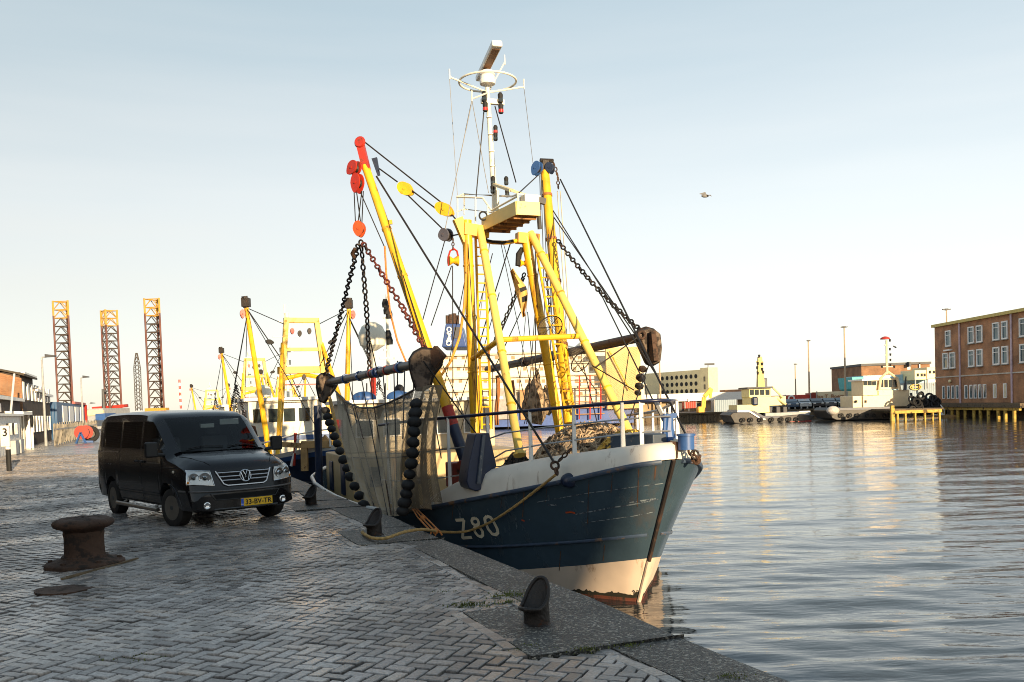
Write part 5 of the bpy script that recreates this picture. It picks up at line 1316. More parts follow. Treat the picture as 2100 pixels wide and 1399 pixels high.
# front: lamps, grille, badge, plate, bumper
def patch(name, cor, nu, nv, off, mm, parent, f=fr):
    """patch over the nose: cor = 4 corners (y,z) bl br tr tl"""
    vs = []
    for i in range(nu + 1):
        for j in range(nv + 1):
            u, v = i / nu, j / nv
            y = (cor[0][0] * (1 - u) + cor[1][0] * u) * (1 - v) + (cor[3][0] * (1 - u) + cor[2][0] * u) * v
            z = (cor[0][1] * (1 - u) + cor[1][1] * u) * (1 - v) + (cor[3][1] * (1 - u) + cor[2][1] * u) * v
            p = f(y, z, off); vs.append(p if p is not None else (vs[-1] if vs else VP(0, y, z)))
    m = MB(); m.add(vs, [(i * (nv + 1) + j, (i + 1) * (nv + 1) + j, (i + 1) * (nv + 1) + j + 1, i * (nv + 1) + j + 1) for i in range(nu) for j in range(nv)])
    return m.build(name, mm, parent, smooth=50)
LAMP = mat('headlamp_reflector', (.62, .62, .60), .18, metal=.4, var=.15)
for s in (-1, 1):
    cor = [(s * .52, .70), (s * .90, .735), (s * .875, .955), (s * .56, .935)]
    h = patch('headlight', cor, 10, 6, .012, LAMP, van)
    for yy_, zz_, r_ in ((.65, .825, .085), (.80, .835, .075)):
        c = fr(s * yy_, zz_, .016); n_ = (FV + RV * (.35 if s < 0 else -.35)).normalized()
        m = MB(); m.ring(c, n_, r_, .007, 20, 5); m.lathe([(r_ * .95, -.002), (r_ * .6, -.01), (r_ * .35, .012), (.003, .014)], c, n_, n=20); m.build('headlamp_bowl', M['chrome'], h)
        m = MB(); m.ball(c + n_ * .016, r_ * .38, 12, 6); m.build('bulb', M['glass_dark'], h)
    m = MB(); P_ = [fr(y, z, .014) for y, z in seg(cor + [cor[0]], 5)]; P_ = [p for p in P_ if p]; m.path(P_, .007, 5, closed=False); m.build('headlamp_trim', M['chrome'], h)
    c = fr(s * .885, .765, .008)
    m = MB(); m.ball(c, .022, 10, 6); m.build('indicator', mat('amber_lens', (.75, .25, .02), .2), h)
    c = fr(s * .66, .385, .012); m = MB(); m.lathe([(.055, -.02), (.058, .012), (.045, .016), (.02, .006), (.003, .006)], c, FV, n=18); m.build('fog_light', M['chrome'], van)
gr = patch('grille', [(-.36, .69), (.36, .69), (.455, .915), (-.455, .915)], 12, 6, .010, SEAM, van)
GC = mat('grille_chrome', (.62, .60, .60), .25, metal=.85, var=.05)
for z, hw in ((.895, .445), (.83, .415), (.77, .385)):
    m = MB(); P_ = [fr(-hw + 2 * hw * k_ / 16, z, .018) for k_ in range(17)]; m.path(P_, .0105, 6); m.build('grille_bar', GC, gr)
m = MB(); P_ = [fr(y, z, .018) for y, z in seg([(-.475, .925), (-.37, .715), (-.31, .685), (.31, .685), (.37, .715), (.475, .925)], 6)]; m.path(P_, .014, 6); m.build('grille_frame', GC, gr)
bc = fr(0, .825, .030); bz = FV; bz = (FV + V((0, 0, .22))).normalized(); bx_ = LV * 1.0; bx_ = V((0, 0, 1)).cross(bz).normalized(); by_ = bz.cross(bx_)
m = MB(); m.lathe([(.098, -.02), (.098, 0), (.003, .002)], bc, bz, n=32); BD = m.build('badge', SEAM, gr)
m = MB(); m.ring(bc, bz, .092, .010, 36, 8)
def stroke(pts, r_=.0085):
    m.path([bc + bx_ * x + by_ * y + bz * .006 for x, y in pts], r_, 6)
stroke([(-.036, .080), (0, .008), (.036, .080)]); stroke([(-.072, .050), (-.036, -.076), (0, -.004), (.036, -.076), (.072, .050)])
m.build('badge_letters', M['chrome'], BD)
# bumper
m = MB(); P_ = [fr(y, .60 + .02 * (abs(y) / .9) ** 3, .012) for y in [-.93 + 1.86 * k_ / 30 for k_ in range(31)]]; m.path([p for p in P_ if p], .016, 6); m.build('bumper_crease', mat('dull_bumper_edge', (.10, .09, .085), .3, var=.2), van)
patch('air_intake', [(-.50, .475), (.50, .475), (.56, .555), (-.56, .555)], 14, 3, .006, SEAM, van)
m = MB(); P_ = [fr(y, z, .008) for y, z in seg([(-.60, .57), (-.52, .465), (.52, .465), (.60, .57)], 8)]; m.path([p for p in P_ if p], .008, 5); m.build('intake_lip', PLAST, van)
m = MB(); P_ = [fr(y, .315, .010) for y in [-.55 + 1.1 * k_ / 20 for k_ in range(21)]]; m.path([p for p in P_ if p], .012, 5); m.build('bumper_lip', mat('grey_lip', (.06, .06, .06), .35), van)
pc = fr(.16, .395, .022); px_ = V((0, 0, 1)).cross(FV).normalized(); pyv = V((0, 0, 1))
m = MB(); m.box(pc - FV * .012, (.02, .54, .125), M=Matrix(((FV.x, px_.x, 0), (FV.y, px_.y, 0), (0, 0, 1)))); PL = m.build('number_plate', mat('yellow_plate', (.85, .50, .02), .35, var=.03), van, bevel=.004)
m = MB(); m.box(pc - px_ * .247, (.004, .045, .118), M=Matrix(((FV.x, px_.x, 0), (FV.y, px_.y, 0), (0, 0, 1)))); m.build('country_strip', mat('plate_blue', (.02, .10, .55), .35, var=0), PL)
m = MB(); add_text(m, '33-BV-TR', .112, pc + FV * .0015 + px_ * .025 + V((0, 0, -.004)), px_, pyv, .0005); 
m.build('plate_text', M['black'], PL, smooth=0)
m = MB(); add_text(m, 'NL', .035, pc + FV * .003 - px_ * .247 + V((0, 0, -.035)), px_, pyv, .0003); m.build('plate_text', M['white'], PL, smooth=0)
# bonnet lines, wipers, cowl
def tophit(x, y, off=.004): return vhit(VP(x, y, 4), V((0, 0, -1)), off)
m = MB(); 
for s in (-1, 1): rib(m, [tophit(x, s * y) for x, y in seg([(-.20, .52), (-.45, .66), (-.86, .78)])], .010, V((0, 0, 1)))
rib(m, [tophit(-.865 - .15 * (abs(y) / .8) ** 2, y) for y in [-.8 + 1.6 * k_ / 20 for k_ in range(21)]], .06, V((0, 0, 1)))
m.build('bonnet_gap', SEAM, van, smooth=0, recalc=False)
for y0, y1 in ((-.60, .02), (.10, .66)):
    m = MB(); P_ = [tophit(-.93 - .03 * sin(pi * k_ / 10) - .1 * (abs(y0 + (y1 - y0) * k_ / 10) / .8) ** 2, y0 + (y1 - y0) * k_ / 10, .018) for k_ in range(11)]; m.path(P_, .009, 5); m.build('wiper', M['black'], van)
# inside
INT = mat('dark_interior', (.02, .02, .021), .8, var=.2)
VM = Matrix(((FV.x, LV.x, 0), (FV.y, LV.y, 0), (0, 0, 1)))
m = MB(); m.box(VP(-2.4, 0, .42), (4.4 * KV, 1.62 * KV, .06), M=VM); m.box(VP(-1.08, 0, 1.0), (.34, 1.60, .28), M=VM); m.box(VP(-2.62, 0, 1.1), (.04, 1.66, 1.2), M=VM); m.build('cabin_floor', INT, van)  # floor, dashboard, and a partition added to keep the cab dark
for y in (-.45, .45):
    m = MB(); m.box(VP(-2.05, y, .85), (.5, .5, .16), M=VM); m.bar(VP(-2.25, y, .9), VP(-2.38, y, 1.45), .48, .14); m.bar(VP(-2.38, y, 1.48), VP(-2.41, y, 1.68), .26, .10); m.build('seat', mat('grey_upholstery', (.05, .05, .055), .9, var=.2), van, bevel=.03)
m = MB(); m.ring(VP(-1.42, .42, 1.10), (FV * -.8 + V((0, 0, .6))), .19, .016, 24, 6); m.build('steering_wheel', M['black'], van)
m = MB(); m.box(VP(-1.58, .02, 1.66), (.05, .24, .07), M=VM); m.box(VP(-1.62, .45, 1.72), (.03, .34, .10), M=VM); m.build('interior_mirror', mat('pale_visor', (.45, .43, .38), .7), van, bevel=.008)
m = MB(); m.box(VP(-1.04, .10, 1.15), (.10, .22, .006), M=VM); m.build('paper_slip', M['white'], van)
# underside
m = MB(); m.box(VP(-2.4, 0, .34), (4.3 * KV, 1.3 * KV, .10), M=VM); m.tube(VP(AX[0], -.75, RW), VP(AX[0], .75, RW), .06); m.tube(VP(AX[1], -.75, RW), VP(AX[1], .75, RW), .06); m.build('chassis', M['black'], van)
m = MB(); m.box(VP(-.42, 0, .33), (.5, 1.5, .05), M=VM); m.build('undertray', M['black'], van)
# ================================================================ other trawlers moored astern
def trawler(loc, hd, names):
    hd = V(hd).normalized(); lf = V((-hd.y, hd.x, 0)); L0 = V(loc)
    def P(x, y, z): return L0 + hd * x + lf * y + V((0, 0, z))
    t = thing('fishing_boat', loc, names[0], 'fishing boat', 'trawlers moored astern along the quay')
    st = [7.2, 7.0, 6.6, 6, 5, 3.5, 1.5, -2, -6, -9, -10.5]; hb = [.1, .5, .95, 1.4, 1.9, 2.35, 2.6, 2.65, 2.6, 2.4, 2.0]
    sh = [2.05, 2.0, 1.95, 1.85, 1.7, 1.5, 1.35, 1.25, 1.25, 1.35, 1.45]
    def lv(f0, f1):
        m = MB(); vs = []
        for x, b, s in zip(st, hb, sh):
            for f_ in (f0, f1):
                z = -.5 + (s + .5) * f_; k_ = .55 + .45 * f_
                for sd_ in (1, -1): vs.append(P(x - (1 - f_) * (1.0 if x > 3 else 0), sd_ * b * k_, z))
        n = len(st); fs = []
        for i in range(n - 1):
            a = i * 4; fs += [(a, a + 4, a + 6, a + 2), (a + 1, a + 3, a + 7, a + 5)]
        fs += [(0, 2, 3, 1), ((n - 1) * 4, (n - 1) * 4 + 1, (n - 1) * 4 + 3, (n - 1) * 4 + 2)]
        m.add(vs, fs); return m
    h = lv(0, .86).build('hull', M['navy'], t, smooth=40)
    lv(.86, .93).build('blue_strake', M['blue'], h, smooth=40); lv(.93, 1).build('white_bulwark', M['white'], h, smooth=40)
    m = MB(); vs = []
    for x, b, s in zip(st, hb, sh): vs += [P(x, b * .94, .7), P(x, -b * .94, .7)]
    m.add(vs, [(2 * i, 2 * i + 1, 2 * i + 3, 2 * i + 2) for i in range(len(st) - 1)]); m.build('deck', M['darkgrey'], t, smooth=0)
    A = atan2(hd.y, hd.x)
    m = MB(); m.box(P(-6, 0, 2.2), (4.2, 3.6, 3.0), rz=A); WH = m.build('wheelhouse', M['ivory'], t, bevel=.05)
    m = MB(); m.box(P(-6, 0, 3.78), (4.6, 4.0, .14), rz=A); m.build('roof', M['white'], WH)
    m = MB(); m.box(P(-6, 0, 2.0), (4.26, 3.66, .22), rz=A); m.build('blue_band', M['blue'], WH)
    for y in (-1.35, -.68, 0, .68, 1.35): m = MB(); m.box(P(-3.88, y, 3.05), (.06, .5, .6), rz=A); m.build('window', M['glass_dark'], WH)
    for x in (-5, -6.2, -7.3):
        for s in (1, -1): m = MB(); m.box(P(x, s * 1.81, 3.05), (.7, .06, .55), rz=A); m.build('window', M['glass_dark'], WH)
    # gantry
    m = MB()
    tops = {s: P(0, s * .62, 6.95) for s in (1, -1)}; ft = {s: P(0, s * 1.25, .7) for s in (1, -1)}
    for s in (1, -1): m.bar(ft[s], tops[s], .2, .2)
    m.bar(P(0, .72, 6.95), P(0, -.72, 6.95), .2, .2); m.bar(P(0, .78, 5.75), P(0, -.78, 5.75), .14, .14); m.bar(P(0, 1.05, 4.9), P(0, -1.05, 4.9), .28, .28)
    m.path([P(0, 1.0, 4.1), P(0, .8, 4.55), P(0, 0, 4.72), P(0, -.8, 4.55), P(0, -1.0, 4.1)], .10, 6)
    GB = m.build('gantry', M['yellow'], t, bevel=.01)
    for s in (1, -1): m = MB(); m.tube(P(0, s * .8, 6.0), P(2.6, s * 1.6, 1.4), .08, n=8); m.build('strut', M['yellow'], GB)
    m = MB(); m.bar(P(0, 1.0, 4.3), P(0, -1.0, 4.3), .05, .05); m.build('red_bar', M['red'], GB)
    for y, z in ((.3, 6.5), (-.1, 6.4), (-.4, 6.5), (0, 4.6), (.8, 4.9), (-.8, 4.9)):
        block('block', P(.05, y, z), hd, (0, 0, 1), .16, .26, .1, M['darkiron'] if y > -.2 else M['red'], GB)
    # booms
    for s in (1, -1):
        b0, b1 = P(.4, s * 1.55, 1.3), P(.9, s * (2.3 if s < 0 else 1.8), 7.35)
        m = MB(); m.tube(b0, b1, .12, .09, n=10); bo = m.build('boom', M['yellow'], t)
        m = MB(); m.tube(b1, b1 + (b1 - b0).normalized() * .45, .12, n=8); m.box(b1 + V((0, 0, .2)), (.3, .3, .34)); m.build('boom_head', M['darkiron'], bo)
        block('head_block', b1 + lf * s * .15 - V((0, 0, .25)), hd, (0, 0, 1), .2, .36, .12, M['red'], bo)
        m = MB()
        wire(m, b1, tops[s] + V((0, 0, -2.0)), .022); wire(m, b1, tops[s] + V((0, 0, -.2)), .018); wire(m, b1, P(6.5, s * .5, 2.0), .016); wire(m, b1 + V((.05, 0, 0)), P(-5, s * 1.8, 3.8), .016)
        for k_ in (-.06, .02, .08): wire(m, b1 + hd * k_ - V((0, 0, .4)), P(1.2 + k_ * 2, s * 2.9, 4.3), .013)
        m.build('rigging', M['wire'], bo)
        block('tackle_block', b1.lerp(tops[s] - V((0, 0, 2.0)), .55), hd, (b1 - tops[s]), .2, .34, .12, M['black'], bo)
        # trawl gear standing along the rail
        m = MB(); m.tube(P(3.6, s * 2.75, 2.3), P(-4.0, s * 2.75, 2.6), .09, n=8); g_ = m.build('trawl_beam', M['darkiron'], bo)
        for x in (3.6, -4.0):
            m = MB(); m.prism([P(x + .06, s * 2.75 + u, 2.35 + w_) for u, w_ in ((-.1, .45), (.25, .35), (.32, 0), (.1, -.5), (-.12, -.4), (-.3, .1))], hd * -.22); m.build('trawl_shoe', M['rust'], g_)
        m = MB(); 
        for x in (3.6, -.2, -4.0): m.chain(P(1.2, s * 2.85, 4.3), P(x, s * 2.75, 2.6), .18, .014)
        m.build('bridle_chain', M['wire'], g_)
        nn = 10; vs = []
        for i in range(nn + 1):
            u = i / nn
            for j in range(6): v = j / 5; vs.append(P(3.2 - 7 * u, s * (2.7 + .12 * sin(9 * u + 3 * v)), 2.1 - .5 * sin(pi * u) * (1 - v) - v * .9))
        m = MB(); m.add(vs, [(i * 6 + j, i * 6 + j + 6, i * 6 + j + 7, i * 6 + j + 1) for i in range(nn) for j in range(5)]); m.build('net', mat('folded_net', (.16, .12, .07), .95, var=.5, vscale=5), g_, smooth=60, recalc=False)
    m = MB(); m.tube(P(-5.2, .2, 3.8), P(-5.2, .2, 8.2), .07, .04, n=8)
    for z, w_ in ((5.2, .5), (6.0, .3), (6.7, .6), (7.4, .3)): m.bar(P(-5.2, .2 - w_, z), P(-5.2, .2 + w_, z), .06, .06)
    for z in (5.5, 6.2, 7.0, 7.7): m.lathe([(.09, -.12), (.1, .1)], P(-5.1, .28, z), n=8)
    m.build('mast', M['ivory'], t)
    m = MB(); m.lathe([(.3, 0), (.36, .2), (.3, .45), (.1, .55)], P(-4.6, -1.0, 3.9), n=14); m.build('radome', M['ivory'], t)
    for i, (x, y, z, mm, r_) in enumerate(((1.8, .8, 1.1, 'darkiron', .35), (3.0, -.7, 1.15, 'blue', .3), (2.3, -.2, 1.3, 'orange', .22), (-2.2, 1.4, 1.2, 'rust', .4), (-2.4, -1.1, 1.1, 'darkgrey', .45))):
        m = MB(); m.lathe([(r_ * 1.2, -.35), (r_ * 1.2, -.28), (r_ * .6, -.25), (r_ * .6, .25), (r_ * 1.2, .28), (r_ * 1.2, .35)], P(x, y, z), lf, n=14); m.build('winch_drum', M[mm], t)
    m = MB(); P_ = [P(x, b * .97, s + .55) for x, b, s in zip(st[1:7], hb[1:7], sh[1:7])]; Pm = [P(x, -b * .97, s + .55) for x, b, s in zip(st[1:7], hb[1:7], sh[1:7])]
    m.path(P_[::-1] + Pm, .03, 6)
    for p in P_ + Pm: m.tube(p - V((0, 0, .6)), p, .025, n=5)
    m.build('railing', M['white'], t)
    return t
HDT = V((.395, -.919, 0))
ta = trawler(W(628, 900, 37.5) * 1.0 + V((0, 0, WATER - W(628, 900, 37.5).z)), HDT, ['navy trawler with a tall yellow gantry, moored directly behind the near trawler stern'])
tb2 = copy_tree(ta); p = W(528, 880, 64); tb2.location = (p.x, p.y, WATER); tb2['label'] = 'trawler with a smaller looking yellow gantry seen just above the van windscreen'
tb3 = copy_tree(ta); p = W(455, 870, 92); tb3.location = (p.x - 2.2, p.y + 4, WATER); tb3.scale = (.9, .9, .82); tb3['label'] = 'farthest trawler along the quay, only its booms showing over the van roof'
tb4 = copy_tree(ta); p = W(588, 870, 82); tb4.location = (p.x, p.y, WATER); tb4.scale = (.95, .95, .9); tb4['label'] = 'outer trawler rafted farther off, its booms crossing behind the tall yellow gantry'
# timber frame and gear on the second trawler's bow
fr_ = thing('timber_trestle', W(625, 960, 31), 'pale yellow timber trestle standing at the bow of the trawler behind the van', 'trestle')
Y_ = 31.0
for (x0, y0, x1, y1, w_) in ((575, 911, 617, 914, .17), (618, 912, 680, 911, .24), (624, 912, 625, 966, .22)):
    m = MB(); m.bar(W(x0, y0, Y_), W(x1, y1, Y_), w_, w_); m.build('beam' if y1 - y0 < 20 else 'post', M['wood'], fr_, bevel=.01)
m = MB(); m.prism([W(656, 906, Y_), W(665, 892, Y_), (W(676, 906, Y_))], V((0, .25, 0))); m.build('wedge', M['wood'], fr_)
for (x0, y0, x1, y1, r_, mm, nm) in ((606, 888, 603, 955, .05, 'red', 'red_post'), (612, 900, 597, 956, .05, 'white', 'white_post')):
    m = MB(); m.tube(W(x0, y0, Y_ + .4), W(x1, y1, Y_ + .4), r_, n=8); m.build(nm, M[mm], fr_)
# ================================================================ far background helpers
def fbox(mb, x0, x1, y0, y1, Y, d, yl=None, rot=0.0):
    """upright box whose front stands at distance Y between two photo directions"""
    a, b = W(x0, y1, Y), W(x1, y1, Y); zt = W((x0 + x1) / 2, y0, Y).z; zb = W((x0 + x1) / 2, y1, Y).z
    c = (a + b) / 2; L_ = (b - a).length
    mb.box(V((c.x, Y + d / 2, (zt + zb) / 2)), (L_, d, zt - zb)); return V((c.x, Y, zb)), L_, zt - zb
def simple(name, x0, x1, y0, y1, Y, d, mm, label, cat, group=None, bevel=.0):
    t = thing(name, V((W((x0 + x1) / 2, y1, Y).x, Y + d / 2, W(x0, y1, Y).z)), label, cat, group)
    return t
def part_box(name, t, x0, x1, y0, y1, Y, d, mm, bevel=0.0):
    m = MB(); fbox(m, x0, x1, y0, y1, Y, d); return m.build(name, mm, t, bevel=bevel)
# ---- ferry
fy = 118
fe = thing('ferry', W(1090, 860, fy), 'large white passenger ferry with blue hull and funnel behind the near trawler', 'ferry')
FW = mat('ferry_white', (.70, .63, .50), .5, wear=(.45, .33, .2), wamt=.2, wscale=.3, var=.06)
part_box('hull', fe, 868, 1300, 838, 874, fy - .5, 36, mat('ferry_blue', (.05, .10, .30), .45, var=.15))
decks = [(872, 1322, 796, 838), (880, 1318, 770, 796), (893, 1312, 745, 770), (903, 1296, 722, 745)]
for i, (x0, x1, y0, y1) in enumerate(decks):
    dk_ = part_box('deck_house', fe, x0, x1, y0 + 2, y1, fy + i * 1.2, 30, FW)
    m = MB(); fbox(m, x0 - 4, x1 + 4, y0 - 1, y0 + 2.4, fy - .6 + i * 1.2, 30); m.build('deck_edge', mat('ferry_deck_edge', (.62, .55, .42), .5, var=.06), dk_)
    n_w = int((x1 - x0) / 17)
    for k_ in range(n_w):
        x = x0 + 10 + k_ * 17
        if k_ % 5 == 4: continue
        m = MB(); fbox(m, x, x + 7, y0 + 8, y0 + 15, fy - .05 + i * 1.2, .2); m.build('window', mat('ferry_window', (.30, .22, .13), .3, var=.2) if 'ferry_window' not in bpy.data.materials else bpy.data.materials['ferry_window'], dk_)
part_box('bridge', fe, 1190, 1300, 700, 722, fy + 5, 12, FW)
part_box('ochre_ramp_wall', fe, 1246, 1316, 712, 838, fy - 1.5, 1.2, mat('ochre_panel', (.60, .40, .16), .6, var=.12, vscale=.5))
part_box('grey_door', fe, 1010, 1060, 796, 860, fy - .9, .4, mat('door_grey', (.34, .30, .28), .6, var=.2))
part_box('rust_door', fe, 1068, 1110, 800, 860, fy - .9, .4, mat('door_rust', (.42, .22, .09), .6, var=.2))
for k_ in range(7):
    m = MB(); 
    for q in range(1): m.bar(W(1180, 772 + 13 * k_, fy - 1.0), W(1240, 770 + 13 * k_, fy - 1.0), .1, .12)
    m.build('stair_rail', mat('stair_brown', (.3, .16, .06), .6), fe)
for x in (1188, 1210, 1232):
    m = MB(); m.tube(W(x, 770, fy - 1.0), W(x, 860, fy - 1.0), .10, n=6); m.build('stair_post', M['red'], fe)
# funnel
f0 = fy + 9
bl = mat('funnel_blue', (.025, .06, .20), .4, var=.15)
m = MB(); zb_f, zt_f = W(930, 716, f0).z, W(930, 664, f0).z
q = [W(906, 712, f0), W(958, 712, f0), W(946, 664, f0), W(914, 664, f0)]; m.prism(q, V((0, 8, 0))); FN = m.build('funnel', bl, fe, bevel=.15)
m = MB()
for x, r_, y0 in ((917, .22, 647), (924, .3, 645), (931, .34, 643), (938, .25, 647)): m.tube(W(x, 664, f0 + 2), W(x, y0, f0 + 2), r_, n=8)
m.build('exhaust_pipe', M['rust'], FN)
m = MB(); em = lambda x, y: W(x, y, f0 - .12)
m.ring(em(921, 676), (0, 1, 0), .30, .09, 16, 5); m.path([em(917, 682), em(922, 688), em(919, 696), em(916, 702)], .16, 6); m.path([em(925, 682), em(921, 688), em(923, 696), em(925, 702)], .13, 6); m.ring(em(920, 704), (0, 1, 0), .30, .09, 16, 5)
m.build('emblem', M['white'], FN)
part_box('louvre', FN, 932, 944, 671, 694, f0 - .1, .3, M['darkgrey'])
m = MB(); m.tube(W(1292, 800, fy - 2), W(1250, 720, fy - 2), .1); m.build('derrick_post', M['yellow'], fe)
# ---- white building with round windows
wb_ = thing('office_building', W(1400, 815, 155), 'cream building with rows of black round windows across the water', 'building')
a, b = W(1322, 812, 164), W(1440, 812, 150); dirv = V((b.x - a.x, b.y - a.y, 0)); Lb = dirv.length; dirv.normalize(); nb = V((dirv.y, -dirv.x, 0))
zt = W(1440, 758, 150).z; zb = FZ
m = MB(); m.prism([V((a.x, a.y, zb)), V((b.x, b.y, zb)), V((b.x, b.y, zb)) - nb * 2.5, V((a.x, a.y, zb)) - nb * 2.5], V((0, 0, zt - zb))); m.build('wall', M['cream'], wb_)
m = MB(); e1 = V((b.x, b.y, zb)) + nb * .3; e2 = e1 + dirv * (25 * 150 / 1850); m.prism([e1, e2, e2 - nb * 2, e1 - nb * 2], V((0, 0, zt - zb + .25))); m.build('end_wall', M['cream'], wb_)
m = MB(); e3 = e2 - dirv * .9 + nb * .05
for z in (zt - 1.6, zt - 2.9): m.box(V((e3.x, e3.y, z)), (.3, .2, .8))
m.build('slit_window', M['black'], wb_)
for i in range(8):
    for r_ in range(3):
        c = V((a.x, a.y, 0)) + dirv * (Lb - (18 + 15.3 * i) * 150 / 1850 * (1 + .005 * i)); c.z = zt - 1.05 - r_ * 1.22
        m = MB(); m.lathe([(.36, -.1), (.36, .06), (.30, .05), (.003, .05)], c, nb, n=16); m.build('round_window', M['black'], wb_)
m = MB(); m.tube(W(1452, 757, 150), W(1452, 748, 150), .06); m.box(W(1455, 747, 150), (1.6, .3, .3)); m.build('roof_aerial', M['darkgrey'], wb_)
# ---- long shed with white roof
ws = thing('warehouse', W(1440, 845, 140), 'long low warehouse with a white roof edge behind the far quay', 'warehouse')
part_box('wall', ws, 1315, 1545, 822, 850, 142, 14, mat('shed_wall', (.34, .25, .15), .8, var=.4, vscale=.4))
part_box('roof', ws, 1312, 1552, 806, 822, 140.6, 16, M['white'])
part_box('roof_vent', ws, 1488, 1522, 799, 806, 143, 4, M['brick_brown'])
for x in (1345, 1368, 1392, 1430, 1462, 1500, 1530):
    part_box('door_opening', ws, x, x + 11, 826, 849, 141.8, .4, M['darkgrey'])
for x in (1384, 1412, 1468): part_box('post', ws, x, x + 2.5, 818, 850, 140.4, .3, M['ivory'])
# ---- containers and yard things
def cont(x0, x1, y0, y1, Y, mm, lab, text=None, tcol=None):
    t = thing('shipping_container', W((x0 + x1) / 2, y1, Y), lab, 'container', 'containers on the far quay')
    b = part_box('body', t, x0, x1, y0, y1, Y, 2.4, mm)
    for x in (x0, x1): part_box('corner_post', t, x - .8, x + .8, y0 - .3, y1, Y - .06, .2, M['grey'])
    if text:
        m = MB(); add_text(m, text, abs(W(0, y0, Y).z - W(0, y1, Y).z) * .42, W((x0 + x1) / 2 - 4, y0 + (y1 - y0) * .38, Y - .09), (1, 0, 0), (0, 0, 1), .02); m.build('lettering', tcol, t, smooth=0)
    return t
cont(1611, 1662, 810, 832, 132, M['clad_red'], 'long red container with a white ring emblem left of the white lettered one')
m = MB(); m.ring(W(1623, 818, 131.8), (0, 1, 0), .42, .12, 18, 5); em_ = m.build('emblem', M['white'], [o for o in bpy.data.objects if o.get('label', '').startswith('long red container')][0])
cont(1663, 1675, 806, 832, 131.5, mat('dark_red_end', (.25, .03, .02), .5), 'dark red container end standing between the red and white containers')
cont(1676, 1738, 803, 830, 131, mat('cream_container', (.72, .60, .40), .5, var=.1), 'cream trailer body with faint lettering on its side', 'Jan T. Boers', M['brick_brown'])
cont(1466, 1512, 820, 848, 128, M['clad_grey'], 'grey blue container on the far quay beside the yellow crane')
cont(1405, 1428, 824, 838, 136, M['clad_red'], 'small red container left of the yellow crane')
cont(1738, 1760, 802, 836, 130, M['cream'], 'narrow cream container beside the turquoise shed')
# yellow knuckle crane
kc = thing('knuckle_crane', W(1440, 850, 126), 'yellow folding crane arm on the far quay left of the tug', 'crane')
for nm, pts, w_ in (('boom', ((1442, 836), (1444, 814), (1459, 797)), .55), ('boom', ((1459, 797), (1456, 816)), .38)):
    m = MB()
    for p0, p1 in zip(pts, pts[1:]): m.bar(W(*p0, 126), W(*p1, 126), w_, w_)
    m.build(nm, M['yellow'], kc, bevel=.03)
part_box('cab', kc, 1433, 1446, 834, 848, 125.5, 1.6, M['yellow']); part_box('carrier', kc, 1424, 1452, 846, 852, 125.2, 2.2, M['darkgrey'])
# ---- tugs
def tug(t, Y, hullpts, mm, fend):
    o = [W(x, y, Y) for x, y in hullpts]; m = MB(); m.prism(o, V((0, 5.5, 0))); h = m.build('hull', mm, t, bevel=.1); return h
T1 = 108
TH = mat('tug_hull_black', (.028, .024, .022), .5, wear=(.09, .06, .04), wamt=.35, wscale=1.5, var=.4)
TB1 = mat('pale_yellow_tug_paint', (.78, .66, .30), .45, wear=(.3, .2, .08), wamt=.15, var=.06); TB2 = mat('peach_cream_tug_paint', (.76, .60, .38), .45, wear=(.3, .2, .08), wamt=.15, var=.06)
t1 = thing('tugboat', W(1560, 866, T1), 'tugboat with a cream tower mast and dark hull, left of the two tugs', 'tugboat', 'tugs on the far side of the harbour')
tug(t1, T1, [(1497, 852), (1506, 868), (1530, 870), (1662, 866), (1672, 852), (1640, 850), (1570, 856), (1540, 846), (1504, 846)], TH, 0)
m = MB(); m.prism([W(x, y, T1 - .1) for x, y in ((1512, 847), (1540, 847), (1562, 859), (1600, 857), (1600, 853), (1566, 853), (1546, 842), (1514, 841))], V((0, 5.3, 0))); m.build('navy_bulwark', M['navy'], t1)
m = MB(); m.prism([W(x, y, T1 - .15) for x, y in ((1512, 845), (1536, 845), (1560, 860), (1570, 861), (1570, 859), (1560, 857), (1538, 842), (1513, 841))], V((0, .12, 0))); m.build('white_line', M['white'], t1)
part_box('foredeck_house', t1, 1512, 1578, 830, 847, T1 + .5, 4.2, TB1); part_box('deck_house', t1, 1540, 1612, 814, 832, T1 + .8, 4, TB1)
br = part_box('wheelhouse', t1, 1536, 1582, 796, 815, T1 + 1, 3.6, TB1, bevel=.1)
for x in (1539, 1549, 1560, 1571): part_box('window', br, x, x + 7.5, 799, 810, T1 + .9, .15, M['glass_dark'])
part_box('roof', br, 1533, 1585, 793.5, 796.5, T1 + .6, 4.4, M['darkgrey'])
m = MB(); m.bar(W(1560, 796, T1 + 2), W(1558, 732, T1 + 2), .85, .85, .45, .45)
for y, w_ in ((742, 7), (752, 5), (762, 6), (770, 4)): m.bar(W(1558 - w_, y, T1 + 2), W(1558 + w_, y, T1 + 2), .16, .16)
MT = m.build('mast', mat('tug_mast_yellow', (.60, .42, .12), .5), t1)
for x, y in ((1554, 745), (1563, 746), (1553, 754), (1563, 757), (1554, 765), (1557, 730), (1565, 763)): m = MB(); m.lathe([(.12, -.2), (.15, .15)], W(x, y, T1 + 1.7), n=8); m.build('lamp', M['black'], MT)
part_box('funnel', t1, 1544, 1556, 814, 832, T1 + .2, 1.5, M['navy'], bevel=.2); part_box('funnel', t1, 1566, 1574, 775, 796, T1 + 2.5, 1, M['navy'], bevel=.1)
m = MB(); m.tube(W(1583, 793, T1 + 1), W(1606, 816, T1 + .5), .12); m.tube(W(1590, 814, T1 + 1), W(1612, 830, T1 + .5), .14); m.build('stay', TB1, t1)
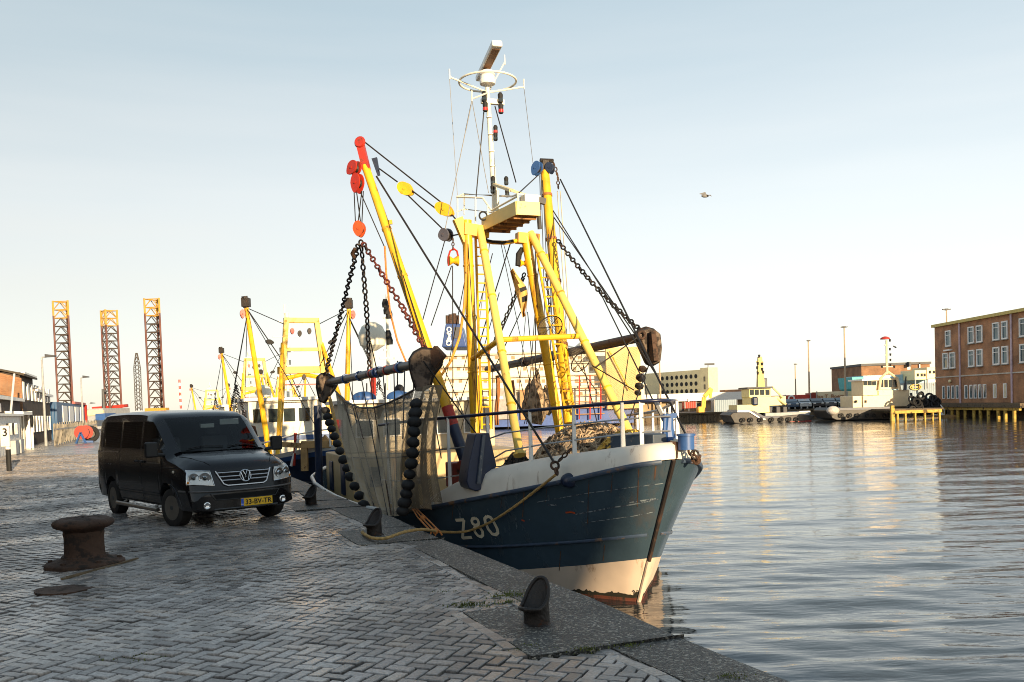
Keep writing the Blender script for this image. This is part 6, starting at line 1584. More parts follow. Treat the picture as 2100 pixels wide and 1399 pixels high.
for x in (1575, 1592, 1606): part_box('winch', t1, x, x + 9, 834, 848, T1 + .6, 1.5, M['darkgrey'], bevel=.1)
part_box('work_deck', t1, 1570, 1660, 846, 853, T1 + .2, 5, M['grey']); part_box('white_locker', t1, 1640, 1662, 843, 848, T1 + .3, 1, M['white'])
m = MB(); m.prism([W(1600, 866, T1 - .12), W(1664, 862, T1 - .12), W(1664, 864.5, T1 - .12), W(1600, 869, T1 - .12)], V((0, .1, 0))); m.build('red_boot_top', M['red'], t1)
for k_ in range(7):
    m = MB(); m.ring(W(1524 + 19 * k_ + 3 * sin(k_ * 5), 861.5 - .3 * k_, T1 - .30), (0, 1, 0), .20, .09, 14, 6); m.build('tyre_fender', M['black'], t1)
T2 = 104
t2 = thing('tugboat', W(1770, 862, T2), 'cream and navy tugboat with a red topped mast, nearest the brick harbour building', 'tugboat', 'tugs on the far side of the harbour')
tug(t2, T2, [(1700, 842), (1706, 858), (1716, 862), (1828, 860), (1828, 836), (1722, 838), (1706, 836)], TH, 0)
m = MB(); m.prism([W(x, y, T2 - .1) for x, y in ((1712, 842), (1828, 839), (1828, 834), (1716, 837))], V((0, 5.7, 0))); m.build('navy_bulwark', M['navy'], t2)
part_box('deck_house', t2, 1749, 1768, 812, 837, T2 + 1, 4, TB2, bevel=.05); part_box('deck_house', t2, 1770, 1826, 811, 836, T2 + .8, 4.4, TB2, bevel=.05)
for x in (1755, 1774): part_box('window', t2, x, x + 3.5, 821, 826, T2 + .7, .2, M['black'])
b2_ = part_box('wheelhouse', t2, 1770, 1800, 780, 811, T2 + 1.2, 3.6, TB2, bevel=.05); part_box('roof', b2_, 1768, 1803, 777, 780.5, T2 + .8, 4.4, M['white'])
for x in (1772, 1781, 1790): part_box('window', b2_, x, x + 7, 782, 790, T2 + 1.1, .2, M['glass_dark'])
b3_ = part_box('upper_bridge', t2, 1804, 1842, 776, 799, T2 + 1.4, 3.4, TB2, bevel=.05)
for x in (1806, 1815, 1824, 1833): part_box('window', b3_, x, x + 6, 779, 794, T2 + 1.3, .2, M['glass_dark'])
part_box('aft_house', t2, 1802, 1866, 800, 834, T2 + 1.2, 3.4, TB2, bevel=.05); part_box('dark_band', t2, 1804, 1822, 812, 816, T2 + 1.0, .2, M['black'])
m = MB(); m.path([W(1803, 800, T2 + 1), W(1806, 776, T2 + 1), W(1820, 762, T2 + 1), W(1840, 776, T2 + 1), W(1846, 800, T2 + 1)], .16, 6); m.build('frame_mast', TB2, t2)
m = MB(); m.tube(W(1819, 768, T2 + 1), W(1818, 698, T2 + 1), .16, .12, n=8)
for y, w_ in ((752, 13), (728, 4), (708, 5)): m.bar(W(1819 - w_, y, T2 + 1), W(1819 + w_, y, T2 + 1), .13, .13)
MT = m.build('mast', TB2, t2)
m = MB(); m.lathe([(.55, 0), (.5, .16), (.25, .3), (.05, .34)], W(1815, 696, T2 + .9), n=14); m.build('red_cap', M['red'], MT)
for x, y in ((1825, 698), (1825, 716), (1826, 727), (1826, 738), (1826, 748), (1809, 752), (1834, 752)): m = MB(); m.lathe([(.10, -.16), (.12, .12)], W(x, y, T2 + .9), n=8); m.build('lamp', M['black'], MT)
m = MB(); m.bar(W(1832, 710, T2 + .9), W(1838, 713, T2 + .9), .14, .14); m.build('mast_flag', M['darkgrey'], MT)
m = MB(); m.bar(W(1855, 800, T2 + .9), W(1858, 772, T2 + .9), .25, .25, .1, .1); m.bar(W(1868, 806, T2 + .9), W(1872, 826, T2 + .9), .2, .2); m.build('crane_arm', M['darkgrey'], t2)
for k_ in range(7): m = MB(); m.ring(W(1726 + 17 * k_ + 4 * sin(k_ * 3), 852, T2 - .26), (0, 1, 0), .18, .08, 14, 6); m.build('tyre_fender', M['black'], t2)
m = MB(); m.ball(W(1708, 842, T2 - .2), .75, 12, 8, (1, .8, .7)); m.build('bow_fender', mat('pale_fender', (.5, .46, .42), .8, wear=(.05, .05, .05), wamt=.4), t2)
# parked dark row behind the tugs
random.seed(21)
CARM = [mat('car_dark_%s' % n_, c, .25, coat=.6, var=.1) for n_, c in (('blue', (.02, .05, .10)), ('grey', (.08, .085, .09)), ('black', (.012, .012, .014)), ('silver', (.35, .36, .37)), ('green', (.02, .05, .05)))]
names = ['dark blue', 'grey', 'black', 'silver', 'dark green']
def far_car(x, y, Y, mi, lab):
    c = W(x, y, Y); c.z = FZ; t = thing('parked_car', c, lab, 'car', 'parked cars on the far quay')
    prof = [(-2.1, .35), (-2.1, .85), (-1.3, .95), (-.7, 1.42), (.9, 1.45), (1.6, .98), (2.1, .88), (2.15, .35)]
    m = MB(); m.prism([c + V((-.82, -px_, pz)) for px_, pz in prof], V((1.64, 0, 0))); m.build('body', CARM[mi], t, bevel=.08)
    m = MB(); m.prism([c + V((-.70, -px_ * 1.02, pz + .03)) for px_, pz in ((-1.15, .97), (-.62, 1.34), (.85, 1.36), (1.55, 1.0))], V((1.4, 0, 0))); m.build('window', M['glass_dark'], t)
    for s in (-1, 1): m = MB(); m.box(c + V((s * .55, -2.13, .78)), (.34, .06, .14)); m.build('headlight', M['white'], t)
    for wy in (-1.35, 1.35):
        for s in (-1, 1): m = MB(); m.tube(c + V((s * .62, wy, .32)), c + V((s * .84, wy, .32)), .32, n=14); m.build('wheel', M['black'], t)
    return t
for i in range(6):
    mi = [0, 3, 2, 1, 4, 0][i]
    far_car(1618 + 25.5 * i, 845, 127, mi, ['dark blue car parked leftmost in the row below the red container', 'silver car parked below the right end of the red container', 'black car parked below the faint lettering of the cream trailer', 'grey car parked below the right half of the cream trailer', 'dark green car parked left of the narrow cream container', 'dark blue car parked rightmost, touching the second tug outline'][i])
# gear on the quay right of the second tug
for i, (x, w_, y0) in enumerate(((1872, 10, 818), (1884, 12, 812), (1898, 9, 820), (1909, 11, 814), (1919, 7, 820))):
    t = thing('gear_pile', W(x, 842, 102), ['black heap of tyres and gear right beside the cream tug', 'tallest dark gear heap below the pale blue cladding', 'low dark heap in the middle of the jetty gear', 'dark heap of nets before the pale blue shed', 'small dark heap against the brick harbour building'][i], 'gear', 'dark gear heaps on the jetty')
    m = MB(); rn = random.Random(i)
    for k_ in range(14): m.ring(W(x + rn.uniform(-w_ * .55, w_ * .55), rn.uniform(y0, 842), 102 + rn.uniform(-.5, .5)), (rn.uniform(-1, 1), -1, rn.uniform(-.6, .6)), rn.uniform(.25, .45), .12, 12, 6)
    m.build('tyre', M['black'], t)
# ---- brick building behind, turquoise shed, pale blue cladding, cabins
bb = thing('brick_warehouse', W(1840, 815, 150), 'flat roofed orange brick building behind the cream tug', 'building')
part_box('wall', bb, 1768, 1908, 748, 830, 150, 14, M['brick_orange']); part_box('roof_edge', bb, 1766, 1910, 744, 748.5, 149.7, 14.6, M['darkgrey'])
part_box('chimney', bb, 1865, 1869, 742, 752, 149, 1, M['darkgrey']); part_box('window', bb, 1861, 1867, 752, 758, 149.9, .2, M['white'])
part_box('downpipe', bb, 1886, 1888, 744, 790, 149.7, .2, M['ivory'])
tq = thing('turquoise_shed', W(1757, 810, 138), 'turquoise clad shed at the left end of the pale blue warehouse', 'shed')
m = MB(); m.prism([W(1747, 774, 138), W(1770, 773, 138), W(1770, 800, 138), W(1763, 806, 138), W(1751, 798, 138)], V((0, 6, 0))); m.build('wall', M['teal'], tq)
pw = thing('blue_warehouse', W(1850, 830, 140), 'pale blue clad warehouse with an oval sign in front of the brick building', 'warehouse')
part_box('wall', pw, 1772, 1930, 768, 842, 140, 8, M['clad_paleblue']); part_box('white_panel', pw, 1904, 1922, 780, 796, 139.8, .3, M['white'])
part_box('grey_band', pw, 1842, 1930, 785, 815, 139.7, .3, M['clad_grey']); 
m = MB(); oc = W(1878, 794, 139.5); m.path([oc + V((cos(2 * pi * k_ / 24) * .85, 0, sin(2 * pi * k_ / 24) * .4)) for k_ in range(24)], .09, 6, closed=True); m.box(oc, (1.3, .1, .22)); m.build('oval_sign', M['yellow'], pw)
for k_, (x0, x1, y0, y1, lab) in enumerate(((1876, 1900, 759, 779, 'left cream portable cabin above the pale blue warehouse'), (1901, 1927, 753, 777, 'right cream portable cabin touching the brick harbour building'))):
    t = thing('portable_cabin', W((x0 + x1) / 2, y1, 136), lab, 'cabin', 'cream portable cabins'); c_ = part_box('body', t, x0, x1, y0, y1, 136, 5, M['cream'], bevel=.05)
    for x in (x0 + 5, x0 + 13, x0 + 19): part_box('window', t, x, x + 3.6, y0 + 7, y0 + 13, 135.9, .2, M['black'])
    for x in (x0 + 2, x1 - 2): part_box('support', t, x - .8, x + .8, y1, y1 + 20, 136.2, .3, M['grey'])
# ---- jetty
jt = thing('jetty', W(1880, 850, 99), 'low timber jetty with yellow beams between the tug and the brick harbour building', 'jetty')
part_box('deck', jt, 1832, 1936, 838, 841, 98, 6, M['oldwood'])
YW = mat('yellow_timber', (.52, .34, .07), .8, wear=(.10, .07, .03), wamt=.45, wscale=2, var=.2)
part_box('beam', jt, 1836, 1932, 841, 847, 97.6, .4, YW); part_box('cross_beam', jt, 1840, 1930, 857, 860, 97.8, .3, M['oldwood'])
for x in (1832, 1842, 1858, 1878, 1898, 1914, 1928): part_box('pile', jt, x - 1.5 - (1.8 if x == 1832 else 0), x + 1.5 + (1.8 if x == 1832 else 0), 832 if x == 1832 else 846, 868, 97.7, .4, YW)
# ---- brick harbour building at the right
HBX = 52.0
hbld = thing('harbour_building', (HBX + 6, 100, FZ), 'brown brick harbour building on piles with paired white windows at the right edge', 'building')
y0_, y1_ = 110.5, 90.4; zt = W(1926, 671, 110.5).z; zd = W(1928, 826, 110.5).z
m = MB(); m.box(V((HBX + 7, (y0_ + y1_) / 2, (zt + zd) / 2)), (14, y0_ - y1_, zt - zd)); WALL = m.build('wall', M['brick_brown'], hbld)
CORN = mat('yellow_cornice', (.55, .42, .12), .6, var=.15)
m = MB(); m.box(V((HBX + 6.8, (y0_ + y1_) / 2, zt + .12)), (14.3, y0_ - y1_ + .3, .34)); m.build('cornice', CORN, WALL)
m = MB(); m.box(V((HBX - .03, (y0_ + y1_) / 2, zd + (zt - zd) * .335)), (.14, y0_ - y1_, .14)); m.build('string_course', mat('pale_stone', (.5, .46, .4), .8), WALL)
def yof(px): return HBX / ((px - 1050 - 0) / F_PX)        # distance along the front for a photo column
PNK = mat('painted_downpipe', (.52, .40, .46), .5)
for px in (1976, 2082):
    y = yof(px - 3); m = MB(); m.tube(V((HBX - .1, y, zd - .2)), V((HBX - .1, y, zt)), .11, n=8); m.build('downpipe', PNK, hbld)
WINF = mat('window_paint', (.78, .77, .76), .45, var=.04); GLS = mat('harbour_window_glass', (.05, .10, .12), .08, var=.6, vscale=.7)
def win(px, w_, zc, h_, bars=True, rd=False):
    y = yof(px); f_ = MB(); x = HBX - .04
    for dy in (-w_ / 2, w_ / 2): f_.box(V((x, y + dy, zc)), (.16, .14, h_ + .14))
    for dz in (-h_ / 2, h_ / 2): f_.box(V((x, y, zc + dz)), (.155, w_, .14))
    if bars: f_.box(V((x, y, zc + h_ * .22)), (.12, w_, .07))
    o = f_.build('window', WINF, hbld); g_ = MB(); g_.box(V((HBX + .02, y, zc)), (.06, w_ - .1, h_ - .1)); g_.build('pane', GLS, o)
    s_ = MB(); s_.box(V((HBX - .1, y, zc - h_ / 2 - .12)), (.26, w_ + .2, .08)); s_.build('sill', M['concrete'], o)
H_ = zt - zd
for fx, rows in ((1998, (0, 1)), (2015, (0, 1)), (2049, (0, 1)), (2067, (0, 1)), (2104, (0, 1)), (1945, (1,)), (1959, (1,)), (1951, (0,))):
    for r_ in rows:
        zc = zt - 1.62 - r_ * 2.62; win(fx - 2, 1.15 if fx < 2060 else 1.05, zc, 1.75)
for i, px in enumerate((1938, 1948, 1957, 1966, 1984, 1994, 2003, 2012, 2022, 2043, 2064)):
    y = yof(px); zc = zd + 1.25; m = MB(); m.box(V((HBX - .03, y, zc)), (.12, .62, 1.55)); o = m.build('window', WINF, hbld); m = MB(); m.box(V((HBX - .10, y - .12, zc)), (.04, .34, 1.35)); m.build('pane', GLS if i < 9 else mat('pale_curtain', (.6, .55, .4), .7), o)
m = MB(); m.box(V((HBX - .1, yof(1950), zt - 3.0)), (.5, 1.5, .16)); m.build('bay_shelf', WINF, hbld)
m = MB(); m.ball(V((HBX - .1, yof(1952), zd + 2.55)), .3, 10, 8, (.5, 1, .7)); m.build('wall_lamp', M['cream'], hbld)
for k_ in range(4):          # windows of the end wall
    for r_ in range(3):
        c = V((HBX + 2.2 + 3.2 * k_, y1_ - .04, zt - 1.62 - 2.62 * r_)); f_ = MB(); f_.box(c, (1.5, .14, 1.75)); o = f_.build('window', WINF, hbld)
        for dx in (-.36, .36): g_ = MB(); g_.box(c + V((dx, -.06, 0)), (.6, .06, 1.5)); g_.build('pane', GLS, o)
# pile deck
m = MB(); m.box(V((HBX + 4, (y0_ + y1_) / 2, zd - .25)), (10.6, y0_ - y1_ + 1, .45)); m.build('pile_deck', M['oldwood'], hbld)
y = 109.5; k_ = 0
while y > 90:
    m = MB(); m.tube(V((HBX - .9, y, zd - .35)), V((HBX - .9, y, -3.2)), .18, n=8); m.build('pile', YW, hbld); y -= 1.35 + .3 * (k_ % 3); k_ += 1
m = MB(); m.box(V((HBX - 1.0, (y0_ + y1_) / 2, zd - .62)), (.25, y0_ - y1_, .3)); m.build('waling', YW, hbld)
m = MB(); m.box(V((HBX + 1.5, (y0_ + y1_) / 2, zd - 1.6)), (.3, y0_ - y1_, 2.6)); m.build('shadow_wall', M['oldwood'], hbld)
gw = thing('gangway', V((HBX - 1.4, yof(1958), WATER)), 'white gangway sloping down to the water from the brick building deck', 'gangway')
g0_, g1_ = V((HBX - 1.2, yof(1936), zd + .1)), V((HBX - 1.6, yof(1966), WATER + .1))
for dx in (0, -.9):
    m = MB(); m.bar(g0_ + V((dx, 0, .0)), g1_ + V((dx, 0, 0)), .12, .16); m.bar(g0_ + V((dx, 0, .8)), g1_ + V((dx, 0, .8)), .08, .08)
    for k_ in range(5): q = g0_.lerp(g1_, k_ / 4) + V((dx, 0, 0)); m.bar(q, q + V((0, 0, .8)), .06, .06)
    m.build('side_rail', M['white'], gw)
m = MB(); m.bar(g0_ - V((.45, 0, .05)), g1_ - V((.45, 0, .05)), .8, .06); m.build('tread', M['white'], gw)
m = MB(); m.box(V((HBX - 1.9, yof(1964), WATER + .12)), (2.2, 3.0, .3)); m.build('pontoon', M['wood'], gw)
# ---- lamp posts on the far side
def lamp_post(x, yt, yb, Y, arm, lab, two=False):
    p = W(x, yb, Y); t = thing('lamp_post', p, lab, 'lamp post', 'tall lamp posts across the harbour')
    top = W(x, yt, Y); top = V((p.x, Y, top.z))
    m = MB(); m.tube(V((p.x, Y, FZ)), top, .16, .09, n=8); m.build('pole', mat('lamp_pole_buff', (.40, .30, .20), .6, var=.15), t)
    m = MB()
    for s in ((-1, 1) if two else (1,)): m.bar(top + V((0, 0, .02)), top + V((s * arm, 0, .1)), .22, .14)
    m.box(top + V((0, 0, .1)), (.4, .3, .2)); m.build('lamp_head', M['darkgrey'], t)
lamp_post(1660, 700, 815, 134, .3, 'thin lamp post with small dark head, left of the taller lamp by the trailer')
lamp_post(1734, 672, 812, 126, .45, 'tallest buff lamp post behind the cream trailer', True)
lamp_post(1632, 748, 815, 170, .4, 'short faint lamp post farther back behind the red container')
lamp_post(1354, 714, 800, 140, .4, 'lamp post rising left of the round windowed building')
lamp_post(1942, 636, 700, 122, .55, 'lamp post with twin flat heads showing over the brick harbour building roof', True)
# ================================================================ left background
# jack-up rig
YR = 300
rig = thing('jackup_rig', W(228, 850, YR), 'offshore jack-up rig with three red and yellow lattice legs rising beyond the van', 'rig')
RDK = mat('rig_red', (.11, .035, .025), .6, var=.3, vscale=.3); YRG = mat('rig_yellow', (.44, .24, .03), .6, var=.2); BRC = mat('rig_bracing', (.06, .045, .035), .6, var=.2)
for (x0, x1, xb0, xb1, yt, yb, mid) in ((105, 136, 122, 152, 617, 832, 0), (205, 238, 218, 251, 637, 838, 1), (295, 324, 307, 338, 612, 838, 0)):
    a, b, c, d = W(x0, yt, YR), W(x1, yt, YR), W(xb0, yb, YR), W(xb1, yb, YR)
    ax_, bx_ = (a.x + c.x) / 2, (b.x + d.x) / 2; zt_, zb_r = a.z, min(c.z, FZ)
    wd = bx_ - ax_; leg = MB(); n_b = 15
    ch = [V((ax_, YR, 0)), V((bx_, YR, 0)), V(((ax_ + bx_) / 2, YR + (wd * .85 if not mid else -wd * .5), 0))]
    def at(q, z): return V((q.x, q.y, z))
    ztop = zt_
    leg.mi = 0
    for q in ch:
        leg.mi = 0; leg.tube(at(q, zb_r - 3), at(q, zt_ - 5), .34, n=6); leg.mi = 1; leg.tube(at(q, zt_ - 5), at(q, zt_), .34, n=6)
    for k_ in range(n_b + 1):
        z = zb_r + (zt_ - .3 - zb_r) * k_ / n_b; z1 = zb_r + (zt_ - .3 - zb_r) * (k_ + 1) / n_b
        for i in range(3):
            p0, p1 = ch[i], ch[(i + 1) % 3]; leg.mi = 1 if k_ > n_b - 3 else 2
            leg.tube(at(p0, z), at(p1, z), .17, n=5)
            if k_ < n_b:
                m_ = (p0 + p1) / 2; leg.tube(at(p0, z), at(m_, z1), .15, n=5); leg.tube(at(p1, z), at(m_, z1), .15, n=5)
    leg.build('leg', [RDK, YRG, BRC], rig, smooth=60)
m = MB(); c0_ = W(228, 846, YR + 4); m.box(V((c0_.x, YR + 14, .8)), (40, 24, 3.0)); m.build('hull', M['darkgrey'], rig)
m = MB(); m.bar(W(190, 838, YR - 1), W(262, 832, YR - 1), 1.0, 1.0); m.build('red_girder', M['red'], rig)
m = MB(); m.box(V((W(322, 838, YR - 1).x, YR - 1, 3.6)), (7, 3, 1.6)); m.build('yellow_jack_house', YRG, rig)
m = MB(); m.tube(W(213, 838, YR - 3), W(211, 798, YR - 3), .6, .4, n=6); m.bar(W(211, 800, YR - 3), W(219, 803, YR - 3), .6, .6); m.build('deck_crane', M['darkgrey'], rig)
# lattice crane boom
lc = thing('lattice_crane', W(284, 838, 260), 'slim grey lattice crane boom standing between two rig legs', 'crane')
m = MB(); b0, b1 = W(285, 842, 260), W(280, 724, 260); ch = []
n_b = 15
def off(k_, i): u = k_ / n_b; w_ = 1.0 * (1 - .75 * max(0, (u - .75) / .25)) ; a = 2 * pi * i / 4 + pi / 4; return b0.lerp(b1, u) + V((cos(a) * w_, sin(a) * w_, 0))
for i in range(4): m.path([off(k_, i) for k_ in range(n_b + 1)], .11, 5)
for k_ in range(n_b):
    for i in range(4): m.tube(off(k_, i), off(k_ + 1, (i + 1) % 4), .075, n=4)
m.build('boom', BRC, lc)
m = MB(); q = W(285, 842, 260); m.box(V((q.x, 262, 1.2)), (5, 4, 3)); m.build('crane_house', M['darkgrey'], lc)
st_ = thing('striped_mast', W(370, 838, 240), 'thin red and white striped mast between the rig and the fishing booms', 'mast')
for k_ in range(9):
    m = MB(); ya, yb = 838 - k_ * 6.6, 838 - (k_ + 1) * 6.6; m.tube(W(371 - k_ * .35, ya, 240), W(371 - (k_ + 1) * .35, yb, 240), .28, n=8); m.build('band', M['red'] if k_ % 2 == 0 else M['white'], st_)
# houses along the landward side of the quay: fronts parallel to the edge
def QP(s, n, z=0): return Q(s, n, z)
s_h = toQ(W(45, 860, 60))[0]; n_h = toQ(W(45, 860, 60))[1]
def house_row(name, s0, s1, dep, z1, mm, lab, cat='house', group=None, nwin=0, gable=None, zr=1.6, storeys=2, roofm=None):
    o = QP(s0, n_h); t = thing(name, o, lab, cat, group)
    m = MB(); m.prism([QP(s0, n_h, 0), QP(s1, n_h, 0), QP(s1, n_h + dep, 0), QP(s0, n_h + dep, 0)], V((0, 0, z1))); w_ = m.build('wall', mm, t)
    if zr:
        m = MB(); a, b, c, d = QP(s0 - .1, n_h - .3, z1 + .004), QP(s1, n_h - .3, z1 + .004), QP(s1, n_h + dep / 2, z1 + zr), QP(s0 - .1, n_h + dep / 2, z1 + zr); e, f_ = QP(s1, n_h + dep + .3, z1 + .004), QP(s0 - .1, n_h + dep + .3, z1 + .004)
        m.add([a, b, c, d, e, f_], [(0, 1, 2, 3), (3, 2, 4, 5), (0, 3, 5), (1, 4, 2)]); r_ = m.build('roof', roofm or mat('slate_roof', (.05, .045, .045), .7, var=.3), t)
    m = MB(); m.box(QP((s0 + s1) / 2, n_h - .2, z1 - .08), (s1 - s0, .2, .2), rz=atan2(QD.y, QD.x)); m.build('gutter', M['white'], t)
    for i in range(nwin):
        for k_ in range(storeys):
            c = QP(s0 + (i + .5) * (s1 - s0) / nwin, n_h - .04, 1.5 + k_ * 2.3 if storeys > 1 else 1.4); R_ = atan2(QD.y, QD.x)
            m = MB(); m.box(c, (.72, .12, 1.2), rz=R_); wo = m.build('window', M['white'], t)
            for dx in (-.16, .16): m = MB(); m.box(c - QN * .05 + QD * dx, (.27, .06, 1.04), rz=R_); m.build('pane', M['glass_dark'], wo)
    return t, w_
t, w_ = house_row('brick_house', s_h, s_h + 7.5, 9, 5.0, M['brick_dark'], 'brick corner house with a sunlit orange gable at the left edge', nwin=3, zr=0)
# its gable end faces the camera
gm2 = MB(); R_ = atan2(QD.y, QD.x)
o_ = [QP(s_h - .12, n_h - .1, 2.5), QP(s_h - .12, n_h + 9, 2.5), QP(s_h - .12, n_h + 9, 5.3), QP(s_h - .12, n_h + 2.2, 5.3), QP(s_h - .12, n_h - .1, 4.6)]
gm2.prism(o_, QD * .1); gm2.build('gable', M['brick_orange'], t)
m = MB(); m.prism([QP(s_h - .12, n_h - .1, 0), QP(s_h - .12, n_h + 9, 0), QP(s_h - .12, n_h + 9, 2.5), QP(s_h - .12, n_h - .1, 2.5)], QD * .1); m.build('shaded_gable_foot', M['brick_dark'], t)  # shaded lower gable, its shade painted as darker brick than the sunlit part
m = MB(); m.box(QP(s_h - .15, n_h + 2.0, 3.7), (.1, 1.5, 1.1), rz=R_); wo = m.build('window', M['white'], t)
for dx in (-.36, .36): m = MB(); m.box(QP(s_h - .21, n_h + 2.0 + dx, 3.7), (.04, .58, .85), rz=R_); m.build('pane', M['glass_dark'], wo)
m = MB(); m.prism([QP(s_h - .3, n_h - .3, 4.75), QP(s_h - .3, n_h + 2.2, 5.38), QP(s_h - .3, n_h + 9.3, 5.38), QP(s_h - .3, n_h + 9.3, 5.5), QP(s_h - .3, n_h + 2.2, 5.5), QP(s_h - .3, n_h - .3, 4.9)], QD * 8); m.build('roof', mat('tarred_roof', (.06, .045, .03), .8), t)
t, w_ = house_row('terraced_house', s_h + 7.6, s_h + 13.5, 8, 4.1, M['brick_dark'], 'dark terraced house with white window frames next to the brick corner house', nwin=3, zr=1.5, group='dark terraced houses behind the sheds')
t, w_ = house_row('terraced_house', s_h + 13.6, s_h + 20, 8, 3.9, M['brick_dark'], 'dark terraced house farther along, beside the blue container building', nwin=3, zr=1.3, group='dark terraced houses behind the sheds')
for sx in (s_h + 9, s_h + 11, s_h + 15):
    pass
# row continues towards the camera, left of the frame
house_row('terraced_house', s_h - 34, s_h - 17, 10, 6.2, M['brick_dark'], 'tall dark terraced house left of the frame, mirrored in the van side', nwin=6, zr=2.4, group='dark terraced houses behind the sheds')
house_row('terraced_house', s_h - 16.9, s_h - .6, 10, 3.2, M['brick_dark'], 'low dark terraced house just left of the brick corner house', nwin=6, zr=1.2, storeys=1, group='dark terraced houses behind the sheds')
house_row('terraced_house', s_h - 60, s_h - 34.1, 10, 7.0, M['brick_dark'], 'long dark terraced house beside the camera position', nwin=8, zr=2.4, group='dark terraced houses behind the sheds')
# white shed with sheeting
sa, na = toQ(W(12, 932, 47)); sb_, nb_ = toQ(W(112, 912, 60)); 
sh_ = thing('site_shed', QP(sa, na), 'small white ribbed shed with dark windows at the left edge of the quay', 'shed')
m = MB(); m.prism([QP(sa - 3, na, 0), QP(sa + 6.4, na, 0), QP(sa + 6.4, na + 3.2, 0), QP(sa - 3, na + 3.2, 0)], V((0, 0, 2.05))); m.build('wall', M['clad_white'], sh_)
m = MB(); m.prism([QP(sa - 3.2, na - .2, 2.05), QP(sa + 6.5, na - .2, 2.05), QP(sa + 6.5, na + 3.4, 2.25), QP(sa - 3.2, na + 3.4, 2.25)], V((0, 0, .14))); m.build('roof', M['white'], sh_)
for ds_ in (1.4, 3.6): 
    m = MB(); m.box(QP(sa + ds_, na - .03, 1.35), (1.5, .1, .62), rz=R_); wo = m.build('window', M['black'], sh_)
    for q in (-.35, .1, .5): m = MB(); m.box(QP(sa + ds_ + q, na - .1, 1.35), (.10, .04, .62), rz=R_); m.build('window_bar', M['white'], wo)
for ds_ in (1.0, 3.2): m = MB(); m.box(QP(sa + ds_, na - .25, .38), (1.3, .4, .75), rz=R_); m.build('lower_hatch', M['grey'], sh_, bevel=.02)
m = MB(); m.box(QP(sa + 3.8, na + 1.2, 2.55), (1.8, 1.0, .5), rz=R_); m.build('roof_box', M['white'], sh_, bevel=.02)
m = MB(); m.tube(QP(sa + 4.4, na + .2, 2.3), QP(sa + 8.5, na + .4, 4.6), .06); m.tube(QP(sa + 1.9, na + .6, 2.3), QP(sa + 1.2, na + .8, 3.8), .07); m.build('roof_pole', M['white'], sh_)
m = MB()
s2_ = thing('open_shed', QP(sa + 7, na), 'open fronted white shed with a dark interior right of the ribbed shed', 'shed')
m = MB()
for ds_ in (6.7, 8.2, 9.6): m = MB(); m.bar(QP(sa + ds_, na + .2, 0), QP(sa + ds_, na + .2, 2.1), .12, .12); m.build('post', M['ivory'], s2_)
m = MB(); m.prism([QP(sa + 6.55, na + 1.2, 0), QP(sa + 11, na + 1.2, 0), QP(sa + 11, na + 1.3, 0), QP(sa + 6.55, na + 1.3, 0)], V((0, 0, 2.1))); m.build('back_wall', M['darkgrey'], s2_)
m = MB(); m.prism([QP(sa + 11.0, na - .2, 0), QP(sa + 11.0, na + 3, 0), QP(sa + 11.2, na + 3, 0), QP(sa + 11.2, na - .2, 0)], V((0, 0, 2.35))); m.prism([QP(sa + 10.4, na - .1, 0), QP(sa + 11.0, na - .1, 0), QP(sa + 11.0, na + .0, 0), QP(sa + 10.4, na + .0, 0)], V((0, 0, 2.3))); m.build('white_panel', M['white'], s2_)
m = MB(); m.prism([QP(sa + 6.5, na - .2, 2.12), QP(sa + 11.2, na - .2, 2.12), QP(sa + 11.2, na + 3, 2.3), QP(sa + 6.5, na + 3, 2.3)], V((0, 0, .2))); m.build('roof', M['white'], s2_)
m = MB(); m.ring(QP(sa + 10.6, na - .2, 1.75), QN, .32, .07); m.build('wall_ring', M['black'], s2_)
# fence
fs0, fn0 = toQ(W(112, 905, 62)); fs1, fn1 = toQ(W(196, 897, 92))
fe_ = thing('paling_fence', W(150, 905, 75), 'weathered timber paling fence below the blue container building', 'fence')
m = MB(); k_n = 50; a_, b_ = W(112, 910, 62), W(200, 897, 95)
for k_ in range(k_n): q = a_.lerp(b_, k_ / (k_n - 1)); q.z = 0; m.box(q + V((0, 0, .75)), (.42, .05, 1.5 + .2 * sin(k_ * 3)), rz=R_)
m.build('palings', mat('silvered_paling', (.30, .27, .22), .85, wear=(.08, .07, .05), wamt=.5, wscale=1.5, var=.3), fe_)
m = MB(); a2, b2 = a_.copy(), b_.copy(); a2.z = b2.z = 1.1; m.bar(a2, b2, .05, .1); m.build('rail', M['grey'], fe_)
# blue container building with red roof edge
cb = thing('container_building', W(150, 870, 85), 'blue and white container building with a red roof edge behind the fence', 'building')
a_, b_ = W(118, 870, 80), W(175, 868, 104); a_.z = b_.z = 0; dd = (b_ - a_).normalized(); nn_ = V((-dd.y, dd.x, 0))
zt1 = W(122, 824, 80).z
m = MB(); m.prism([a_, b_, b_ + nn_ * 5, a_ + nn_ * 5], V((0, 0, zt1))); m.build('wall', M['clad_blue'], cb)
for k_ in range(4):
    q0, q1 = a_.lerp(b_, .16 + k_ * .21), a_.lerp(b_, .16 + k_ * .21 + .14); m = MB(); m.prism([q0 - nn_ * .06 + V((0, 0, 1.5)), q1 - nn_ * .06 + V((0, 0, 1.5)), q1 + nn_ * .1 + V((0, 0, 1.5)), q0 + nn_ * .1 + V((0, 0, 1.5))], V((0, 0, zt1 - 1.8))); m.build('white_shutter', M['white'], cb)
m = MB(); m.bar(a_.lerp(b_, .55) + V((0, 0, zt1 + .1)), b_ + V((0, 0, zt1 + .1)), .3, .25); m.bar(b_ + V((0, 0, zt1)) - nn_ * .1, b_ - nn_ * .1, .25, .25); m.build('red_edge', M['red'], cb)
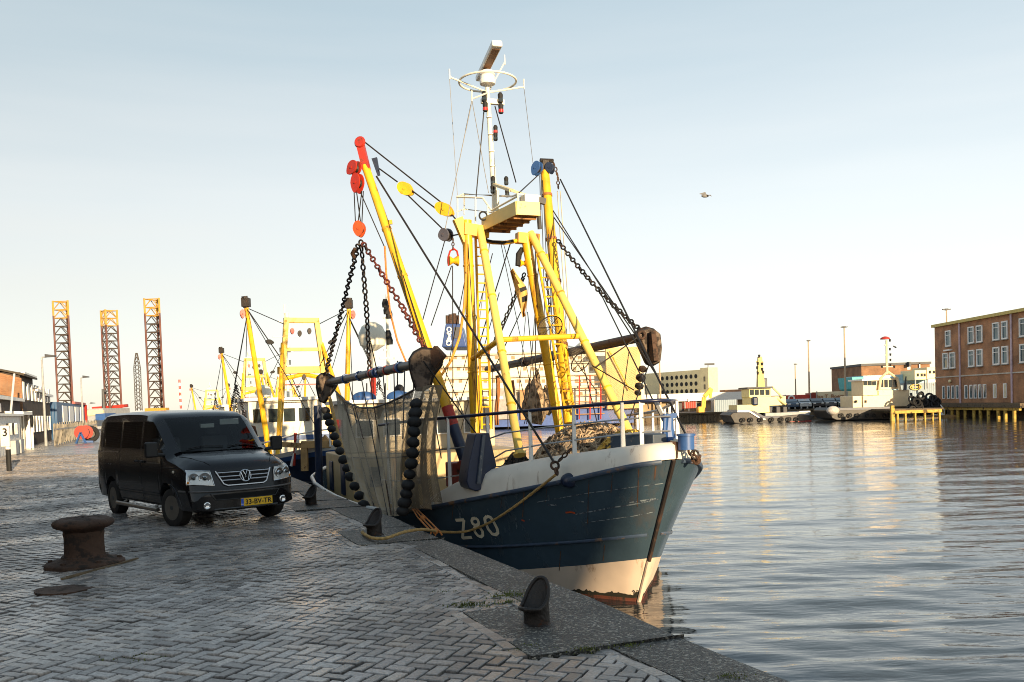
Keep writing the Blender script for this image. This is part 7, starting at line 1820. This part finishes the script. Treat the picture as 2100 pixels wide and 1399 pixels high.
c2 = thing('container_building', W(188, 870, 112), 'pale low building beyond the red edged container building', 'building')
part_box('wall', c2, 176, 214, 838, 880, 116, 8, M['grey']); part_box('band', c2, 178, 212, 842, 852, 115.8, .3, M['cream']); part_box('blue_stack', c2, 196, 216, 848, 862, 112, 3, M['blue'])
# red cable reel
rc_ = W(172, 890, 66); rl_ = thing('cable_reel', V((rc_.x, rc_.y, 0)), 'red cable reel on a blue stand by the fence', 'reel')
cz = V((rc_.x, rc_.y, .78))
for dy in (-.35, .35): m = MB(); m.lathe([(.50, -.03), (.50, .03), (.02, .035)], cz + V((0, dy, 0)), (.25, -1, 0), n=26); m.build('flange', M['red'], rl_)
m = MB(); m.lathe([(.35, -.33), (.35, .33)], cz, (.25, -1, 0), n=20); m.build('drum', M['darkgrey'], rl_)
m = MB(); m.bar(cz + V((0, -.5, 0)), cz + V((-.35, -.5, -.78)), .12, .12); m.bar(cz + V((0, -.5, 0)), cz + V((.35, -.5, -.78)), .12, .12); m.bar(cz + V((.1, -.5, -.66)), cz + V((.8, -.3, -.7)), .14, .14); m.build('stand', M['blue'], rl_)
tr_ = thing('tyre', W(184, 903, 67), 'large black tyre leaning behind the red cable reel', 'tyre'); m = MB(); q = W(186, 890, 67); q.z = .62; m.ring(q, (.6, -1, 0), .45, .17, 20, 8); m.build('tread', M['black'], tr_)
# quay side low kerb near the shed
# marker post with a number board
mp_ = G(19, 966); mk = thing('marker_post', mp_, 'black and white marker post with the number 3 at the left edge', 'post')
m = MB(); m.tube(mp_, mp_ + V((0, 0, .78)), .085, n=10); m.build('black_foot', M['black'], mk)
m = MB(); m.tube(mp_ + V((0, 0, .78)), mp_ + V((0, 0, 1.62)), .085, n=10); PO = m.build('white_post', M['white'], mk)
m = MB(); m.box(mp_ + V((-.03, -.10, 1.26)), (.31, .03, .74)); BDp = m.build('number_board', M['white'], mk)
m = MB(); add_text(m, '3', .40, mp_ + V((-.02, -.119, 1.38)), (1, 0, 0), (0, 0, 1), .002); m.build('numeral', M['black'], BDp, smooth=0)
# street lamps on the quay
def street_lamp(x, yt, Y, arm, lab):
    b = W(x, 900, Y); b = V((b.x, Y, 0)); t = thing('street_lamp', b, lab, 'street lamp', 'street lamps on the left of the quay')
    top = V((b.x, Y, W(x, yt, Y).z)); m = MB(); m.tube(b, top, .10, .06, n=8); m.tube(top, top + V((arm * .5, 0, .05)), .05); m.build('pole', M['grey'], t)
    m = MB(); m.prism([top + V((arm * .3, -.15, 0)), top + V((arm, -.15, .02)), top + V((arm, -.15, .12)), top + V((arm * .3, -.15, .22))], V((0, .3, 0))); m.build('lamp_head', M['darkgrey'], t)
street_lamp(94, 733, 62, .95, 'taller street lamp in front of the brick houses')
street_lamp(172, 775, 86, .75, 'second street lamp by the blue container building')
street_lamp(186, 828, 150, 1.0, 'small far street lamp left of the rig')
# gull
gp = W(1446, 402, 60); gl = MB(); vs = []
gl.ball(gp, .16, 10, 6, (1.6, .8, .7))
gl.add([gp + V((-.1, 0, .05)), gp + V((.12, 0, .05)), gp + V((.05, .15, .30)), gp + V((-.30, .25, .22)), gp + V((-.34, .25, .20))], [(0, 1, 2, 3, 4)])
gl.add([gp + V((-.1, 0, .04)), gp + V((.12, 0, .04)), gp + V((.32, -.2, .02)), gp + V((.38, -.3, -.12)), gp + V((.1, -.2, .02))], [(0, 1, 2, 3, 4)])
props(gl.build('gull', mat('gull_grey', (.22, .21, .20), .8), smooth=60), 'single gull flying in the open sky right of the mast', 'bird')
